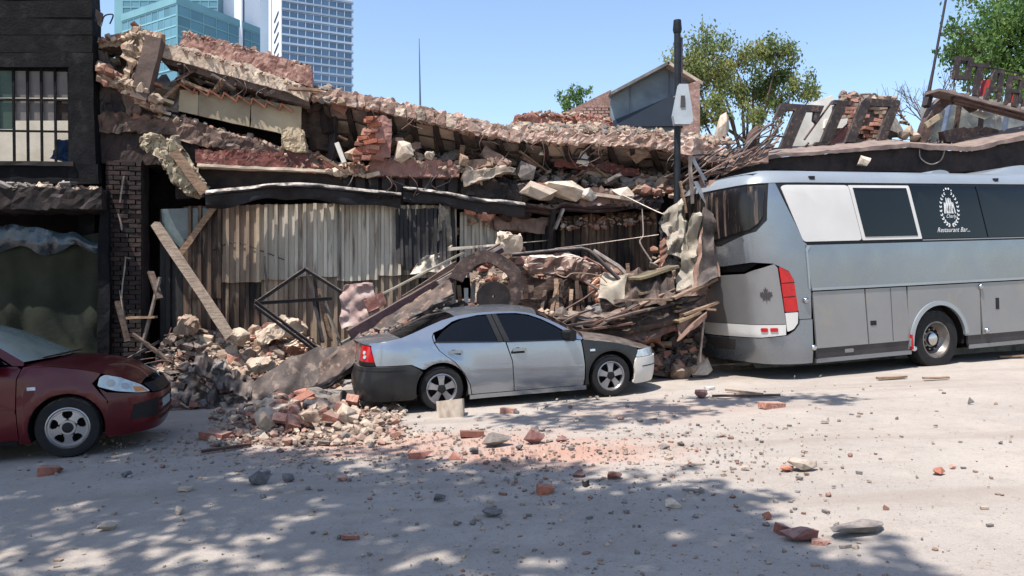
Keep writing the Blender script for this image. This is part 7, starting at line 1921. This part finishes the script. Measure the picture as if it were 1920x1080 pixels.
crust([(180, 210), (300, 216), (362, 224), (420, 246), (470, 256), (545, 280), (600, 290)], -.1, .3, 420, .03, .16, 'crumbled masonry along the top of the cracked lintel', 51)
crust([(330, 84), (400, 104), (480, 130), (540, 150), (584, 166)], .1, .4, 260, .02, .12, 'crumbs along the joint of the slanting beam', 52)
crust([(344, 60), (400, 72), (480, 94), (540, 112), (584, 124)], -.3, .2, 300, .02, .12, 'crumbs along the top of the red brown screed', 53, (2, 2, 5, 0))
crust([(182, 72), (240, 66), (256, 50), (300, 72)], -.2, .3, 200, .03, .18, 'broken masonry along the ragged skyline at the left', 54)
crust([(366, 278), (450, 280), (540, 285), (628, 304)], 0, .34, 220, .02, .10, 'crumbs along the top of the dark red fascia', 55)
crust([(968, 216), (1010, 210), (1060, 212), (1145, 224)], -.8, -.4, 240, .03, .14, 'pink brick bits along the roof parapet', 56, (2, 2, 6, 0))
crust([(868, 330), (940, 342), (1080, 356), (1240, 370)], -.6, .25, 520, .03, .22, 'ash and broken masonry over the fallen floor above the rusty gutter', 57, (2, 3, 2, 3))
crust([(0, 346), (60, 344), (120, 348), (184, 352)], .3, .8, 220, .03, .14, 'plaster bits strewn over the burnt ledge', 58, (2, 1, 0, 4))
crust([(850, 374), (930, 379), (1000, 384), (1060, 380), (1230, 374)], .0, .3, 300, .03, .14, 'small pale rubble lying along the rusty gutter', 59, (4, 3, 3, 1))
crust([(880, 402), (1040, 412), (1230, 400)], -.2, .15, 240, .04, .18, 'broken brickwork hanging under the rusty gutter', 60, (2, 2, 4, 1), drop=22)
crust([(184, 120), (230, 150), (262, 160), (300, 186)], .1, .5, 260, .04, .26, 'spilled pinkish masonry at the corner of the upper floor', 61)
crust([(1310, 262), (1372, 284), (1420, 296)], -.2, .4, 200, .03, .16, 'broken concrete at the right end of the roof slab', 62)
rb = random.Random(90)
for k in range(34):                                 # reinforcing bars sticking out of the broken edges
    u = rb.random()
    if k < 20:
        x, y = poly_at(edge_b, rb.uniform(.05, .98)); o = .4
    else:
        x, y = poly_at([(300, 110), (584, 190)], u) if k < 26 else poly_at([(640, 330), (870, 330)], u); o = .35
    p = FP(x, y, o); L_ = rb.uniform(.15, .5)
    wire([p - FN * .2, p + FN * .05, p + FN * rb.uniform(.05, .2) + FE * rb.uniform(-.2, .2) - Vector((0, 0, L_ * .5)), p + FN * .1 + FE * rb.uniform(-.3, .3) - Vector((0, 0, L_))], .009, rb.choice(['steel_rust', 'steel_dark']),
         'thin rusty reinforcing bar dangling from a broken edge', 'rod', 'reinforcing_bar', 'bars dangling from the broken edges', n=4)

rf = random.Random(123)
def frag(px, py, off, sz, m_, lab, grp):
    mb = MB(); c = FP(px, py, off); q = Euler((rf.uniform(-.6, .6), rf.uniform(-.7, .7), PHI + rf.uniform(-.8, .8))).to_matrix(); s0 = rf.uniform(0, 50)
    def fn(a, b, d):
        w = c + q @ Vector(((a - .5) * sz[0], (b - .5) * sz[1], (d - .5) * sz[2]))
        cp = noise.voronoi((w + Vector((s0, 0, 0))) * 7)[1][0]
        return w + nz(w + Vector((s0, 0, 0)), 2.5, .05) + (noise.cell_vector(cp * 9) - Vector((.5, .5, .5))) * .06
    mb.gridbox(7, 4, 3, fn)
    T(mb.build('slab_fragment', m_), lab, 'rubble', grp)
for k in range(34):
    u = rf.random(); px = lerp(185, 640, u); py = lerp(90, 205, u) + rf.uniform(-10, 105)
    if 340 < px < 575 and py > lerp(160, 200, (px - 340) / 230): continue
    if 300 < px < 345 and py < 150: continue
    frag(px, py, rf.uniform(-.9, .15), (rf.uniform(.25, .8), rf.uniform(.15, .4), rf.uniform(.06, .22)), rf.choice(['concrete_brown', 'broken_tan', 'brown_soffit', 'rub_tan', 'plaster_old', 'rub_grey', 'rub_brick']), 'tilted slab fragment in the collapsed upper floor at the left', 'slab fragments in the upper floor at the left')
for k in range(40):
    u = rf.random(); px = lerp(700, 1330, u); py = lerp(275, 345, u ** .7) + rf.uniform(-14, 22)
    frag(px, py, rf.uniform(-.9, .12), (rf.uniform(.2, .8), rf.uniform(.15, .4), rf.uniform(.05, .2)), rf.choice(['concrete_brown', 'concrete_dark', 'rub_tan', 'rub_grey', 'infill', 'concrete_brown2', 'rub_brick']), 'tilted slab fragment under the sagging roof slab', 'slab fragments under the roof slab')

# ------------------------------------------------------------------ trees
def leaf_mesh(name, pts, size, matn, parent, rng, aspect=.5):
    vs = []; fs = []
    for p in pts:
        e = Euler((rng.uniform(0, 6.28), rng.uniform(0, 6.28), rng.uniform(0, 6.28))).to_matrix()
        s = size * rng.uniform(.6, 1.3); b = len(vs)
        for q in ((-s, 0, 0), (0, -s * aspect, .1 * s), (s, 0, 0), (0, s * aspect, .1 * s)):
            vs.append(p + e @ Vector(q))
        fs.append((b, b + 1, b + 2, b + 3))
    m = MB(); m.v = vs; m.f = fs; m.mi = [0] * len(fs)
    return m.build(name, matn, parent, fix=False)
def limb(mb, pts, r0, r1):
    n = len(pts)
    mb.tube(pts, [lerp(r0, r1, i / (n - 1)) for i in range(n)], 7)
def curve_pts(a, b, bend, n, rng):
    out = []
    for i in range(n + 1):
        t = i / n
        p = lerp(a, b, t) + bend * math.sin(t * math.pi) + Vector((rng.uniform(-1, 1), rng.uniform(-1, 1), rng.uniform(-1, 1))) * (a - b).length * .02
        out.append(p)
    return out
def tree(base, clumps, trunk_top, matn, leaf, nleaf, label, name='tree', r0=.25, seed=1, forks=None):
    rng = random.Random(seed)
    root = empty(name, base, label, 'tree')
    m = MB()
    tp = curve_pts(base, trunk_top, Vector((rng.uniform(-.3, .3), 0, 0)), 6, rng)
    limb(m, tp, r0, r0 * .6)
    for c, rad in clumps:
        f = tp[rng.randint(3, 6)]
        limb(m, curve_pts(f, c + Vector((0, 0, -rad * .2)), Vector((0, 0, .12 * (c - f).length)) * rng.uniform(-.6, 1), 5, rng), r0 * .38, r0 * .1)
        for k in range(5):
            q = c + Vector((rng.gauss(0, 1), rng.gauss(0, 1), rng.gauss(0, .8))) * rad * .55
            limb(m, [c + Vector((0, 0, -rad * .2)), lerp(c, q, .5) + Vector((0, 0, .06)), q], r0 * .1, r0 * .03)
    m.build('trunk', 'bark', root, smooth=60)
    pts = []
    tot = sum(r ** 2 for _, r in clumps)
    for c, rad in clumps:
        subs = [c + Vector((rng.gauss(0, .5), rng.gauss(0, .5), rng.gauss(0, .45))) * rad for _ in range(9)]
        for k in range(int(nleaf * rad ** 2 / tot)):
            s = rng.choice(subs)
            pts.append(s + Vector((rng.gauss(0, 1), rng.gauss(0, 1), rng.gauss(0, 1.25))) * rad * .25)
    leaf_mesh('crown', pts, leaf, matn, root, rng)
    return root
D = 30.0
P = lambda px, py, d=D: WP(px, py, d)
cl = [((1285, 115), .8), ((1330, 95), .75), ((1300, 165), .9), ((1350, 150), .85), ((1385, 120), .7), ((1420, 110), .65), ((1462, 95), .6), ((1470, 135), .6),
      ((1440, 160), .75), ((1400, 175), .6), ((1490, 168), .55), ((1455, 205), .55), ((1350, 205), .6), ((1310, 215), .6), ((1525, 175), .4), ((1420, 215), .5)]
rngt = random.Random(11)
tree(Vector((P(1400, 540).x, D, .6)), [(P(x, y, D + rngt.uniform(-1.2, 1.2)), r) for (x, y), r in cl], P(1405, 275), 'leaf_olive', .075, 17000,
     'olive green tree with thin forked trunks and airy crown behind the lamp post', r0=.22, seed=4)
D = 27.0
cl = [((1850, 60), 1.3), ((1900, 20), 1.3), ((1810, 90), .8), ((1880, 110), 1.0), ((1930, 90), 1.4), ((1800, 60), .5), ((1960, 0), 1.6), ((1840, 115), .7), ((1905, 150), .8), ((1990, 90), 1.6)]
tree(Vector((P(1900, 540, D).x, D, .7)), [(P(x, y, D + rngt.uniform(-1, 1)), r) for (x, y), r in cl], P(1900, 170, D), 'leaf_green', .09, 17000,
     'dense dark green tree behind the boxy roof letters', r0=.25, seed=9)
D = 34.0
tree(Vector((P(1075, 540, D).x, D, .8)), [(P(x, y, D), r) for (x, y), r in [((1062, 180), .38), ((1088, 172), .36), ((1075, 190), .42), ((1062, 200), .3)]], P(1074, 212, D), 'leaf_green', .075, 1100,
     'small bushy treetop showing over the brick gable', r0=.1, seed=3)
# bare tree
D = 25.0; rng = random.Random(21)
bt = empty('bare_tree', Vector((P(1745, 540, D).x, D, .8)), 'leafless grey tree with fine twigs beside the leaning rod', 'tree')
m = MB()
def twig(p, d, L, r, k):
    q = p + d * L
    m.tube([p, lerp(p, q, .5) + Vector((rng.uniform(-1, 1), 0, rng.uniform(-1, 1))) * L * .06, q], [r, r * .8, r * .6], 4, cap=False)
    if k == 0: return
    for _ in range(3 if k > 1 else 4):
        nd = (d + Vector((rng.gauss(0, .55), rng.gauss(0, .4), rng.gauss(.08, .4)))).normalized()
        twig(lerp(p, q, rng.uniform(.5, 1)), nd, L * rng.uniform(.55, .8), r * .55, k - 1)
b0 = P(1752, 300, D)
m.tube([bt.location, b0], [.14, .1], 6)
for dx, dz in ((-.5, .7), (.15, 1), (.55, .8), (-.9, .3), (-.1, .9)):
    twig(b0, Vector((dx, 0, dz)).normalized(), 1.5, .045, 3)
m.build('branches', 'bark', bt)

# street tree overhead on the camera's side: only its dappled shade is in view
def shade_tree():
    rng = random.Random(31)
    base = Vector((-6.6, 1.0, gz(-6.6)))
    root = empty('street_tree', base, 'leafy street tree whose crown shades the road in front', 'tree')
    m = MB(); top = Vector((-5.9, 1.4, 7.2))
    limb(m, curve_pts(base, top, Vector((.3, 0, 0)), 6, rng), .3, .2)
    # crown clumps stand where their shade falls: (ground x, ground y, radius, leaf count)
    spots = []
    for px, py, rad, n in SHADE:
        g = px if py is None else GP(px, py)
        spots.append((g, rad, n))
    pts = []
    clumps = [(g + SUN * (rng.uniform(8.4, 11.2) / SUN.z), rad, n) for g, rad, n in spots]
    clumps.sort(key=lambda q: (q[0] - top).length)
    done = [top]
    for c, rad, n in clumps:
        f = min(done, key=lambda q: (q - c).length + .25 * (q - top).length)
        L_ = (f - c).length
        limb(m, curve_pts(f, c, Vector((0, 0, .04 * L_)), 4, rng), max(.016, .05 - .004 * (c - top).length), .014)
        done.append(c)
        subs = []
        for _ in range(7):
            q = c + Vector((rng.gauss(0, .55), rng.gauss(0, .55), rng.gauss(0, .3))) * rad
            subs.append(q); limb(m, [c, lerp(c, q, .6) + Vector((0, 0, .05)), q], .012, .004)
        for _ in range(n):
            q = rng.choice(subs)
            pts.append(q + Vector((rng.gauss(0, 1), rng.gauss(0, 1), rng.gauss(0, .6))) * rad * .25)
    m.build('trunk', 'bark', root, smooth=60)
    leaf_mesh('crown', pts, .11, 'leaf_green', root, rng, .6)
SHADE = []
rs = random.Random(8)
def shade(px, py, rad, n): SHADE.append((px, py, rad, n))
for px, py in ((40, 880), (180, 890), (320, 880), (460, 880), (590, 880), (690, 900), (790, 910), (890, 905), (985, 915), (1080, 935), (100, 925), (240, 935), (400, 930), (540, 935), (660, 950),
               (790, 960), (920, 965), (1040, 975), (1150, 975), (1250, 985), (1345, 985)):
    shade(px, py, .62, 400)
for px, py in ((20, 985), (150, 1000), (290, 985), (430, 990), (560, 1005), (700, 1010), (850, 1015), (1000, 1025), (1130, 1035), (1260, 1045), (1390, 1030), (1470, 1040)):
    shade(px, py, .42, 150)
for px, py in ((60, 1060), (250, 1075), (480, 1070), (690, 1075), (930, 1079), (1130, 1079), (1300, 1079), (1430, 1079), (1570, 1079), (1690, 1079), (1500, 1060), (1240, 1070)):
    shade(px, py, .36, 100)
for px, py in ((30, 800), (120, 770), (200, 800), (290, 790), (60, 740), (350, 850), (270, 850), (150, 840), (30, 850), (250, 830)):
    shade(px, py, .85, 520)
for px, py in ((1040, 765), (1150, 762), (1260, 768), (1350, 752), (1440, 750), (1520, 748), (1120, 790), (960, 790)):
    shade(px, py, .5, 190)
for gx in range(6):
    for gy in range(5):
        SHADE.append((Vector((-8.2 + gx * .92 + rs.uniform(-.2, .2), 6.7 + gy * .9 + rs.uniform(-.2, .2), gz(-6))), None, .8, 460))
for gx, gy in ((-5.2, 9.4), (-4.4, 9.9), (-5.0, 10.4), (-4.2, 10.8), (-5.6, 11.0), (-4.9, 11.4), (-3.9, 10.0), (-3.8, 9.2)):
    SHADE.append((Vector((gx, gy, gz(gx) + .4)), None, .6, 330))
for px, py in ((1230, 905), (1330, 940), (1180, 915)):
    shade(px, py, .35, 70)
shade_tree()
